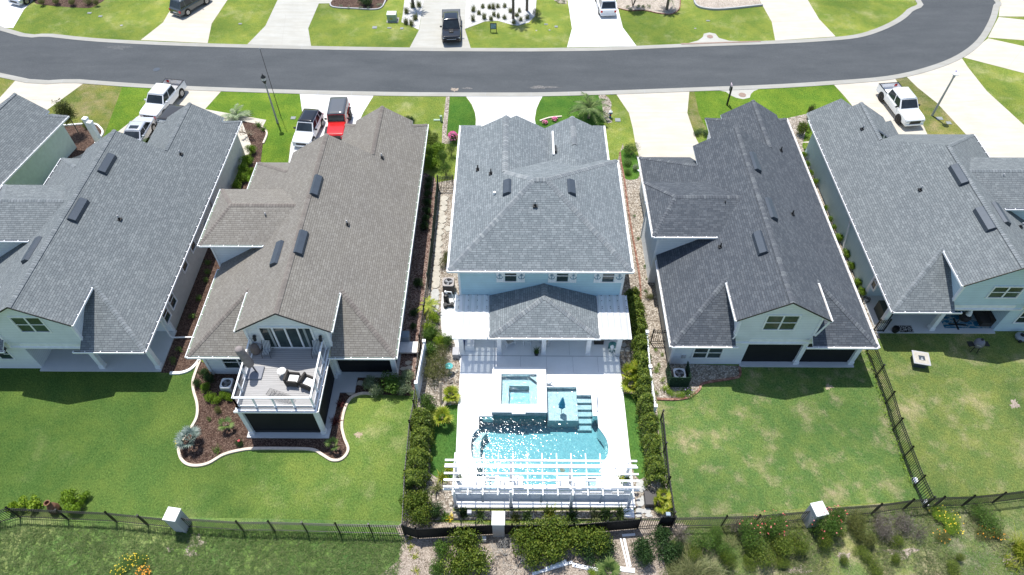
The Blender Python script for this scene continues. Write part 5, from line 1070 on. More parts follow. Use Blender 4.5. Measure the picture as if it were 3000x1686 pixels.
# ================================================================ furniture and small things
def at(c,r,x,y,z=0): return T(c,r,x,y,z)
def lounge_chair(x,y,z,rz,label,cush,frame,s=1,striped=False,group=None):
    o=empty('armchair' if not striped else 'patio_chair',(x,y,z),label,'chair',group,rz,s); f=MB()
    for a in (-.3,.3):
        for b in (-.28,.3): f.box(a-.03,a+.03,b-.03,b+.03,0,.36 if b>0 else .58)
        f.box(a-.06,a+.06,-.33,.38,.56,.6)
    f.box(-.3,.3,-.3,.32,.3,.34); f.build('frame',frame,o,world=False)
    m=MB(); m.box(-.26,.26,-.28,.34,.342,.44); m.build('seat_cushion',cush,o,world=False,bevel=.03)
    m=MB(); mm=Matrix.Translation((0,.36,.42))@Matrix.Rotation(R_(-18),4,'X'); m.obox((0,0,0),(.54,.09,.6),M=mm@Matrix.Translation((0,0,.28))) if False else m.add([mm@Vector(v) for v in ((-.27,-.05,0),(.27,-.05,0),(.27,.05,0),(-.27,.05,0),(-.27,-.05,.6),(.27,-.05,.6),(.27,.05,.6),(-.27,.05,.6))],[(3,2,1,0),(4,5,6,7),(0,1,5,4),(1,2,6,5),(2,3,7,6),(3,0,4,7)])
    m.build('backrest',cush,o,world=False,bevel=.02); return o
def stripes():
    t=NT('striped sling',.8,.2); co=t.co('Object'); s=t.node('ShaderNodeSeparateXYZ'); t.l.new(co,s.inputs[0]); fr=t.math('FRACT',t.math('MULTIPLY',s.outputs[0],11)); t.color(t.ramp(fr,[(0,(.08,.10,.13)),(.5,(.08,.10,.13)),(.51,(.62,.64,.62)),(1,(.62,.64,.62))],'CONSTANT')); return t.m
M['stripe']=stripes()
ZD=3.165
d6=lambda x,y,z=ZD: P(660+x/5.17,960+y/5.17,z)
def striped(px,py,rz,label):
    p=d6(px,py); o=empty('patio_chair',(p.x,p.y,ZD),label,'chair','striped chairs on the deck',rz); m=MB()
    prof=[(.30,.38),(.1,.34),(-.12,.36),(-.22,.5),(-.38,.95)]
    v=[];
    for y,z in prof: v+=[(-.24,-y,z),(.24,-y,z)]
    m.add(v,[(2*i,2*i+1,2*i+3,2*i+2) for i in range(4)]); s=m.build('sling',M['stripe'],o,world=False); sm=s.modifiers.new('s','SOLIDIFY'); sm.thickness=.02
    m=MB()
    for x in (-.27,.27):
        pts=[(x,-.34,0),(x,-.3,.38),(x,.1,.58),(x,.2,.5),(x,.38,.95)]; 
        for a,b in zip(pts,pts[1:]): m.tube(a,b,.015,6)
        m.tube((x,.15,.4),(x,.42,0),.015,6)
    m.build('frame',M['black'],o,world=False)
striped(650,400,0,'black and white striped chair left of the sliding door on the deck'); striped(1400,400,0,'black and white striped chair right of the sliding door on the deck')
def wickerchair(px,py,rz,label):
    p=d6(px,py); o=empty('wicker_armchair',(p.x,p.y,ZD),label,'armchair','wicker armchairs on the deck',rz); m=MB()
    m.box(-.38,.38,-.38,.38,.1,.34); m.box(-.38,-.28,-.38,.38,.34,.62); m.box(.28,.38,-.38,.38,.34,.62); m.box(-.38,.38,.27,.4,.34,.82)
    for a in(-.34,.34):
        for b in(-.34,.34): m.box(a-.03,a+.03,b-.03,b+.03,0,.1)
    m.build('frame',M['wicker'],o,world=False,bevel=.02); MB().box(-.27,.27,-.38,.26,.345,.47).build('cushion',M['cushion'],o,world=False,bevel=.04)
wickerchair(1040,830,R_(85),'dark wicker armchair with white cushion, left of two on the deck'); wickerchair(1270,880,R_(68),'dark wicker armchair with white cushion, right of two on the deck')
p=d6(880,720); o=empty('stool',(p.x,p.y,ZD),'small stool with a white shell shaped cushion on the deck','stool'); m=MB(); m.lathe([(.02,.42),(.26,.42),(.28,.47),(.2,.52),(0,.54)],(0,0,0),12); m.build('cushion',M['cushion'],o,world=False); m=MB(); [m.tube((a,b,0),(a*.8,b*.8,.42),.015,6) for a in(-.2,.2) for b in(-.2,.2)]; m.build('leg_frame',M['black'],o,world=False)
p=d6(850,1070); o=empty('wire_lounger',(p.x,p.y,ZD),'dark wire mesh lounger lying by the front railing of the deck','lounger',rz=R_(-20)); m=MB()
f=lambda u,v:((u-.5)*1.7,(v-.5)*.62*(1-.25*abs(u-.5)*2),.16+.5*max(0,.32-u)+.25*max(0,u-.8))
for j in range(9):
    for i in range(16): m.tube(f(i/16,j/8),f((i+1)/16,j/8),.009,4,cap=False)
for i in range(0,17,2):
    for j in range(8): m.tube(f(i/16,j/8),f(i/16,(j+1)/8),.012 if i in(0,16) else .007,4,cap=False)
for u in(.15,.85):
    for v in(.1,.9): q=f(u,v); m.tube(q,(q[0],q[1],0),.012,5)
m.build('wire_seat',M['wicker'],o,world=False)
# cantilever umbrella folded
p=d6(490,700); o=empty('folded_umbrella',(p.x,p.y,ZD),'folded umbrella in a taupe cover standing on a grey base on the deck','umbrella')
MB().box(-.85,.35,-.45,.5,0,.12).build('base',plain('grey base slabs',(.22,.23,.26),.7),o,world=False,bevel=.04)
m=MB(); m.tube((-.05,.05,.12),(-.2,.12,1.0),.05,10); m.build('pole',plain('grey pole',(.09,.09,.10),.5),o,world=False)
m=MB(); m.M=Matrix.Translation((-.15,.12,0))@Matrix.Rotation(R_(-7),4,'Y'); m.lathe([(.04,.75),(.24,.82),(.29,1.1),(.27,1.8),(.25,2.5),(.2,2.62),(.02,2.65)],(0,0,0),12); m.build('cover',plain('taupe cover',(.24,.21,.20),.9,var=.2,vs=4),o,world=False,smooth=True)
p=d6(470,370); o=empty('covered_table',(p.x,p.y,ZD),'small round table under a brown cover in the deck corner','table'); m=MB(); m.lathe([(.28,0),(.3,.3),(.25,.62),(.1,.7),(0,.7)],(0,0,0),12); m.build('cover',plain('brown cover',(.20,.16,.14),.9),o,world=False)
p=d6(525,320); m=MB(); m.lathe([(.1,0),(.2,.12),(.22,.35),(.12,.48),(0,.48)],(p.x,p.y,ZD),12); o=m.build('stone_urn',M['stucco']); tag(o,'round grey urn between the covered table and the striped chair','urn')
# H3 porch furniture
def adir(x,y,rz,label,cush):
    o=empty('adirondack_chair',(x,y,DZ),label,'chair','white adirondack chairs on the porch',rz); m=MB()
    for a in(-.33,.33):
        m.box(a-.025,a+.025,-.45,-.38,0,.55); m.box(a-.07,a+.07,-.5,.35,.55,.58); m.bar((a,-.45,.34),(a,.6,.08),.03,.12); m.box(a-.02,a+.02,.2,.28,.1,.55)
    for i in range(6): y0=-.42+.13*i; m.obox((0,y0,.38-.035*i),(.6,.1,.02))
    for i in range(6): x0=-.25+.1*i; m.bar((x0,.28,.2),(x0,.62,1.0-.02*abs(i-2.5)**2),.085,.02)
    m.build('frame',M['white'],o,world=False); m=MB(); m.obox((0,-.1,.42),(.5,.6,.07)); m.bar((0,.3,.42),(0,.56,.95),.45,.07); m.build('cushion',cush,o,world=False,bevel=.02)
adir(-.45,28.05,R_(28),'white adirondack chair with blue pillow at the left of the porch',plain('grey cushion',(.45,.42,.38),.9)); adir(2.25,28.2,R_(-28),'white adirondack chair with taupe cushion behind the middle column',plain('taupe cushion',(.40,.36,.32),.9))
m=MB(); m.obox((-.2,28.3,.78),(.42,.15,.3)); o=m.build('pillow',plain('blue patterned pillow',(.05,.32,.48),.9,var=.6,vs=20),bevel=.05); tag(o,'blue patterned pillow on the left adirondack chair','pillow')
o=empty('side_table',(.85,27.95,DZ),'small white slatted side table between the adirondack chairs','table'); m=MB(); [m.box(-.28+.08*i,-.28+.08*i+.065,-.25,.25,.5,.53) for i in range(7)]; m.build('table_top',M['white'],o,world=False)
for a in(-.24,.24):
    for b in(-.2,.2): MB().box(a-.03,a+.03,b-.03,b+.03,0,.5).build('leg',M['white'],o,world=False)
p=at(2,2,1515-1500+230,685,DZ)
def potplant(x,y,z,h,label,lm,pot=(.03,.03,.035),n=60,r=.16):
    o=empty('potted_plant',(x,y,z),label,'potted plant'); m=MB(); m.lathe([(r*.7,0),(r,r*1.6),(r*.85,r*1.6),(r*.8,r*1.3),(0,r*1.3)],(0,0,0),14); m.build('pot',plain('pot %.2f %.2f'%(pot[0],pot[2]),pot,.5),o,world=False); blades(o,'leaves',lm,n,h,.03,r*1.3,.5); return o
def blades(parent,name,mat,n,h,wd,z0=0,spread=.6,seed=1,rad=.05):
    rs=np.random.default_rng(seed); V=[];F=[]
    for i in range(n):
        a=rs.random()*6.283; t=np.array([math.cos(a),math.sin(a),0]); s=np.array([-t[1],t[0],0])*wd*rs.uniform(.7,1.2)/2; L_=h*rs.uniform(.6,1.1); sp=spread*rs.uniform(.2,1.1); b0=np.array([rs.normal()*rad,rs.normal()*rad,z0])
        for k in range(4):
            u=k/3; c=b0+t*L_*sp*u**1.5+np.array([0,0,L_*(u-.55*sp*u**2.6)]); w_=s*(1-.85*u**1.5); V+=[c-w_,c+w_]
        b=len(V)-8; F+=[(b+2*k,b+2*k+1,b+2*k+3,b+2*k+2) for k in range(3)]
    me=fastmesh(name,np.array(V),np.array(F)); return link(name,me,mat,parent)
potplant(p.x,p.y-.0,DZ,.65,'green potted plant beside the middle porch column',L['strap'],n=120,r=.18)
p=at(2,2,985,560,DZ); potplant(p.x,p.y+.4,DZ,1.0,'large dark potted shrub in the right corner of the porch',L['dark'],n=160,r=.22)
p=at(2,2,870,560,DZ); o=MB().box(p.x-.33,p.x+.33,p.y-.2,p.y+.35,DZ,DZ+.5).build('wicker_box',M['wicker']); tag(o,'dark wicker storage box with pale lid under the right awning','box'); MB().box(p.x-.33,p.x+.33,p.y-.2,p.y+.35,DZ+.5,DZ+.56).build('lid',M['flag2'],o,world=False)
# director's chair folded (white)
p=at(2,2,985,705,DZ); o=empty('white_stand',(p.x,p.y,DZ),'white folding stand with a round foot beside the right porch column','stand'); m=MB(); m.lathe([(.0,0),(.24,0),(.24,.03),(.03,.05)],(0,0,0),16); m.tube((0,0,0),(.05,.1,1.0),.02,8); m.tube((.35,.0,0),(-.02,.2,1.0),.025,6); m.tube((-.2,.1,.75),(.45,.1,.85),.02,6); m.tube((-.25,.15,.55),(.45,.15,.65),.02,6); m.build('frame',M['white'],o,world=False); m=MB(); m.lathe([(0,.9),(.1,.92),(.14,1.05),(.05,1.2),(0,1.2)],(.05,.1,0),10); m.build('head',M['white'],o,world=False)
p=at(2,2,1010,640,DZ); o=MB().tube((p.x,p.y+.1,DZ),(p.x,p.y+.1,DZ+.45),.32,16).build('round_ottoman',plain('teal fabric',(.05,.16,.17),.9)); tag(o,'round teal ottoman behind the white stand','ottoman')
p=at(1,2,2145,640,DZ); o=MB().box(p.x-.3,p.x+.35,p.y-.1,p.y+1.8,DZ,DZ+.62).build('white_chest',M['white'],bevel=.02); tag(o,'long white chest under the left awning','chest')
p=at(1,2,2085,640,DZ); o=MB().box(p.x-.05,p.x+.05,p.y,p.y+1.2,DZ,2.1).build('blue_banner',plain('royal blue cloth',(.03,.10,.45),.8)); tag(o,'tall royal blue cloth hanging beside the white chest','cloth')
p=at(1,2,2010,715,0); o=MB().box(p.x-.22,p.x+.22,p.y-.1,p.y+.55,0,.5).build('slatted_box',M['stucco']); tag(o,'small grey slatted box in the planting left of the terrace','box')
# sun shelf umbrella, bird
p=at(2,2,495,1265,-.15); o=empty('folded_umbrella',(p.x,p.y,-.18),'folded teal umbrella standing on the sun shelf in the pool','umbrella'); m=MB(); m.tube((0,0,0),(.0,.0,1.8),.02,8); m.build('pole',M['black'],o,world=False)
m=MB(); n=12; prof=[(.02,1.9),(.07,1.75),(.12,1.35),(.17,1.0),(.2,.82)]; vs=[];
for r_,z in prof:
    for i in range(n): a=2*math.pi*i/n; k=1+.3*(i%2)*(1 if z<1.5 else .3); vs.append((r_*k*math.cos(a),r_*k*math.sin(a),z+(.05*(i%2) if z<.9 else 0)))
m.add(vs,[(j*n+i,j*n+(i+1)%n,(j+1)*n+(i+1)%n,(j+1)*n+i) for j in range(len(prof)-1) for i in range(n)]); m.build('canopy',plain('teal canopy',(.03,.25,.38),.7,var=.3,vs=9),o,world=False)
def skin(name,verts,edges,radii,mat,parent=None,loc=(0,0,0),sub=1,root=0):
    me=bpy.data.meshes.new(name); me.from_pydata(verts,edges,[]); ob=link(name,me,mat,parent); ob.location=loc
    sk=ob.modifiers.new('s','SKIN'); sk.use_smooth_shade=True
    for i,r_ in enumerate(radii): me.skin_vertices[0].data[i].radius=(r_,r_) if not isinstance(r_,tuple) else r_; me.skin_vertices[0].data[i].use_root=(i==root)
    sb=ob.modifiers.new('b','SUBSURF'); sb.levels=sub; sb.render_levels=sub; return ob
p=at(2,2,375,985,DZ); o=skin('white_duck_figure',[(0,0,.16),(-.12,0,.17),(.1,0,.2),(.16,0,.32),(.2,0,.4),(.28,0,.38),(-.22,0,.24),(0,.04,.05),(0,.04,.0),(0,-.04,.05),(0,-.04,.0)],[(0,1),(0,2),(2,3),(3,4),(4,5),(1,6),(0,7),(7,8),(0,9),(9,10)],[.1,.09,.07,.035,.045,.015,.02,.02,.03,.02,.03],M['white'],None,(p.x,p.y,DZ)); tag(o,'white duck figure standing on the deck beside the hot tub','figure')
# handrail at the steps
p=at(2,2,845,1180,DZ); m=MB(); q=[(p.x,p.y+.8,DZ),(p.x,p.y+.8,DZ+.8),(p.x,p.y,DZ+.8),(p.x,p.y-.5,DZ+.35),(p.x,p.y-.5,DZ)]
for a,b in zip(q,q[1:]): m.tube(a,b,.022,8)
o=m.build('handrail',plain('polished steel',(.6,.62,.65),.2,.9)); tag(o,'curved steel handrail beside the pool steps','handrail')
# H5 lanai
p=at(3,2,1270,450,.1); m=MB(); m.lathe([(0,0),(.18,0),(.25,.25),(.22,.42),(.2,.42),(.2,.3),(0,.3)],(p.x,p.y,.1),14); o=m.build('black_pot',M['black']); tag(o,'round black pot at the corner of the sage green house patio','pot')
a=at(3,2,1300,400,.1);b=at(3,2,1420,462,.1)
t=NT('patterned mat',.9,.1); v=t.node('ShaderNodeTexVoronoi',feature='DISTANCE_TO_EDGE'); v.inputs['Scale'].default_value=7; t.l.new(t.wco(),v.inputs['Vector']); t.color(t.ramp(v.outputs['Distance'],[(0,(.04,.035,.03)),(.1,(.05,.045,.04)),(.14,(.36,.36,.35))])); 
o=MB().box(a.x,a.x+1.0,b.y,b.y+.6,.102,.115).build('door_mat',t.m); tag(o,'brown honeycomb patterned mat on the patio slab','mat')
t=NT('blue leaf rug',.95,.1); n=t.noise(t.wco((1,2.5,1),(0,0,.7)),1.5,4,.6); t.color(t.ramp(n,[(.0,(.02,.09,.16)),(.46,(.03,.15,.24)),(.49,(.30,.34,.33)),(.54,(.30,.34,.33)),(.57,(.02,.12,.20)),(1,(.03,.10,.16))]))
a=at(3,2,1790,450,.1); o=MB().box(a.x,34.0,29.55,32.4,.102,.115).build('patio_rug',t.m); tag(o,'blue and white leaf patterned rug on the shaded patio','rug')
o=empty('patio_sofa',(33.6,30.9,.1),'dark wicker sofa at the back wall of the shaded patio','sofa'); MB().box(-.35,.35,-1.2,1.2,0,.4).build('seat',M['wicker'],o,world=False); MB().box(.35,.5,-1.2,1.2,0,.75).build('backrest',M['wicker'],o,world=False)
o=empty('folded_umbrella',(31.6,29.9,.1),'folded white umbrella with a black cross base on the shaded patio','umbrella'); m=MB(); m.bar((-.5,0,.04),(.7,-.1,.04),.09,.06); m.bar((0,-.5,.04),(.05,.5,.04),.09,.06); m.tube((.0,0,0),(.0,0,2.3),.03,8); m.build('stand',M['black'],o,world=False); m=MB(); m.lathe([(.2,1.15),(.12,1.5),(.06,1.6),(.12,1.75),(.14,2.1),(.03,2.35)],(.35,0,0),8); m.build('canopy',M['cushion'],o,world=False)
o=MB().lathe([(.35,.1),(.4,.4),(.3,.5),(0,.5)],(32.4,30.4,0),8).build('fire_table',M['wicker']); tag(o,'dark octagonal table on the patterned rug','table')
o=MB().box(26.2,26.95,30.2,31.3,.1,1.05).build('storage_cabinet',plain('dark olive cabinet',(.04,.05,.04),.6)); tag(o,'dark storage cabinet at the left end of the shaded patio','cabinet')
# fire pit table
c4=[at(3,2,*t,.62) for t in((1468,650),(1605,672),(1622,782),(1478,765))]; cx=sum(v.x for v in c4)/4; cy=sum(v.y for v in c4)/4; ang=math.atan2(c4[1].y-c4[0].y,c4[1].x-c4[0].x)
o=empty('fire_pit_table',(cx,cy,0),'square grey fire pit table on the dry lawn','table',None,ang); MB().box(-.55,.55,-.55,.55,.55,.62).build('table_top',M['stucco'],o,world=False,bevel=.02); MB().box(-.46,.46,-.46,.46,.62,.626).build('tile',M['flag2'],o,world=False); MB().box(-.4,.4,-.4,.4,0,.55).build('base',M['slate'],o,world=False); m=MB(); m.box(-.18,.22,-.2,.18,.626,.635); m.build('burner_cover',M['slate'],o,world=False); m=MB(); m.box(-.08,.08,-.16,-.12,.636,.65); m.tube((0,-.06,.64),(0,-.06,.68),.03,8); m.build('handle',M['white'],o,world=False)
# kamado grill
p=at(3,2,2060,640,.0); o=empty('ceramic_grill',(p.x,p.y,0),'grey domed ceramic grill in the shade on the dry lawn','grill'); m=MB(); m.lathe([(0,.45),(.2,.48),(.32,.7),(.34,.85),(.3,1.05),(.18,1.2),(.08,1.25)],(0,0,0),20); m.build('body',plain('grey ceramic',(.16,.16,.19),.45),o,world=False,smooth=True); m=MB(); m.tube((0,0,1.23),(0,0,1.32),.09,12); [m.tube((.3*math.cos(a),.3*math.sin(a),0),(.22*math.cos(a),.22*math.sin(a),.6),.025,6) for a in (.5,2.1,3.7,5.2)]; m.box(-.75,-.35,-.2,.2,.75,.79); m.box(.35,.7,-.2,.2,.75,.79); m.build('stand',M['black'],o,world=False); m=MB(); m.tube((-.35,-.3,1.0),(-.1,-.38,1.0),.02,6); m.build('handle',M['pipe'],o,world=False)
p=at(3,2,2530,520,.0); o=empty('robot_mower',(p.x,p.y,0),'rounded grey and black garden machine at the right edge','lawn mower'); m=MB(); m.lathe([(.35,.05),(.38,.2),(.3,.33),(.12,.38),(0,.38)],(0,0,0),16); m.build('shell',plain('grey shell',(.3,.32,.34),.4),o,world=False); m=MB(); m.tube((0,0,.375),(0,0,.42),.15,12); [m.tube((a,-.42,.12),(a,-.34,.12),.12,12) for a in(-.2,.2)]; m.build('wheel',M['black'],o,world=False)
p=at(3,2,975,150,0); m=MB(); [m.tube((p.x+.25*math.cos(i*.5),p.y+.25*math.sin(i*.5),.1+.01*i),(p.x+.25*math.cos(i*.5+.5),p.y+.25*math.sin(i*.5+.5),.11+.01*i),.03,6,cap=False) for i in range(26)]; o=m.build('garden_hose',M['black']); tag(o,'coiled black hose beside the sage green house','hose')
for x,y in ((1005,215),(1020,262)): stone(3,2,x,y,.3,.2,M['flag2'],'pale stone slab between the two right houses','slabs between the right houses')
# clay pot by fence
p=at(0,3,560,800,.0); o=empty('clay_chimney',(p.x,p.y,0),'brown clay chimney pot behind the meadow fence','clay pot'); m=MB(); m.lathe([(.28,0),(.33,.3),(.25,.6),(.14,.8),(.15,1.05),(.18,1.1),(.13,1.1),(.12,.9)],(0,0,0),16); m.build('body',plain('brown clay',(.20,.10,.06),.8,var=.3),o,world=False)
# utility cabinet, pedestal, hydrant, signs, lamps
a=at(1,0,1320,232);b=at(1,0,1410,232); o=empty('utility_cabinet',(a.x,a.y,0),'pale green electrical cabinet on the far lawn','utility cabinet'); MB().box(a.x,a.x+1.0,a.y+.15,a.y+.95,.05,.85).build('body',M['green_plastic'],o,bevel=.03); m=MB(); m.box(a.x-.02,a.x+1.02,a.y+.13,a.y+.97,.8,.87); m.build('lid',plain('pale green lid',(.58,.66,.56),.5),o,bevel=.02); MB().box(a.x-.1,a.x+1.2,a.y,a.y+1.05,0,.05).build('base_pad',M['curb'],o); MB().box(a.x+.3,a.x+.6,a.y+.135,a.y+.148,.3,.5).build('warning_plate',plain('yellow plate',(.4,.38,.1),.6),o)
p=at(1,0,1863,1222); o=MB().tube((p.x,p.y,0),(p.x,p.y,.62),.12,14).build('cable_pedestal',M['green_plastic']); tag(o,'pale green cable pedestal beside the gravel strip','pedestal')
p=at(1,0,1840,1213); o=MB().box(p.x-.5,p.x+.1,p.y-.1,p.y+.12,0,.08).build('utility_box',M['green_plastic']); tag(o,'pale green flat box at the foot of the cable pedestal','utility box')
p=at(2,0,985,1185); o=empty('fire_hydrant',(p.x,p.y,0),'blue fire hydrant with a white bonnet near the drive','fire hydrant'); blu=plain('hydrant blue',(.05,.12,.28),.45)
m=MB(); m.lathe([(.13,0),(.13,.05),(.09,.06),(.09,.45),(.11,.5),(.11,.6),(.09,.65)],(0,0,0),16); m.tube((-.2,0,.45),(.2,0,.45),.05,10); m.build('barrel',blu,o,world=False); m=MB(); m.lathe([(.17,.64),(.17,.68),(.11,.76),(.05,.82),(.03,.88),(0,.88)],(0,0,0),16); m.build('bonnet',M['white'],o,world=False); m=MB(); m.tube((0,-.22,.4),(0,-.05,.4),.07,12); m.build('cap',plain('red cap',(.5,.03,.05),.5),o,world=False)
p=at(1,0,2387,325); o=empty('yard_sign',(p.x,p.y,0),'small black framed yard sign on the far lawn','sign'); m=MB(); [m.box(a-.03,a+.03,-.03,.03,0,1.0) for a in(-.32,.32)]; m.box(-.35,.35,-.03,.03,.97,1.03); m.box(-.35,.35,-.03,.03,.35,.4); m.build('frame',M['black'],o,world=False); MB().box(-.29,.29,-.02,.02,.42,.96).build('panel',plain('blue grey panel',(.25,.36,.45),.5,var=.5,vs=7),o,world=False)
tx=[]
p=at(2,0,2160,1058); o=empty('post_sign',(p.x,p.y,0),'black post sign with hanging board at the near lawn','sign'); m=MB(); m.box(-.07,.07,-.07,.07,0,2.0); m.box(-.35,.25,-.04,.04,1.75,1.83) if False else None; m.build('post',M['black'],o,world=False); MB().box(-.02,.02,.05,.55,1.35,1.85).build('board',M['slate'],o,world=False); MB().box(-.03,.03,.05,.5,1.92,2.15).build('top_rider',plain('pale rider',(.55,.45,.5),.5),o,world=False)
def lamp(c,r,px,h,label,kind):
    p=at(c,r,*px); o=empty('street_lamp',(p.x,p.y,0),label,'street lamp','street lamps'); m=MB()
    if kind=='black':
        m.tube((0,0,0),(0,0,.4),.11,12,.1); m.tube((0,0,.4),(0,0,h-.9),.085,12,.06); m.build('pole',plain('aged grey pole',(.30,.31,.29),.7),o,world=False); MB().lathe([(.05,h-.95),(.08,h-.9),(.16,h-.75),(.2,h-.6),(.2,h-.56)],(0,0,0),12).build('bracket',M['black'],o,world=False); MB().lathe([(.19,h-.56),(.2,h-.3),(.17,h-.28)],(0,0,0),12).build('lens',plain('milky lens',(.5,.52,.48),.3),o,world=False); MB().lathe([(.23,h-.3),(.2,h-.22),(.1,h-.1),(.03,h-.02),(.02,h+.1),(0,h+.12)],(0,0,0),12).build('cap',M['black'],o,world=False)
    else:
        m.tube((0,0,0),(0,0,h-.4),.11,12,.075); m.build('pole',plain('weathered pole',(.36,.37,.34),.7),o,world=False); MB().tube((0,0,h-.45),(0,0,h-.1),.1,12,.12).build('collar',M['stucco'],o,world=False); MB().lathe([(0,h-.1),(.3,h-.1),(.3,h-.04),(.15,h+.05),(0,h+.08)],(0,0,0),16).build('head',M['white'],o,world=False); MB().tube((0,.1,h+.05),(0,.1,h+.16),.05,8).build('photocell',plain('blue cell',(.1,.12,.5),.4),o,world=False)
    return o
lamp(1,0,(218,1240),5.2,'grey street lamp with a black lantern head in the left lawn','black'); lamp(3,0,(1648,1165),4.6,'grey street lamp with a flat white head by the white pickup','flat')
p=at(1,0,248,1168); q=at(1,0,45,520,7.6); o=MB().tube((p.x,p.y,0),(p.x,p.y,7.0),.035,8,.02).build('flag_pole',M['black']); tag(o,'thin black flag pole standing behind the left street lamp','flag pole'); MB().lathe([(0,6.98),(.07,7.05),(.07,7.1),(0,7.17)],(p.x,p.y,0),8).build('finial',M['stucco'],o,world=False)
# driftwood / upright post in planting
a=at(1,2,1860,1190);b=at(1,2,1850,960,1.4); o=MB().tube((a.x,a.y,0),(b.x,b.y,1.4),.07,8,.09).build('driftwood_post',M['wood']); tag(o,'weathered driftwood post in the planting left of the terrace','post')
p=at(1,2,1940,800,.7); o=empty('bird_bath',(p.x,p.y,0),'turquoise glass bird bath in the planting left of the terrace','bird bath'); MB().lathe([(.0,.62),(.12,.62),(.27,.72),(.25,.74),(.1,.66),(0,.65)],(0,0,0),18).build('bowl',plain('turquoise glass',(.12,.45,.45),.2),o,world=False); MB().tube((0,0,0),(0,0,.62),.05,8).build('stem',M['stucco'],o,world=False)
p=at(1,2,1960,1050,.0); o=empty('garden_flag',(p.x,p.y,0),'small striped garden flag in the stones left of the terrace','flag'); MB().tube((0,0,0),(0,0,.6),.01,6).build('stick',M['black'],o,world=False); MB().box(-.25,0,-.005,.005,.3,.6).build('cloth',plain('red and white cloth',(.6,.25,.22),.8,var=.5,vs=30),o,world=False)
rndb=random.Random(9)
for i in range(26):
    c,r,x,y=[(1,2,rndb.uniform(1900,2030),rndb.uniform(830,1190)),(2,2,rndb.uniform(1110,1250),rndb.uniform(990,1060)),(1,3,rndb.uniform(1870,2000),rndb.uniform(520,760))][0 if i<14 else (1 if i<20 else 2)]
    p=at(c,r,x,y); s_=rndb.uniform(.07,.17); m=MB(); m.smooth=False; bmv=[(s_*rndb.uniform(.7,1.1)*math.cos(a)*math.cos(b),s_*rndb.uniform(.7,1.1)*math.sin(a)*math.cos(b),s_*.7*math.sin(b)) for b in(-.6,.3,1.0) for a in [k*1.047 for k in range(6)]]
    m.add([(p.x+v[0],p.y+v[1],s_*.5+v[2]) for v in bmv],[(j*6+k,j*6+(k+1)%6,(j+1)*6+(k+1)%6,(j+1)*6+k) for j in range(2) for k in range(6)]+[tuple(range(12,18))]); o=m.build('rock',M['flag2'] if i%3 else M['gravel'])
    tag(o,['pale rock in the stones left of the terrace','pale rock under the yellow fan palm right of the terrace','pale rock beside the left end of the pergola'][0 if i<14 else (1 if i<20 else 2)],'rock',['rocks left of the terrace','rocks right of the terrace','rocks by the pergola'][0 if i<14 else (1 if i<20 else 2)])
p=at(2,3,1385,670,.5); o=MB().box(p.x-.36,p.x+.36,p.y-.45,p.y+.4,0,.5).build('deck_box',plain('dark grey box',(.07,.065,.065),.6),bevel=.02); tag(o,'dark grey storage box in front of the right hedge','box')
p=at(2,3,1165,830,.3); o=MB().box(p.x-.3,p.x+.3,p.y-.25,p.y+.3,0,.3).build('white_step',M['vinyl']); tag(o,'grey white step at the right front corner of the terrace','step')
for (c,r,x,y,lab) in ((1,3,2270,1080,'small white box light on the sand left of the middle pillar'),(1,3,2135,900,'grey box lamp on the covered fence left of the middle pillar')):
    p=at(c,r,x,y,.3); o=MB().box(p.x-.12,p.x+.12,p.y-.1,p.y+.1,0 if r==3 and x>2200 else 1.35,.35 if x>2200 else 1.6).build('garden_light',M['white'] if x>2200 else M['stucco']); tag(o,lab,'garden light')
p=at(2,3,1550,850,1.4); o=MB().box(p.x-.12,p.x+.12,p.y-.1,p.y+.1,1.5,1.62).build('solar_light',plain('blue grey lamp',(.25,.32,.38),.4)); tag(o,'blue grey solar lamp on the fence post right of the gate','garden light')
for (c,r,x,y) in ((3,3,1470,520),(3,3,1570,740)):
    p=at(c,r,x,y); o=MB().box(p.x-.22,p.x+.12,p.y-.12,p.y+.25,0,.12).build('white_slab',M['vinyl']); tag(o,'broken white slab at the foot of the '+('dividing fence' if y<600 else 'fence junction'),'slab')
# ================================================================ vehicles
def paint(name,c,metal=.3,rough=.22): 
    t=NT(name,rough,.5,metal); n=t.noise(t.co('Object'),.9,2); t.color(t.ramp(n,[(.3,tuple(k*.94 for k in c)),(.7,tuple(min(1,k*1.04) for k in c))])); t.b.inputs['Coat Weight'].default_value=.6; t.b.inputs['Coat Roughness'].default_value=.05; return t.m
def loft(m,secs,capends=True):
    """secs: list of rings (same length) of points"""
    n=len(secs[0]); vs=[p for s in secs for p in s]; fs=[(j*n+i,j*n+(i+1)%n,(j+1)*n+(i+1)%n,(j+1)*n+i) for j in range(len(secs)-1) for i in range(n)]
    if capends: fs+=[tuple(range(n)),tuple((len(secs)-1)*n+i for i in range(n))[::-1]]
    m.add(vs,fs)
def ring(y,w,zb,zt,belly=.12,shoulder=.08):
    return [(-w+.06,y,zb),(w-.06,y,zb),(w,y,zb+belly),(w,y,zt-shoulder*1.6),(w-shoulder*.6,y,zt-shoulder*.3),(w-shoulder*2.2,y,zt),(-w+shoulder*2.2,y,zt),(-w+shoulder*.6,y,zt-shoulder*.3),(-w,y,zt-shoulder*1.6),(-w,y,zb+belly)]
def recalc(o):
    b=bmesh.new(); b.from_mesh(o.data); bmesh.ops.recalc_face_normals(b,faces=b.faces); b.to_mesh(o.data); b.free(); return o
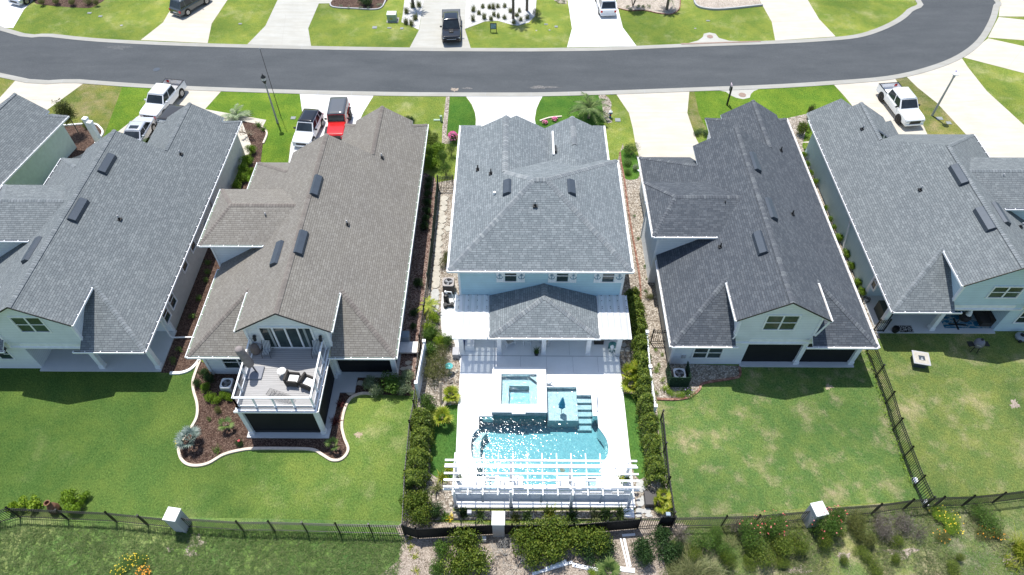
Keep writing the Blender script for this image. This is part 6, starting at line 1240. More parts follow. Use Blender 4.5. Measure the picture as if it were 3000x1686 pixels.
def vehicle(name,label,kind,loc,rz,col,roofcol=None,rims='rim',L=4.7,W=1.88,H=1.7,cat='car',group=None,opts={}):
    """front points to -Y in local space"""
    o=empty(name,(loc[0],loc[1],.012),label,cat,group,rz); hw=W/2; f=-L/2; r=L/2; pickup=kind=='pickup'; box=kind=='offroad'
    gz=.28 if not (pickup or box) else .42; wr=.36 if not(pickup or box) else .42; belt=gz+.66 if not(pickup) else gz+.72
    if box: belt=gz+.72
    hoodz=belt-.04 if (pickup or box) else belt-.10
    m=MB(); hl=.27*L if pickup else (.30*L if not box else .36*L)
    bodyend=r
    secs=[ring(f,hw*(.86 if not box else .8),gz+.05,hoodz-.16),ring(f+.12,hw*(.95 if not box else .82),gz,hoodz-.05),ring(f+.5,hw*(.99 if not box else .84),gz,hoodz),ring(f+hl,hw*(1 if not box else .86),gz,belt),ring(0,hw*(1 if not box else .9),gz,belt)]
    if pickup: cabend=f+hl+.44*L; secs+=[ring(cabend,hw,gz,belt)]
    else: secs+=[ring(r-.6,hw*(1 if not box else .9),gz,belt+.02),ring(r-.12,hw*(.95 if not box else .9),gz,belt),ring(r,hw*(.88 if not box else .88),gz+.08,belt-.08)]
    loft(m,secs)
    if pickup:
        b0=cabend+.02
        for s in(-1,1): m.box(min(s*hw,s*(hw-.09)),max(s*hw,s*(hw-.09)),b0,r,gz,belt+.02)
        m.box(-hw+.09,hw-.09,r-.08,r,gz,belt); m.box(-hw+.09,hw-.09,b0,b0+.07,gz,belt)
    body=m.build('body',col,o,world=False); recalc(body); bv=body.modifiers.new('b','BEVEL'); bv.width=.025; bv.segments=2; bv.limit_method='ANGLE'
    for p_ in body.data.polygons: p_.use_smooth=True
    body.modifiers.new('w','WEIGHTED_NORMAL')
    if pickup:
        MB().box(-hw+.1,hw-.1,b0+.07,r-.09,gz+.1,gz+.2).build('bed_floor',opts.get('bed',M['stucco']),o,world=False)
        m=MB()
        for s in(-1,1): m.box(min(s*hw,s*(hw-.1)),max(s*hw,s*(hw-.1)),b0,r,belt+.02,belt+.045)
        m.box(-hw,hw,r-.09,r,belt,belt+.03); m.build('bed_rail',M['black'],o,world=False)
        if opts.get('cover'): MB().box(-hw+.06,hw-.06,b0,r-.04,belt+.03,belt+.07).build('bed_cover',opts['cover'],o,world=False)
    # greenhouse
    if pickup: c0,c1,t0,t1=f+hl-.1,cabend,f+hl+.62,cabend-.16
    elif box: c0,c1,t0,t1=f+hl,r-.06,f+hl+.3,r-.12
    elif kind=='sedan': c0,c1,t0,t1=f+hl-.12,r-.75,f+hl+.62,r-1.35
    else: c0,c1,t0,t1=f+hl-.12,r-.12,f+hl+.62,r-.5
    tw=hw*.78 if not box else hw*.84; bw=hw-.06 if not box else hw*.88
    zt=H; base=[(-bw,c0,belt-.02),(bw,c0,belt-.02),(bw,c1,belt-.02),(-bw,c1,belt-.02)]; top=[(-tw,t0,zt-.05),(tw,t0,zt-.05),(tw,t1,zt-.05),(-tw,t1,zt-.05)]
    m=MB(); m.add(base+top,[(0,1,5,4),(1,2,6,5),(2,3,7,6),(3,0,4,7),(3,2,1,0),(4,5,6,7)]); cab=m.build('cabin',col,o,world=False); recalc(cab); bv=cab.modifiers.new('b','BEVEL'); bv.width=.04; bv.segments=2
    # roof skin, slightly domed
    rc=roofcol or col; m=MB(); m.grid(6,6,lambda u,v:(-tw*1.0+2*tw*u,t0-.02+(t1-t0+.04)*v,zt-.045+.05*math.sin(math.pi*min(1,max(0,u)))**.6*math.sin(math.pi*(.12+.76*v))**.6)); ro=m.build('roof',rc,o,world=False,smooth=True); 
    m2=ro.modifiers.new('s','SOLIDIFY'); m2.thickness=.02; m2.offset=-1
    def panel(i,j,name,inset=.07,mat='carglass',u0=0,u1=1):
        a,b=Vector(base[i]),Vector(base[j]); c_,d_=Vector(top[j]),Vector(top[i]); cc=(a+b+c_+d_)/4; nn=(b-a).cross(d_-a).normalized()
        if nn.dot(cc-Vector((0,(c0+c1)/2,belt+.3)))<0: nn=-nn
        def q(u,v): return (a.lerp(b,u)).lerp(d_.lerp(c_,u),v)+nn*.012
        m=MB(); v0,v1=.13,.9; m.add([q(u0+.05*(1 if u0==0 else .5),v0),q(u1-.05*(1 if u1==1 else .5),v0),q(u1-.05*(1 if u1==1 else .5),v1),q(u0+.05*(1 if u0==0 else .5),v1)],[(0,1,2,3)]); g=m.build(name,M[mat],o,world=False); return g
    panel(0,1,'windshield'); panel(2,3,'rear_window')
    cuts=(0,.47,.98) if pickup else ((0,.4,.74,1) if kind in('suv','hatch') else (0,.48,1))
    for s,(i,j) in enumerate(((1,2),(3,0))):
        for k in range(len(cuts)-1):
            u0,u1=cuts[k],cuts[k+1]
            if s==1: u0,u1=1-cuts[k+1],1-cuts[k]
            panel(i,j,'side_window',u0=u0,u1=u1)
    # wheels
    wb=L*.31; 
    for s in(-1,1):
        for y in(f+L*.185,r-L*.2):
            x=s*(hw-.1); w=MB(); w.tube((x-.12*s,y,wr),(x+.125*s,y,wr),wr,20); wo=w.build('wheel',M['tyre'],o,world=False)
            e=MB(); e.tube((x+.1*s,y,wr),(x+.13*s,y,wr),wr*.62,16); 
            for k in range(5): a=k*1.257; e.bar((x+.135*s,y,wr),(x+.135*s,y+wr*.6*math.cos(a),wr+wr*.6*math.sin(a)),.05,.02)
            e.build('rim',M[rims],wo,world=False)
            ar=MB(); ar.tube((s*(hw-.2),y,wr+.02),(s*(hw+.004),y,wr+.02),wr+.07,20); ar.build('wheel_arch',M['black'] ,o,world=False)
            if box: g=MB(); g.box(min(s*(hw*.84),s*(hw+.06)),max(s*(hw*.84),s*(hw+.06)),y-wr-.1,y+wr+.1,wr*2+.03,wr*2+.1); g.build('fender',M['black'],o,world=False)
    # lamps, bumpers, grille, mirrors
    for s in(-1,1):
        MB().box(min(s*hw*.9,s*hw*.55),max(s*hw*.9,s*hw*.55),f-.0,f+.14,hoodz-.3,hoodz-.17).build('headlight',M['headlamp'],o,world=False,bevel=.01)
        MB().box(min(s*hw*.93,s*hw*.68),max(s*hw*.93,s*hw*.68),r-.12,r+.012,belt-.34,belt-.1).build('tail_light',M['redlamp'],o,world=False,bevel=.01)
        mm=MB(); mm.box(min(s*(hw-.02),s*(hw+.2)),max(s*(hw-.02),s*(hw+.2)),c0+.38,c0+.5,belt+.0,belt+.17); mm.build('mirror',opts.get('mirror',col),o,world=False,bevel=.03)
    MB().box(-hw*.52,hw*.52,f-.012,f+.1,gz+.16,hoodz-.2).build('grille',opts.get('grille',M['black']),o,world=False)
    MB().box(-hw*.88,hw*.88,f-.06,f+.1,gz-.02,gz+.15).build('front_bumper',opts.get('bumper',col),o,world=False,bevel=.03)
    MB().box(-hw*.88,hw*.88,r-.1,r+.07,gz-.0,gz+.17).build('rear_bumper',opts.get('bumper',col),o,world=False,bevel=.03)
    MB().box(-.26,.26,r+.008,r+.02,belt-.42,belt-.3).build('number_plate',M['white'],o,world=False)
    return o
def place(fr,re,zf=.5,zr=.6):
    a=at(*fr,zf); b=at(*re,zr); c=(a+b)/2; d=a-b; return (c.x,c.y),math.atan2(d.x,-d.y),d.length
white=paint('white car paint',(.80,.81,.82),0,.3); silver=paint('silver car paint',(.62,.64,.67),.35); blackp=paint('black car paint',(.014,.016,.020),.2,.15); greyp=paint('dark grey car paint',(.10,.115,.125),.5); redp=paint('red car paint',(.55,.008,.008),.1,.25); roofg=paint('grey hard top',(.065,.075,.09),0,.6)
loc,rz,ln=place((0,0,1530,1170),(0,0,1745,850),.5,.9); print('P1',loc,math.degrees(rz),ln)
v=vehicle('pickup_truck','white pickup truck with a yellow case in its bed on the left drive','pickup',loc,rz,white,L=5.5,W=1.95,H=1.85,cat='pickup truck',opts=dict(bed=M['stucco'],grille=M['black']))
RZL=rz
p=at(0,0,1675,855,1.3); o=MB(Matrix.Translation((p.x,p.y,0))@Matrix.Rotation(rz,4,'Z')).box(-.35,.35,-.2,.2,.75,1.25).build('yellow_case',plain('yellow plastic',(.75,.50,.12),.5)); tag(o,'yellow case standing in the bed of the white pickup','case')
p=at(0,0,1340,1290,1.4); v=vehicle('sedan','silver white sedan with a dark sunroof beside the left white pickup','sedan',(p.x,p.y),RZL+.12,silver,L=4.7,W=1.82,H=1.42)
m=MB(); m.box(-.4,.4,-.1,.35,1.425,1.432); m.build('sunroof',M['carglass'],v,world=False)
p=at(0,0,1690,1165,1.8); v=vehicle('offroad_car','silver off road car with a black soft top behind the grey roof','offroad',(p.x-.1,p.y-.3),RZL-.02,silver,paint('black soft top',(.02,.022,.026),0,.8),rims='blackrim',L=4.2,W=1.8,H=1.8,opts=dict(grille=M['black'],bumper=M['black'],mirror=M['black']))
MB().tube((0,2.1,1.0),(0,2.32,1.0),.38,20).build('spare_wheel',M['tyre'],v,world=False)
loc,rz,ln=place((1,0,475,1425),(1,0,575,1150),.4,.9); print('P4',loc,math.degrees(rz),ln)
vehicle('hatchback','white hatchback with a black roof on the white drive','hatch',(loc[0],loc[1]-.1),rz,white,blackp,L=4.3,W=1.8,H=1.6,opts=dict(mirror=M['black']))
loc,rz,ln=place((1,0,800,1420),(1,0,845,1030),.5,1.2); print('P5',loc,math.degrees(rz),ln)
v=vehicle('offroad_car','red off road car with a grey hard top beside the white hatchback','offroad',(loc[0],loc[1]+.1),rz,redp,roofg,rims='blackrim',L=4.7,W=1.88,H=1.85,opts=dict(grille=M['black'],bumper=M['black'],mirror=M['black']))
MB().tube((0,2.36,1.05),(0,2.6,1.05),.42,20).build('spare_wheel',M['tyre'],v,world=False)
m=MB(); m.bar((-.45,2.75,.7),(.45,2.75,.7),.6,.05); m.bar((0,2.35,.55),(0,3.0,.55),.08,.06); m.box(-.5,.5,2.72,3.1,.72,.76); m.build('cargo_rack',M['green_plastic'],v,world=False)
loc,rz,ln=place((1,0,1966,430),(1,0,1962,95),.5,1.1); print('P6',loc,math.degrees(rz),ln)
v=vehicle('pickup_truck','black pickup truck with a hood scoop on the far drive','pickup',loc,rz,blackp,rims='blackrim',L=5.4,W=1.98,H=1.85,cat='pickup truck',opts=dict(cover=plain('grey bed cover',(.09,.10,.11),.7),bumper=M['black'],mirror=M['black']))
MB().box(-.24,.24,-2.0,-1.35,1.12,1.19).build('hood_scoop',M['black'],v,world=False,bevel=.03)
m=MB(); m.box(-.5,.5,-2.74,-2.7,.75,.8); m.build('light_bar',M['headlamp'],v,world=False)
p=at(0,0,1765,120,.6); q=at(0,0,1965,-20,.8); d=Vector((.55,1,0)).normalized()*2.2; 
vehicle('sport_utility_car','dark grey car parked on the far drive seen from behind','suv',(p.x+d.x,p.y+d.y),math.atan2(-d.x,d.y)+math.pi,greyp,L=4.6,W=1.84,H=1.7)
p=at(2,0,968,140,.5); vehicle('sport_utility_car','white car with a dark rear window on the far white drive','suv',(p.x-.12,p.y+2.35),math.pi+R_(3),white,L=4.7,W=1.88,H=1.72)
loc,rz,ln=place((3,0,1450,1235),(3,0,1225,860),.5,1.1); print('P9',loc,math.degrees(rz),ln)
vehicle('pickup_truck','white pickup truck with black wheels near the right street lamp','pickup',loc,rz,white,rims='blackrim',L=5.7,W=2.0,H=1.9,cat='pickup truck',opts=dict(bed=M['white'],mirror=M['black']))
p=at(0,0,130,20,.5); vehicle('sport_utility_car','white car in the top left corner with only its nose in view','suv',(p.x+1.0,p.y+2.1),R_(-22),silver,L=4.7,W=1.88,H=1.7)
# ================================================================ plants
ORD=['first','second','third','fourth','fifth','sixth','seventh','eighth','ninth','tenth','eleventh','twelfth','thirteenth','fourteenth','fifteenth','sixteenth','seventeenth','eighteenth','nineteenth','twentieth']
REG={}
def reg(o,desc,where,cat,group): REG.setdefault((desc,where),[]).append(o); o['category']=cat; o['group']=group
def finish_labels():
    for (desc,where),objs in REG.items():
        if len(objs)==1: objs[0]['label']=desc+' '+where; continue
        pos=[]
        for o in objs:
            if o.type=='MESH' and o.location.length<.01:
                c=sum((Vector(v) for v in o.bound_box),Vector())/8; pos.append((c.x,c.y))
            else: pos.append((o.location.x,o.location.y))
        sx=max(p[0] for p in pos)-min(p[0] for p in pos); sy=max(p[1] for p in pos)-min(p[1] for p in pos)
        k=0 if sx>sy*1.1 else 1; od=sorted(range(len(objs)),key=lambda i:pos[i][0] if k==0 else -pos[i][1])
        for n,i in enumerate(od):
            if len(objs)==2: objs[i]['label']=('left' if k==0 else 'far')*(n==0)+('right' if k==0 else 'near')*(n==1)+' '+desc+' '+where
            else: objs[i]['label']=ORD[min(n,19)]+' '+desc+' from '+('left' if k==0 else 'far end')+' '+where
PROTO={}
def stems_mb(rs,rx,rz,n=7,th=.02):
    m=MB()
    for i in range(n):
        a=rs.random()*6.28; r=rs.uniform(.25,.7)*rx; p=Vector((0,0,0)); q=Vector((r*.4*math.cos(a),r*.4*math.sin(a),rz*.5)); e=Vector((r*math.cos(a),r*math.sin(a),rz*rs.uniform(.8,1.2)))
        m.tube(p,q,th,5,th*.7,cap=False); m.tube(q,e,th*.7,4,th*.3,cap=False)
    return m
def proto(kind,variant):
    key=(kind,variant)
    if key in PROTO: return PROTO[key]
    rs=np.random.default_rng(hash(key)%1000 if False else (sum(map(ord,kind))*7+variant)); sz={'leafy':.055,'fine':.035,'feather':.05,'twig':.07,'big':.12,'tiny':.075}[kind]
    n={'leafy':2600,'fine':4200,'feather':2600,'twig':1500,'big':420,'tiny':420}[kind]
    pts,nr=cloud_pts(rs,n,1,1,.95,{'leafy':10,'fine':8,'feather':13,'twig':9,'big':6,'tiny':5}[kind],.45 if kind!='twig' else .9); pts[:,2]+=.62; pts[:,2]=np.abs(pts[:,2])
    me=leaves_mesh('foliage_'+kind,pts,nr,sz,rs,{'twig':.12,'feather':.22,'fine':.4}.get(kind,.55),{'twig':1.4,'feather':1.2}.get(kind,.8))
    st=stems_mb(rs,1,.9,8).build('stem',M['bark']); sm=st.data; bpy.data.objects.remove(st)
    PROTO[key]=(me,sm); return PROTO[key]
MC={}
def withmat(me,mat):
    k=(me.name,mat.name)
    if k not in MC: c=me.copy(); c.materials.clear(); c.materials.append(mat); MC[k]=c
    return MC[k]
_rv=random.Random(77)
def shrub(c,r,x,y,rad,kind,mat,desc,where,h=None,z=None,name='shrub',cat='shrub',group=None):
    h=h or rad*1.15; z=h*.5 if z is None else z; p=T(c,r,x,y,z); me,sm=proto(kind,_rv.randint(0,2)); o=empty(name,(p.x,p.y,.0),None,cat,None,_rv.random()*6.28); o.scale=(rad*1.12,rad*1.12,h/1.35)
    f=bpy.data.objects.new('foliage',withmat(me,L[mat])); COL.objects.link(f); f.parent=o
    if kind!='tiny': s=bpy.data.objects.new('stem',sm); COL.objects.link(s); s.parent=o
    reg(o,desc,where,cat,group or cat+'s '+where); return o
def rows(items,kind,mat,desc,where,**k): return [shrub(*it,kind,mat,desc,where,**k) for it in items]
def fan_palm(p,h,n,leafr,mat,seed=0,name='fan_palm',lean=.75,trunk=True):
    o=empty(name,p,None,'palm',None); rs=random.Random(seed); mt=MB()
    if trunk: mt.tube((0,0,0),(0,0,h*.55),.09,8,.07)
    V=[];F=[]; st=MB()
    for i in range(n):
        a=2*math.pi*i/n*1.0+rs.uniform(-.3,.3); el=rs.uniform(.15,1.25); d=Vector((math.cos(a)*math.cos(el),math.sin(a)*math.cos(el),math.sin(el))); L_=leafr*lean*rs.uniform(.8,1.15); b=Vector((0,0,h*.5)); hub=b+d*L_; st.tube(b,hub,.012,4,cap=False)
        side=d.cross(Vector((0,0,1))).normalized(); up=side.cross(d).normalized()
        k=15
        for j in range(k):
            t=(j/(k-1)-.5)*math.radians(250); dd=(d*math.cos(t)+side*math.sin(t)); tip=hub+dd*leafr*(.75+.25*math.cos(t))*rs.uniform(.9,1.05)+Vector((0,0,-leafr*.16)); w=(dd.cross(up)).normalized()*leafr*.07; mid=hub.lerp(tip,.5)+Vector((0,0,leafr*.05))
            bb=len(V); V+=[hub-w*.3,mid-w,tip,mid+w,hub+w*.3]; F.append((bb,bb+1,bb+2,bb+3,bb+4))
    m=MB(); m.add(V,F); m.build('fronds',mat,o,world=False); st.build('leaf_stalks',mat,o,world=False)
    if trunk: mt.build('trunk',M['bark'],o,world=False)
    return o
def feather_palm(p,h,n,Lf,mat,seed=0,trunk=.12,name='palm_tree'):
    o=empty(name,p,None,'palm',None); rs=random.Random(seed); m=MB()
    if h>.2: MB().tube((0,0,0),(0,0,h),trunk*1.2,10,trunk).build('trunk',M['bark'],o,world=False)
    for i in range(n):
        a=2*math.pi*i/n+rs.uniform(-.2,.2); el=rs.uniform(.1,1.2); prev=None; d0=Vector((math.cos(a),math.sin(a),0)); s=Vector((-d0.y,d0.x,0)); LL=Lf*rs.uniform(.8,1.1)
        for k in range(11):
            u=k/10; q=Vector((0,0,h))+d0*LL*u*math.cos(el*(1-.3*u))+Vector((0,0,LL*(math.sin(el)*u-.62*u*u)))
            if prev is not None:
                m.add([prev-s*.015,q-s*.012,q+s*.012,prev+s*.015],[(0,1,2,3)])
                for sg in(-1,1):
                    for e in (0,.5):
                        b=prev.lerp(q,e); t=b+(s*sg*.75+d0*.6).normalized()*LL*.24*(math.sin(math.pi*min(1,u*.9+.12))**.7)+Vector((0,0,-.05*LL*u)); ww=d0*.028*Lf**.5; m.add([b-ww,t,b+ww],[(0,1,2)])
            prev=q
    m.build('fronds',mat,o,world=False); return o
def tuft(p,h,n,mat,seed,spread=.9,w=.035,name='ornamental_grass',rad=.1):
    o=empty(name,(p.x,p.y,0),None,'grass clump',None); blades(o,'blades',mat,n,h,w,0,spread,seed,rad); return o
def flowers(o,pts,mat,size=.045,name='flowers'):
    rs=np.random.default_rng(len(pts)); P_=np.array(pts,float); me=leaves_mesh(name,P_,np.tile([0,-.3,1.0],(len(P_),1)),size,rs,.9,.4); return link(name,me,mat,o)
def topflowers(o,n,mat,seed,size=.05,spread=.8,zmin=.7,world_scale=True):
    rs=np.random.default_rng(seed); sc=np.array(o.scale); d=rs.normal(size=(n,3)); d[:,2]=np.abs(d[:,2])+.4; d/=np.linalg.norm(d,axis=1)[:,None]; q=d*np.array([spread,spread,.95])+np.array([0,0,.55]); s=float(sc[0])
    return flowers(o,q,mat,size/max(.3,s))
def hedge(pts,w,h,mat,label,dens=1500,seed=1,name='hedge'):
    rs=np.random.default_rng(seed); A=[np.array((p[0],p[1])) for p in pts]; seg=[np.linalg.norm(A[i+1]-A[i]) for i in range(len(A)-1)]; tot=sum(seg); n=int(tot*dens); V=[];N=[]
    cum=np.cumsum([0]+seg); u=rs.random(n)*tot; k=np.clip(np.searchsorted(cum,u)-1,0,len(seg)-1); t=(u-cum[k])/np.array(seg)[k]; Aa=np.array(A); c=Aa[k]+(Aa[k+1]-Aa[k])*t[:,None]
    dr=(Aa[k+1]-Aa[k]); dr/=np.linalg.norm(dr,axis=1)[:,None]; nx=np.stack([-dr[:,1],dr[:,0]],1)
    ph=rs.random(n)*math.pi; lump=1+.20*np.sin(u*5.1)+.14*np.sin(u*11.3+1)+.1*np.sin(u*2.1); rr=(1-.35*rs.random(n)**2)
    x=np.cos(ph)*w*lump*rr; z=np.abs(np.sin(ph))**.6*h*(1+.1*np.sin(u*4.2)+.08*np.sin(u*9.3))*rr
    P_=np.column_stack([c+nx*x[:,None],z]); nr=np.column_stack([nx*np.cos(ph)[:,None],np.sin(ph)])
    P_+=rs.normal(size=P_.shape)*.05
    root=empty(name,(pts[0][0],pts[0][1],0),label,'hedge','hedges around the pool yard'); me=leaves_mesh('foliage',P_-np.array([pts[0][0],pts[0][1],0]),nr,.07,rs,.5,.8); link('foliage',me,mat,root)
    m=MB()
    for i in range(int(tot/1.1)):
        uu=(i+.5)/int(tot/1.1)*tot; kk=int(min(len(seg)-1,np.searchsorted(cum,uu)-1)); cc=A[kk]+(A[kk+1]-A[kk])*((uu-cum[kk])/seg[kk]); m.tube((cc[0],cc[1],0),(cc[0],cc[1],h*.7),.05,6,.03)
    m.build('stems',M['bark'],root); return root
hz=lambda pts,z,c,r:[(lambda p:(p.x,p.y))(T(c,r,x,y,z)) for x,y in pts]
hedge([(8.35,31.5),(8.4,29)]+hz([(1215,100),(1265,300),(1290,500),(1312,700),(1322,900),(1340,1100),(1370,1300)],1.2,2,2)+hz([(1395,100),(1420,300),(1445,520)],1.2,2,3),.48,1.95,L['hedge'],'long tall hedge along the right side of the pool terrace',2300,5)
hedge(hz([(1690,1290),(1650,1400)],1.1,1,2)+hz([(1655,60),(1630,200),(1605,330),(1590,460),(1570,560)],1.1,1,3),.6,1.9,L['hedge'],'thick hedge along the left side of the artificial turf',2600,6)
# artificial turf panels
sheet('artificial_turf',smooth([T(1,2,2030,1190),T(1,2,1920,1195),T(1,2,1840,1240),T(1,2,1770,1330),T(1,2,1740,1448),T(1,3,1740,200),T(1,3,1735,430),T(1,3,1800,480),T(1,3,1990,480)],1),.024,M['turf']); 
sheet('artificial_turf',[T(2,2,1110,1075),T(2,2,1270,1085),T(2,2,1290,1448),T(2,3,1290,0),T(2,3,1345,460),T(2,3,1270,498),T(2,3,1215,440),T(2,2,1140,1448)],.024,M['turf'])
W1='left of the pool terrace'
rows([(1,2,1790,310,.5),(1,2,1740,400,.5),(1,2,1850,520,.55)],'leafy','lime','lime green leafy shrub',W1,h=.9)
rows([(1,2,1740,480,.65),(1,2,1790,450,.6),(1,2,1750,640,.7),(1,2,1930,560,.5)],'leafy','green','loose green shrub',W1,h=1.1)
rows([(1,2,1800,760,.95),(1,2,1770,880,.85),(1,2,1880,820,.7),(1,2,1870,640,.6)],'feather','olive','feathery olive green shrub',W1,h=1.5)
rows([(1,2,1720,1160,.62),(1,2,1760,1240,.45)],'leafy','green','dense green shrub','left of the artificial turf',h=1.3)
rows([(1,2,1655,1330,.65),(1,2,1700,1420,.5)],'leafy','hedge','yellow tipped shrub','at the far end of the left hedge',h=1.6)
rows([(1,3,1560,750,.95),(1,3,1650,700,.7),(1,3,1650,850,.8)],'leafy','hedge','large dense shrub','at the near corner of the left hedge',h=1.7)
rows([(1,3,1790,800,.6),(1,3,1520,540,.5)],'leafy','dark','dark green shrub','beside the large corner shrub left of the pergola',h=1.1)
rows([(1,1,1740,90,.8),(1,1,1790,190,.8),(1,1,1830,60,.8)],'leafy','yellowgreen','bright yellow green shrub','in the strip right of the taupe house',h=1.3)
rows([(1,1,1905,260,.75),(1,1,1880,130,.75),(1,1,1960,60,.6)],'feather','green','soft green conifer like shrub','left of the pool house',h=1.7)
rows([(1,1,1740,370,.42),(1,1,1730,440,.42),(1,1,1722,510,.42),(1,1,1715,595,.45),(1,1,1708,680,.45),(1,1,1703,755,.42),(1,1,1690,830,.45)],'leafy','dark','round dark shrub','in the shaded strip right of the taupe house',h=.8)
rows([(1,1,1640,1400,.45),(1,2,1590,260,.4),(1,2,1580,400,.3)],'leafy','dark','small dark shrub','in the narrow mulch strip left of the fence',h=.7)
rows([(1,1,1905,1190,.55),(1,1,1910,1130,.4)],'fine','olive','olive green shrub','at the left front corner of the pool house',h=1.0)
WA='in the strip between the two left houses'
rows([(0,1,2520,60,.55),(0,1,2480,170,.6),(0,1,2440,250,.55),(0,1,2440,330,.55),(0,1,2390,420,.5),(0,1,2530,290,.4)],'leafy','yellowgreen','bright yellow green shrub',WA,h=.95)
rows([(0,1,2090,1200,.35),(0,1,2075,1290,.35),(0,1,2060,1370,.3),(0,2,1990,110,.35),(0,2,1930,300,.38),(0,2,1800,630,.28),(0,2,1740,740,.3)],'tiny','green','small green shrub',WA,h=.5)
W2='in the mulch left of the upstairs deck'
rows([(0,2,2065,1020,.42),(0,2,2115,1100,.42),(0,2,2175,1150,.36),(0,2,2260,1080,.38),(0,2,2310,1120,.3)],'leafy','yellowgreen','bright yellow green shrub',W2,h=.62)
rows([(0,2,2040,870,.4),(0,2,2100,920,.42),(0,2,1975,970,.36)],'leafy','dark','rounded dark green shrub',W2,h=.7)
shrub(0,2,2190,1245,.36,'fine','olive','round olive shrub',W2,h=.5); shrub(0,2,2095,1330,.2,'tiny','green','tiny green shrub',W2,h=.3); shrub(0,2,2350,990,.3,'leafy','green','small leafy plant','beside the left air conditioner',h=.6)
p=T(0,3,1930,150,0); o=fan_palm(p,1.4,17,.50,L['blue'],3,'fan_palm',1.0); reg(o,'blue grey fan palm','at the left end of the wavy mulch bed','palm','palms')
p=T(0,2,2300,1430,0); o=fan_palm(p,1.0,5,.40,L['palm'],4); reg(o,'small young palm','in the mulch left of the screened porch','palm','palms')
p=T(1,3,790,190,0); o=fan_palm(p,1.1,6,.42,L['palm'],5); reg(o,'small young palm','at the right end of the wavy mulch bed','palm','palms')
o=shrub(0,3,2380,130,.3,'leafy','dark','small dark hibiscus with a coral flower','in the mulch in front of the screened porch',h=.5); flowers(o,[(0,-.1,1.35),(.12,-.2,1.3),(-.1,-.05,1.35)],L['red'],.3)
o=tuft(T(0,3,2170,215),.5,40,L['strap'],8,.8,.03,'strap_plant'); reg(o,'small strap leaved plant','in the wavy mulch bed','plant','small plants')
o=shrub(0,3,1780,120,.25,'tiny','yellowgreen','small plant with yellow flowers','outside the left end of the wavy bed',h=.3); topflowers(o,25,L['yellow'],1)
for x,y in((860,1190),(800,1370)): o=tuft(T(1,2,x,y),.5,45,L['maroon'],x,.9,.06,'cordyline'); reg(o,'dark maroon spiky plant','in the mulch right of the screened porch','plant','maroon plants')
rows([(1,2,1165,975,.62),(1,2,1205,1040,.5)],'leafy','varieg','pale variegated shrub','left of the round green shrub by the porch',h=1.1)
rows([(1,2,1510,915,.6),(1,2,1500,1010,.62)],'leafy','varieg','pale variegated shrub','right of the round green shrub by the fence',h=1.2)
shrub(1,2,1340,965,.95,'leafy','green','large round green shrub','in front of the screened lanai of the taupe house',h=1.5)
# street side
o=empty('young_tree',T(0,0,790,1340,0),None,'tree'); rs=np.random.default_rng(5); pp,nn=cloud_pts(rs,4200,1.05,1.05,2.0,20,.9); pp[:,2]+=2.1; me=leaves_mesh('crown',pp,nn,.07,rs,.5,1.0); link('crown',me,L['olive'],o)
m=MB(); m.tube((0,0,0),(0,0,3.2),.05,8,.02); [m.tube((0,0,.6+.25*i),(.6*math.cos(i*2.3),.6*math.sin(i*2.3),1.4+.25*i),.018,5,.006) for i in range(9)]; m.build('trunk',M['bark'],o,world=False); o['label']='slender young olive green tree in the round bed between two left houses'
rows([(0,0,570,1380,.75),(0,0,870,1250,.5)],'leafy','hedge','low green shrub','in the round bed under the young tree',h=.7)
o=empty('bare_shrub',T(0,0,2520,1350,0),'twisted bare shrub in the mulch at the corner of the grey roofed house','shrub'); m=MB(); rr=random.Random(4)
def branch(m,p,d,l,th,k):
    q=p+d*l; m.tube(p,q,th,5,th*.7,cap=False)
    if k>0:
        for _ in range(3): branch(m,q,(d+Vector((rr.uniform(-.9,.9),rr.uniform(-.9,.9),rr.uniform(-.3,.6)))).normalized(),l*.72,th*.6,k-1)
for i in range(4): branch(m,Vector((0,0,0)),Vector((rr.uniform(-1,1),rr.uniform(-1,1),.9)).normalized(),.5,.05,3)
m.build('branches',M['wood'],o,world=False)
p=T(0,0,2380,1190,0); o=feather_palm(p,.15,18,1.9,L['varieg'],11); reg(o,'low silvery feather palm','in the left front lawn behind the grey roof','palm','palms')
p=T(2,0,770,1190,0); o=feather_palm(p,1.0,26,2.5,L['palm'],12); reg(o,'large feather palm','behind the light grey roof of the pool house','palm','palms')
for i,(x,y) in enumerate([(30,1270),(80,1312)]): o=tuft(T(1,0,x,y),.6,60,L['strap'],i,.9,.04,'strap_plant'); reg(o,'strap leaved green plant','in the corner mulch bed near the street lamp','plant','strap plants')
shrub(1,0,1545,1215,.62,'leafy','dark','dark rounded shrub','behind the right end of the taupe roof',h=1.0); rows([(1,0,1770,1400,.8),(1,0,1720,1340,.5)],'leafy','hedge','green leafy shrub','between the taupe and light grey roofs',h=1.1)
o=shrub(1,0,1980,1385,.55,'leafy','dark','bougainvillea full of pink flowers','at the left rear corner of the pool house',h=1.0); topflowers(o,160,L['pink'],3,.06)
o=shrub(2,0,430,1200,.35,'tiny','green','low plant with bright pink flowers','in the bed under the large palm',h=.3); topflowers(o,70,L['pink'],4,.05); o=shrub(2,0,330,1232,.3,'tiny','green','low plant with bright pink flowers','in the bed under the large palm',h=.3); topflowers(o,60,L['pink'],5,.05)
rows([(2,0,1880,1330,.6),(2,0,1950,1340,.5)],'fine','dark','low spreading green shrub','at the rear corner of the charcoal roofed house',h=.45)
shrub(2,1,1205,60,.85,'fine','green','round bushy shrub','between the white drive lawn and the cream drive',h=1.3)
rows([(2,1,1160,190,.6),(2,1,1170,290,.5)],'fine','green','low green ground shrub','below the round bushy shrub',h=.5); rows([(2,1,1240,240,.45)],'fine','varieg','pale flowering shrub','below the round bushy shrub',h=.6)
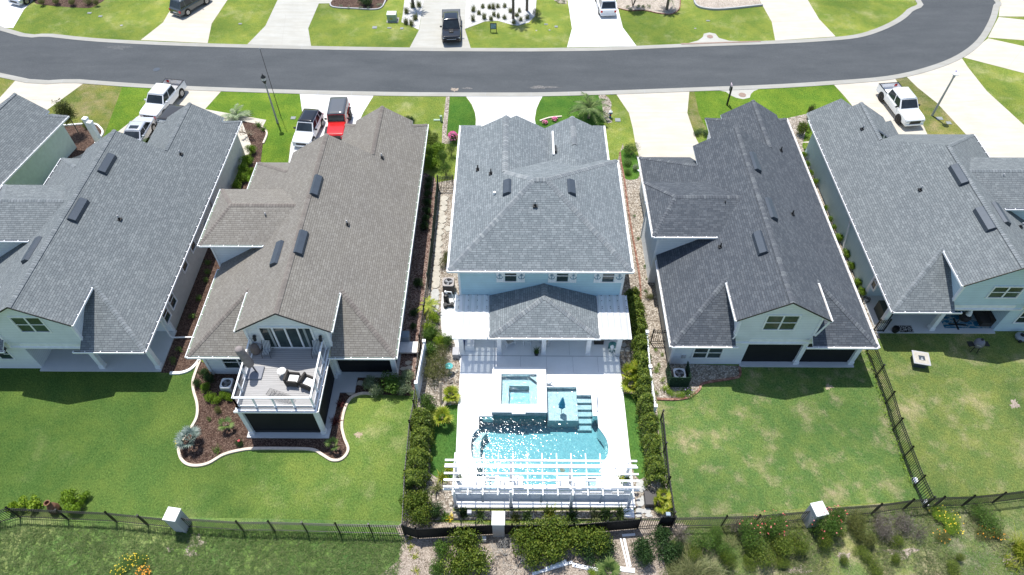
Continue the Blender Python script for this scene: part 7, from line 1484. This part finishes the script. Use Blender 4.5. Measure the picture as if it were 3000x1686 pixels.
rows([(2,1,1270,960,.2),(2,1,1340,1240,.22),(2,1,1230,730,.2),(2,1,1360,1360,.15),(2,2,1350,45,.22)],'tiny','green','small weed like tuft','in the gravel right of the pool house',h=.25)
shrub(2,2,1375,95,.4,'fine','olive','round olive shrub','in the gravel right of the tall hedge',h=.45)
rows([(2,2,1450,640,.22),(2,2,1510,680,.18),(2,2,1450,830,.32),(2,2,1480,790,.2),(2,2,1460,1070,.2)],'tiny','yellowgreen','small bright green plant','right of the white vinyl fence',h=.25)
rows([(2,2,1545,1010,.4),(2,2,1520,930,.25)],'tiny','lime','bright lime green plant','left of the leafy screen',h=.5)
rows([(2,2,1600,1075,.4),(2,2,1680,1085,.42)],'fine','yellowgreen','low spreading green plant','in front of the leafy screen',h=.35)
o=tuft(T(2,2,1765,1080),.55,110,L['strap'],9,1.0,.03,'strap_plant',.15); flowers(o,[(-.25,0,.55),(-.1,.1,.6),(.2,0,.5),(.35,.2,.5),(.0,-.3,.4)],L['purple'],.05); reg(o,'strap leaved plant with purple flowers','at the corner of the leafy screen','plant','strap plants')
WC='in the strip beside the sage green house'
rows([(3,1,350,120,.4),(3,1,390,215,.35),(3,1,425,300,.35),(3,1,470,390,.4),(3,1,580,660,.3),(3,1,622,770,.3),(3,1,655,850,.3),(3,1,715,950,.48),(3,1,790,1105,.48),(3,1,838,1230,.42),(3,1,912,1400,.45),(3,2,940,45,.42)],'leafy','yellowgreen','bright green shrub',WC,h=.75)
shrub(3,0,370,1290,.7,'leafy','hedge','dense shrub','at the left rear corner of the sage green house',h=1.5); shrub(3,0,440,1120,.4,'leafy','olive','small shrub showing','above the rear left corner of the sage green house',h=1.6)
# far side
rows([(0,0,420,20,.6),(0,0,560,10,.7),(0,0,720,20,.7),(0,0,880,10,.8),(0,0,960,30,.5)],'fine','olive','low olive shrub','in the far left mulch bed',h=.8)
shrub(1,0,1080,5,1.0,'leafy','dark','large dark rounded shrub','in the far bordered mulch bed',h=1.2); rows([(1,0,850,60,.25),(1,0,930,74,.25),(1,0,1050,78,.28),(1,0,1130,80,.28),(1,0,1240,50,.4)],'tiny','varieg','small pale plant','along the border of the far mulch bed',h=.3)
gr=[(1510,110),(1505,215),(1600,175),(1562,232),(1640,45),(1575,50)]
for i,(x,y) in enumerate(gr): o=tuft(T(1,0,x,y,.3),.85,150,L['grassy'],i,.55,.03); reg(o,'pale ornamental grass clump','in the narrow far gravel strip','grass clump','ornamental grasses')
gr=[(2185,90),(2180,185),(2280,55),(2295,165),(2240,120),(2345,60),(2385,65),(2392,135),(2362,178),(2430,50),(2432,150),(2500,50),(2497,165),(2556,100)]
for i,(x,y) in enumerate(gr): o=tuft(T(1,0,x,y,.3),.85 if i in(0,1,3,6) else .6,130,L['grassy'],20+i,.5,.03); reg(o,'pale ornamental grass clump','in the white stone bed behind the yard sign','grass clump','ornamental grasses')
gr=[(75,95),(50,140),(88,185),(20,215),(155,165)]
for i,(x,y) in enumerate(gr): o=tuft(T(2,0,x,y,.3),.6,110,L['grassy'],40+i,.5,.03); reg(o,'pale ornamental grass clump','by the far palm trunks','grass clump','ornamental grasses')
for x,y,h,sd in ((12,190,4.5,1),(150,110,4.8,2)): o=feather_palm(T(2,0,x,y),h,16,1.7,L['palm'],sd,.13); reg(o,'tall palm with a grey trunk','in the white stone bed','palm','palms')
o=feather_palm(T(1,0,1580,70),4.0,14,1.5,L['palm'],7,.14); reg(o,'palm with a rough trunk','in the narrow white gravel strip','palm','palms')
shrub(2,0,245,130,.6,'feather','dark','dark spiky shrub','at the right tip of the white stone bed',h=1.2)
rows([(2,0,460,10,.3),(2,0,512,16,.3),(2,0,1165,65,.25),(2,0,1192,95,.25),(2,0,1275,62,.32),(2,0,1326,66,.3),(2,0,1372,62,.28)],'tiny','green','small round green plant','in the far cream stone beds',h=.45)
o=empty('small_tree',T(2,0,1215,65,0),None,'tree'); m=MB(); [branch(m,Vector((0,0,0)),Vector((a,b,1.4)).normalized(),1.0,.06,2) for a,b in((.5,.2),(-.4,.1),(.1,-.4))]; m.build('trunk',M['bark'],o,world=False); pp,nn=cloud_pts(np.random.default_rng(8),2200,1.3,1.3,.9,12); pp[:,2]+=3.0; link('crown',leaves_mesh('crown',pp,nn,.08,np.random.default_rng(2)),L['green'],o); o['label']='small multi stem tree in the far cream stone bed'
o=feather_palm(T(2,0,1555,100),1.6,24,1.5,L['palm'],21,.14); reg(o,'stocky palm with drooping fronds','at the tip of the far cream stone bed','palm','palms')
# by the pool
p=T(1,2,1965,1130,0); o=fan_palm(p,.8,13,.5,L['palmy'],31,trunk=False); reg(o,'low yellow green fan palm','at the left edge of the terrace','palm','palms')
p=T(1,2,1880,1370,0); o=fan_palm(p,1.2,14,.55,L['palmy'],32); reg(o,'light green fan palm','on the left artificial turf','palm','palms')
p=T(1,2,1750,260,0); o=feather_palm(p,.8,12,1.0,L['palmy'],33,.08); reg(o,'bright green feather palm','at the end of the side path','palm','palms')
for x,y,h,sd in ((1150,890,1.5,41),(1235,870,1.6,42),(1190,980,1.0,43)): o=fan_palm(T(2,2,x,y+50,0),h,9,.58,L['palmy'],sd); reg(o,'yellow green fan palm','between the terrace and the right hedge','palm','palms')
shrub(2,2,1260,1355,.22,'tiny','dark','small dark plant','on the right artificial turf',h=.3)
for x,y,h,sd in ((1495,700,1.0,51),(1450,760,.7,52),(1520,790,.6,53)): o=fan_palm(T(2,3,x,y,0),h,8,.42,L['palmy'],sd); reg(o,'yellow tipped fan palm','beside the dark storage box','palm','palms')
for i,(x,y,k) in enumerate([(1860,490,'palmy'),(1925,400,'palmy'),(1800,590,'grassy')]): o=tuft(T(1,3,x,y),.7,80,L[k],60+i,.8,.05,'yucca'); reg(o,'spiky yellow green plant','at the left corner of the pergola','plant','spiky plants')
for i,(x,y) in enumerate([(1640,690),(1760,690),(2640,700)]):
    pass
o=tuft(Z1(430,690,0),.5,40,L['strap'],70,.6,.04,'spiky_plant'); o.location.z=.6; reg(o,'spiky green plant','in the left white planter','plant','planter plants'); o=tuft(Z2(1750,690,0),.5,60,L['strap'],71,.7,.05,'spiky_plant'); o.location.z=.6; reg(o,'bushy green plant','in the right white planter','plant','planter plants'); o=tuft(Z2(1650,700,0),.4,50,L['palmy'],72,.9,.06,'spiky_plant'); o.location.z=.6; reg(o,'yellowish leafy plant','in the right white planter','plant','planter plants')
for i,(c,x,y,h,k) in enumerate([(1,1890,870,.45,'strap'),(1,2070,850,.6,'dark'),(1,2230,860,.6,'palm'),(2,30,880,.5,'olive'),(2,150,860,.6,'palm'),(2,370,850,.9,'palmy'),(2,590,870,.7,'dark'),(2,830,860,.7,'grassy'),(2,900,850,.5,'green'),(2,950,850,.6,'palm'),(2,1070,850,.8,'palm')]):
    o=tuft(T(c,3,x,y),h,90,L[k],80+i,.8,.05,'garden_plant'); reg(o,'small garden plant','in the gravel between the pergola and the covered fence','plant','plants in front of the pergola')
o=tuft(T(1,3,1930,885),.35,30,L['yellow'],99,.8,.06,'garden_plant'); reg(o,'small plant with yellow flowers','at the left end of the covered fence','plant','small plants')
# dune side shrubs
WD='on the sand in front of the pool yard'
rows([(1,3,2080,1090,1.0),(1,3,2170,1320,1.1),(1,3,2000,1330,1.0)],'leafy','hedge','large rounded shrub',WD,h=1.9)
rows([(1,3,1850,1180,.6),(1,3,1800,1350,.6)],'leafy','green','light green shrub',WD,h=1.0)
rows([(2,3,120,1100,1.0),(2,3,330,1010,1.0),(2,3,480,1020,1.1),(2,3,640,1110,1.1),(2,3,820,1080,1.0),(2,3,420,1180,1.1),(2,3,200,1230,.9)],'leafy','hedge','large dense yellow green shrub','in front of the covered fence',h=1.9)
rows([(2,3,780,1200,.85),(2,3,930,1160,.7)],'leafy','dark','dark green shrub','at the right end of the dense shrub group',h=1.4)
rows([(2,3,1290,1170,.78),(2,3,1330,1270,.6)],'leafy','dark','dark rounded shrub','right of the white planks',h=1.4); rows([(2,3,1480,1060,.7),(2,3,1540,1200,.8),(2,3,1640,1190,.5)],'leafy','dark','dark green shrub','in front of the narrow gate',h=1.2)
rows([(2,3,1700,1010,0.85),(2,3,2260,950,0.73)],'twig','grey','dry grey twiggy shrub','along the fence of the patchy lawn',h=1.32)
rows([(2,3,1930,1120,0.92),(2,3,2030,1060,0.73),(2,3,2120,1200,0.73)],'fine','green','soft green shrub','in front of the patchy lawn fence',h=1.32); rows([(2,3,1800,1250,0.61),(2,3,2150,1300,0.61)],'fine','hedge','rounded green shrub','in front of the patchy lawn fence',h=1.32)
for i,(c,x,y,rd) in enumerate([(2,2380,1020,1.1),(3,40,960,1.0),(3,560,960,1.05),(3,660,880,.7)]): o=shrub(c,3,x,y,rd,'fine','green','oleander shrub with coral pink flowers','near the white capped pillar',h=2.16); topflowers(o,18,L['red'],10+i,.04)
rows([(2,3,2460,1200,1.10),(3,3,120,1120,1.10),(3,3,300,1100,0.85),(3,3,570,1120,0.73),(3,3,700,1020,0.61)],'fine','hedge','leggy olive green shrub','below the pink flowering shrubs',h=1.44)
rows([(3,3,880,940,0.92),(3,3,960,1060,0.73)],'fine','olive','olive green shrub','right of the white capped pillar',h=1.20)
rows([(3,3,1130,920,0.98),(3,3,1180,1010,0.85),(3,3,1310,900,0.85),(3,3,1420,960,1.04),(3,3,1520,1020,0.61)],'twig','grey','dry grey twiggy shrub','in front of the dry lawn fence',h=1.20)
rows([(3,3,1290,1110,0.49),(3,3,960,1240,0.61),(3,3,1070,1360,0.61),(3,3,760,1300,0.43),(3,3,1850,1370,0.61),(3,3,130,1320,0.61),(2,3,2360,1330,0.61),(3,3,1270,1290,0.43),(3,3,1900,1270,0.37)],'fine','hedge','low green clump','on the dune sand at the right',h=0.66)
for i,(x,y,rd) in enumerate([(1700,830,.7),(1820,900,.8),(1850,980,.6)]): o=shrub(3,3,x,y,rd,'fine','yellowgreen','low lantana with yellow flowers','near the fence junction',h=.5); topflowers(o,18,L['yellow'],30+i,.035)
for i,(x,y,rd) in enumerate([(1730,1060,.55),(2170,1030,.6),(2280,1040,.5)]): o=shrub(3,3,x,y,rd,'fine','olive','low lantana with orange flowers','on the right dune slope',h=.45); topflowers(o,16,L['orange'],40+i,.035)
rows([(3,3,2150,820,0.85),(3,3,2220,900,0.98)],'feather','green','soft green broom like shrub','near the right end of the fence',h=1.1)
rows([(2,3,865,1330,.32),(2,3,1030,1352,.32),(2,3,800,1415,.38)],'fine','lime','small yellow green mound','beside the white planks',h=.45)
for i,(c,x,y,h,n,k) in enumerate([(2,1780,1470,1.5,700,'grassy'),(2,1960,1480,1.3,500,'grassy'),(2,1640,1440,1.0,300,'grassy'),(2,1790,1230,.8,200,'grassy'),(3,2520,1230,1.3,420,'palmy'),(3,2400,1330,.6,90,'palmy')]): o=tuft(T(c,3,x,y),h,n,L[k],120+i,.8,.03,rad=.25); reg(o,'tall pale grass clump' if k=='grassy' else 'yellow green yucca like clump','at the bottom right of the dunes','grass clump','grass clumps on the dune')
p=T(2,3,950,1430,0); o=fan_palm(p,.7,14,.55,L['palm'],61,trunk=False); reg(o,'spiky green fan palm','at the bottom edge beside the planks','palm','palms')
for i,(x,y,rd) in enumerate([(200,740,.5),(330,720,.5),(130,770,.4),(290,770,.45)]): shrub(0,3,x,y,rd,'big','lime','large leaved fig like shrub','left of the clay chimney pot',h=.8)
for i,(x,y,rd) in enumerate([(640,690,.55),(720,660,.5),(830,650,.45),(720,750,.6),(800,760,.4)]): shrub(0,3,x,y,rd,'big','yellowgreen','large leaved fig like shrub','right of the clay chimney pot',h=.8)
for i,(x,y,rd) in enumerate([(1250,1330,.6),(1400,1310,.5),(1180,1410,.5),(1330,1290,.4)]): o=shrub(0,3,x,y,rd,'fine','green','low plant with yellow flowers','at the bottom of the meadow',h=.35); topflowers(o,26,L['yellow'],50+i,.03)
for i,(x,y,rd) in enumerate([(1420,1410,.45),(1460,1430,.3)]): o=shrub(0,3,x,y,rd,'fine','olive','low plant with orange flowers','at the bottom of the meadow',h=.3); topflowers(o,45,L['orange'],60+i,.035)
o=empty('dead_shrub',T(1,3,2480,1250,0),'bare grey branching dead shrub in front of the middle pillar','shrub'); m=MB(); [branch(m,Vector((0,0,0)),Vector((rr.uniform(-1,1),rr.uniform(-1,1),1)).normalized(),.45,.02,4) for _ in range(5)]; m.build('branches',plain('bleached wood',(.5,.47,.42),.9),o,world=False)
o=empty('dead_shrub',T(2,3,80,1330,0),'bare grey branching dead shrub left of the plank pile','shrub'); m=MB(); [branch(m,Vector((0,0,0)),Vector((rr.uniform(-1,1),rr.uniform(-1,1),.8)).normalized(),.45,.02,4) for _ in range(5)]; m.build('branches',MATS['bleached wood'],o,world=False)
# creeping plants on the sand strip
for i,(c,x,y) in enumerate([(1,1530,1080),(1,1550,1170),(1,1580,1260),(1,1590,1410)]): o=tuft(T(c,3,x,y),.25,26,L['palmy'],140+i,1.0,.05,'creeping_plant'); reg(o,'small yellow green creeping plant','on the left sand path','plant','creeping plants')
# ---- grass blades and weeds over the meadow, dune and yards
def inside(poly,x,y):
    c=np.zeros(len(x),bool); n=len(poly)
    for i in range(n):
        x1,y1=poly[i][:2]; x2,y2=poly[i-1][:2]; 
        if y1==y2: continue
        k=((y1>y)!=(y2>y))&(x<(x2-x1)*(y-y1)/(y2-y1)+x1); c^=k
    return c
def field(name,poly,n,h,mat,label,seed,patchy=0.0,clump=5,w=.02,z=.01,kind='stuff'):
    rs=np.random.default_rng(seed); xs=[p[0] for p in poly]; ys=[p[1] for p in poly]
    x=rs.uniform(min(xs),max(xs),n); y=rs.uniform(min(ys),max(ys),n)
    k=inside(poly,x,y)
    if patchy>0:
        s=np.zeros(n)
        for j in range(9): a=rs.uniform(0,6.28); f=rs.uniform(.35,2.2); s+=np.sin(x*f*math.cos(a)+y*f*math.sin(a)+rs.uniform(0,6))
        k&=(s>patchy*2.0-rs.random(n)*1.5)
    x=x[k];y=y[k]; x=np.repeat(x,clump)+rs.normal(size=len(x)*clump)*.06; y=np.repeat(y,clump)+rs.normal(size=len(y)*clump)*.06; m_=len(x)
    a=rs.uniform(0,6.28,m_); hh=h*rs.uniform(.4,1.2,m_); t=np.stack([np.cos(a),np.sin(a),np.zeros(m_)],1); s=np.stack([-np.sin(a),np.cos(a),np.zeros(m_)],1)*w; b=np.stack([x,y,np.full(m_,z)],1)
    tip=b+t*(hh*rs.uniform(.9,2.0,m_))[:,None]; tip[:,2]+=hh
    V=np.stack([b-s,b+s,tip],1).reshape(-1,3); me=fastmesh(name,V,np.arange(3*m_).reshape(m_,3),3); o=link(name,me,mat); tag(o,label,'grass',None,kind); return o
meadow=[(-31,9),(-9.7,9)]+[tuple(T(1,3,x,y)[:2]) for x,y in ((1400,1448),(1470,1080))]+[tuple(T(1,3,0,1010)[:2]),tuple(T(0,3,1800,985)[:2]),(-31,15.1)]
field('meadow_grass',meadow,12000,.16,leafmat('meadow blades',(.075,.140,.035),(.130,.205,.060),(.24,.27,.12)),'rough green meadow grass along the bottom left',1,.0,5,.016)
dune=[(-9,9),(31,9),(31,16.8)]+[tuple(T(3,3,x,y)[:2]) for x,y in ((1640,770),(500,880))]+[tuple(T(2,3,2080,960)[:2]),tuple(T(2,3,1760,1100)[:2]),tuple(T(2,3,1500,1400)[:2]),(2,9)]
field('dune_grass',dune,22000,.15,leafmat('dune blades',(.080,.125,.038),(.150,.185,.070),(.30,.28,.16)),'sparse mixed dune grass along the bottom right',2,.2,5,.016)
field('dune_litter',[(-8,9),(31,9),(31,16.5),(-8,15)],9000,.07,leafmat('dead twigs',(.16,.13,.10),(.30,.25,.19),(.42,.38,.32)),'dry twigs and stems lying on the dune sand',7,.3,2,.014)
# low creeping weeds at the foot of the fences
def weeds(line,n,label,mat='green',seed=1,wd=.3):
    rs=np.random.default_rng(seed); A=[np.array(p[:2]) for p in line]; pts=[]
    for a,b in zip(A,A[1:]): k=int(n*np.linalg.norm(b-a)); u=rs.random(k)[:,None]; pts.append(a+(b-a)*u+rs.normal(size=(k,2))*wd)
    q=np.vstack(pts); P_=np.column_stack([q,rs.random(len(q))*.22+.02]); me=leaves_mesh('weeds',P_,np.tile([0,0,1.0],(len(P_),1)),.05,rs,.6,.8); o=link('weeds',me,L[mat]); tag(o,label,'weeds',None,'stuff')
weeds([T(0,3,1850,1020),T(0,3,2430,1040),T(1,3,840,1060),T(1,3,1450,1080)],110,'leafy weeds along the foot of the meadow fence','green',3,.22)
weeds([T(3,2,985,640),T(3,2,1150,1180),T(3,2,1230,1448),T(3,3,1310,250),T(3,3,1430,570)],50,'light green weeds beside the dividing picket fence','yellowgreen',4,.12)
weeds([T(3,3,1560,780),T(3,3,1950,760)],60,'weeds at the fence junction','green',5,.2)
# labels of repeated things made earlier
for o in [o for o in COL.objects if o.parent is None and o.name.split('.')[0] in('flagstone','rock')]:
    g=o['group']; d={'flagstones of the side path':('cream flagstone','in the side path'),'flagstones right of the pergola':('dark grey flagstone','right of the pergola'),'grey flagstones':('grey flagstone','near the white pad'),'stepping stones in the mulch':('tan stepping stone','in the dark mulch by the porch'),'slabs right of the porch':('dark stone slab','in the shade right of the porch'),'slabs between the right houses':('pale stone slab','between the right houses'),'rocks left of the terrace':('pale rock','left of the terrace'),'rocks right of the terrace':('pale rock','under the yellow fan palms'),'rocks by the pergola':('pale rock','at the left end of the pergola')}[g]
    REG.setdefault(d,[]).append(o)
finish_labels()
for o in list(COL.objects):
    if o.parent is None and 'label' in o and len(o['label'].split())>16: print('LONG',o.name,o['label'])
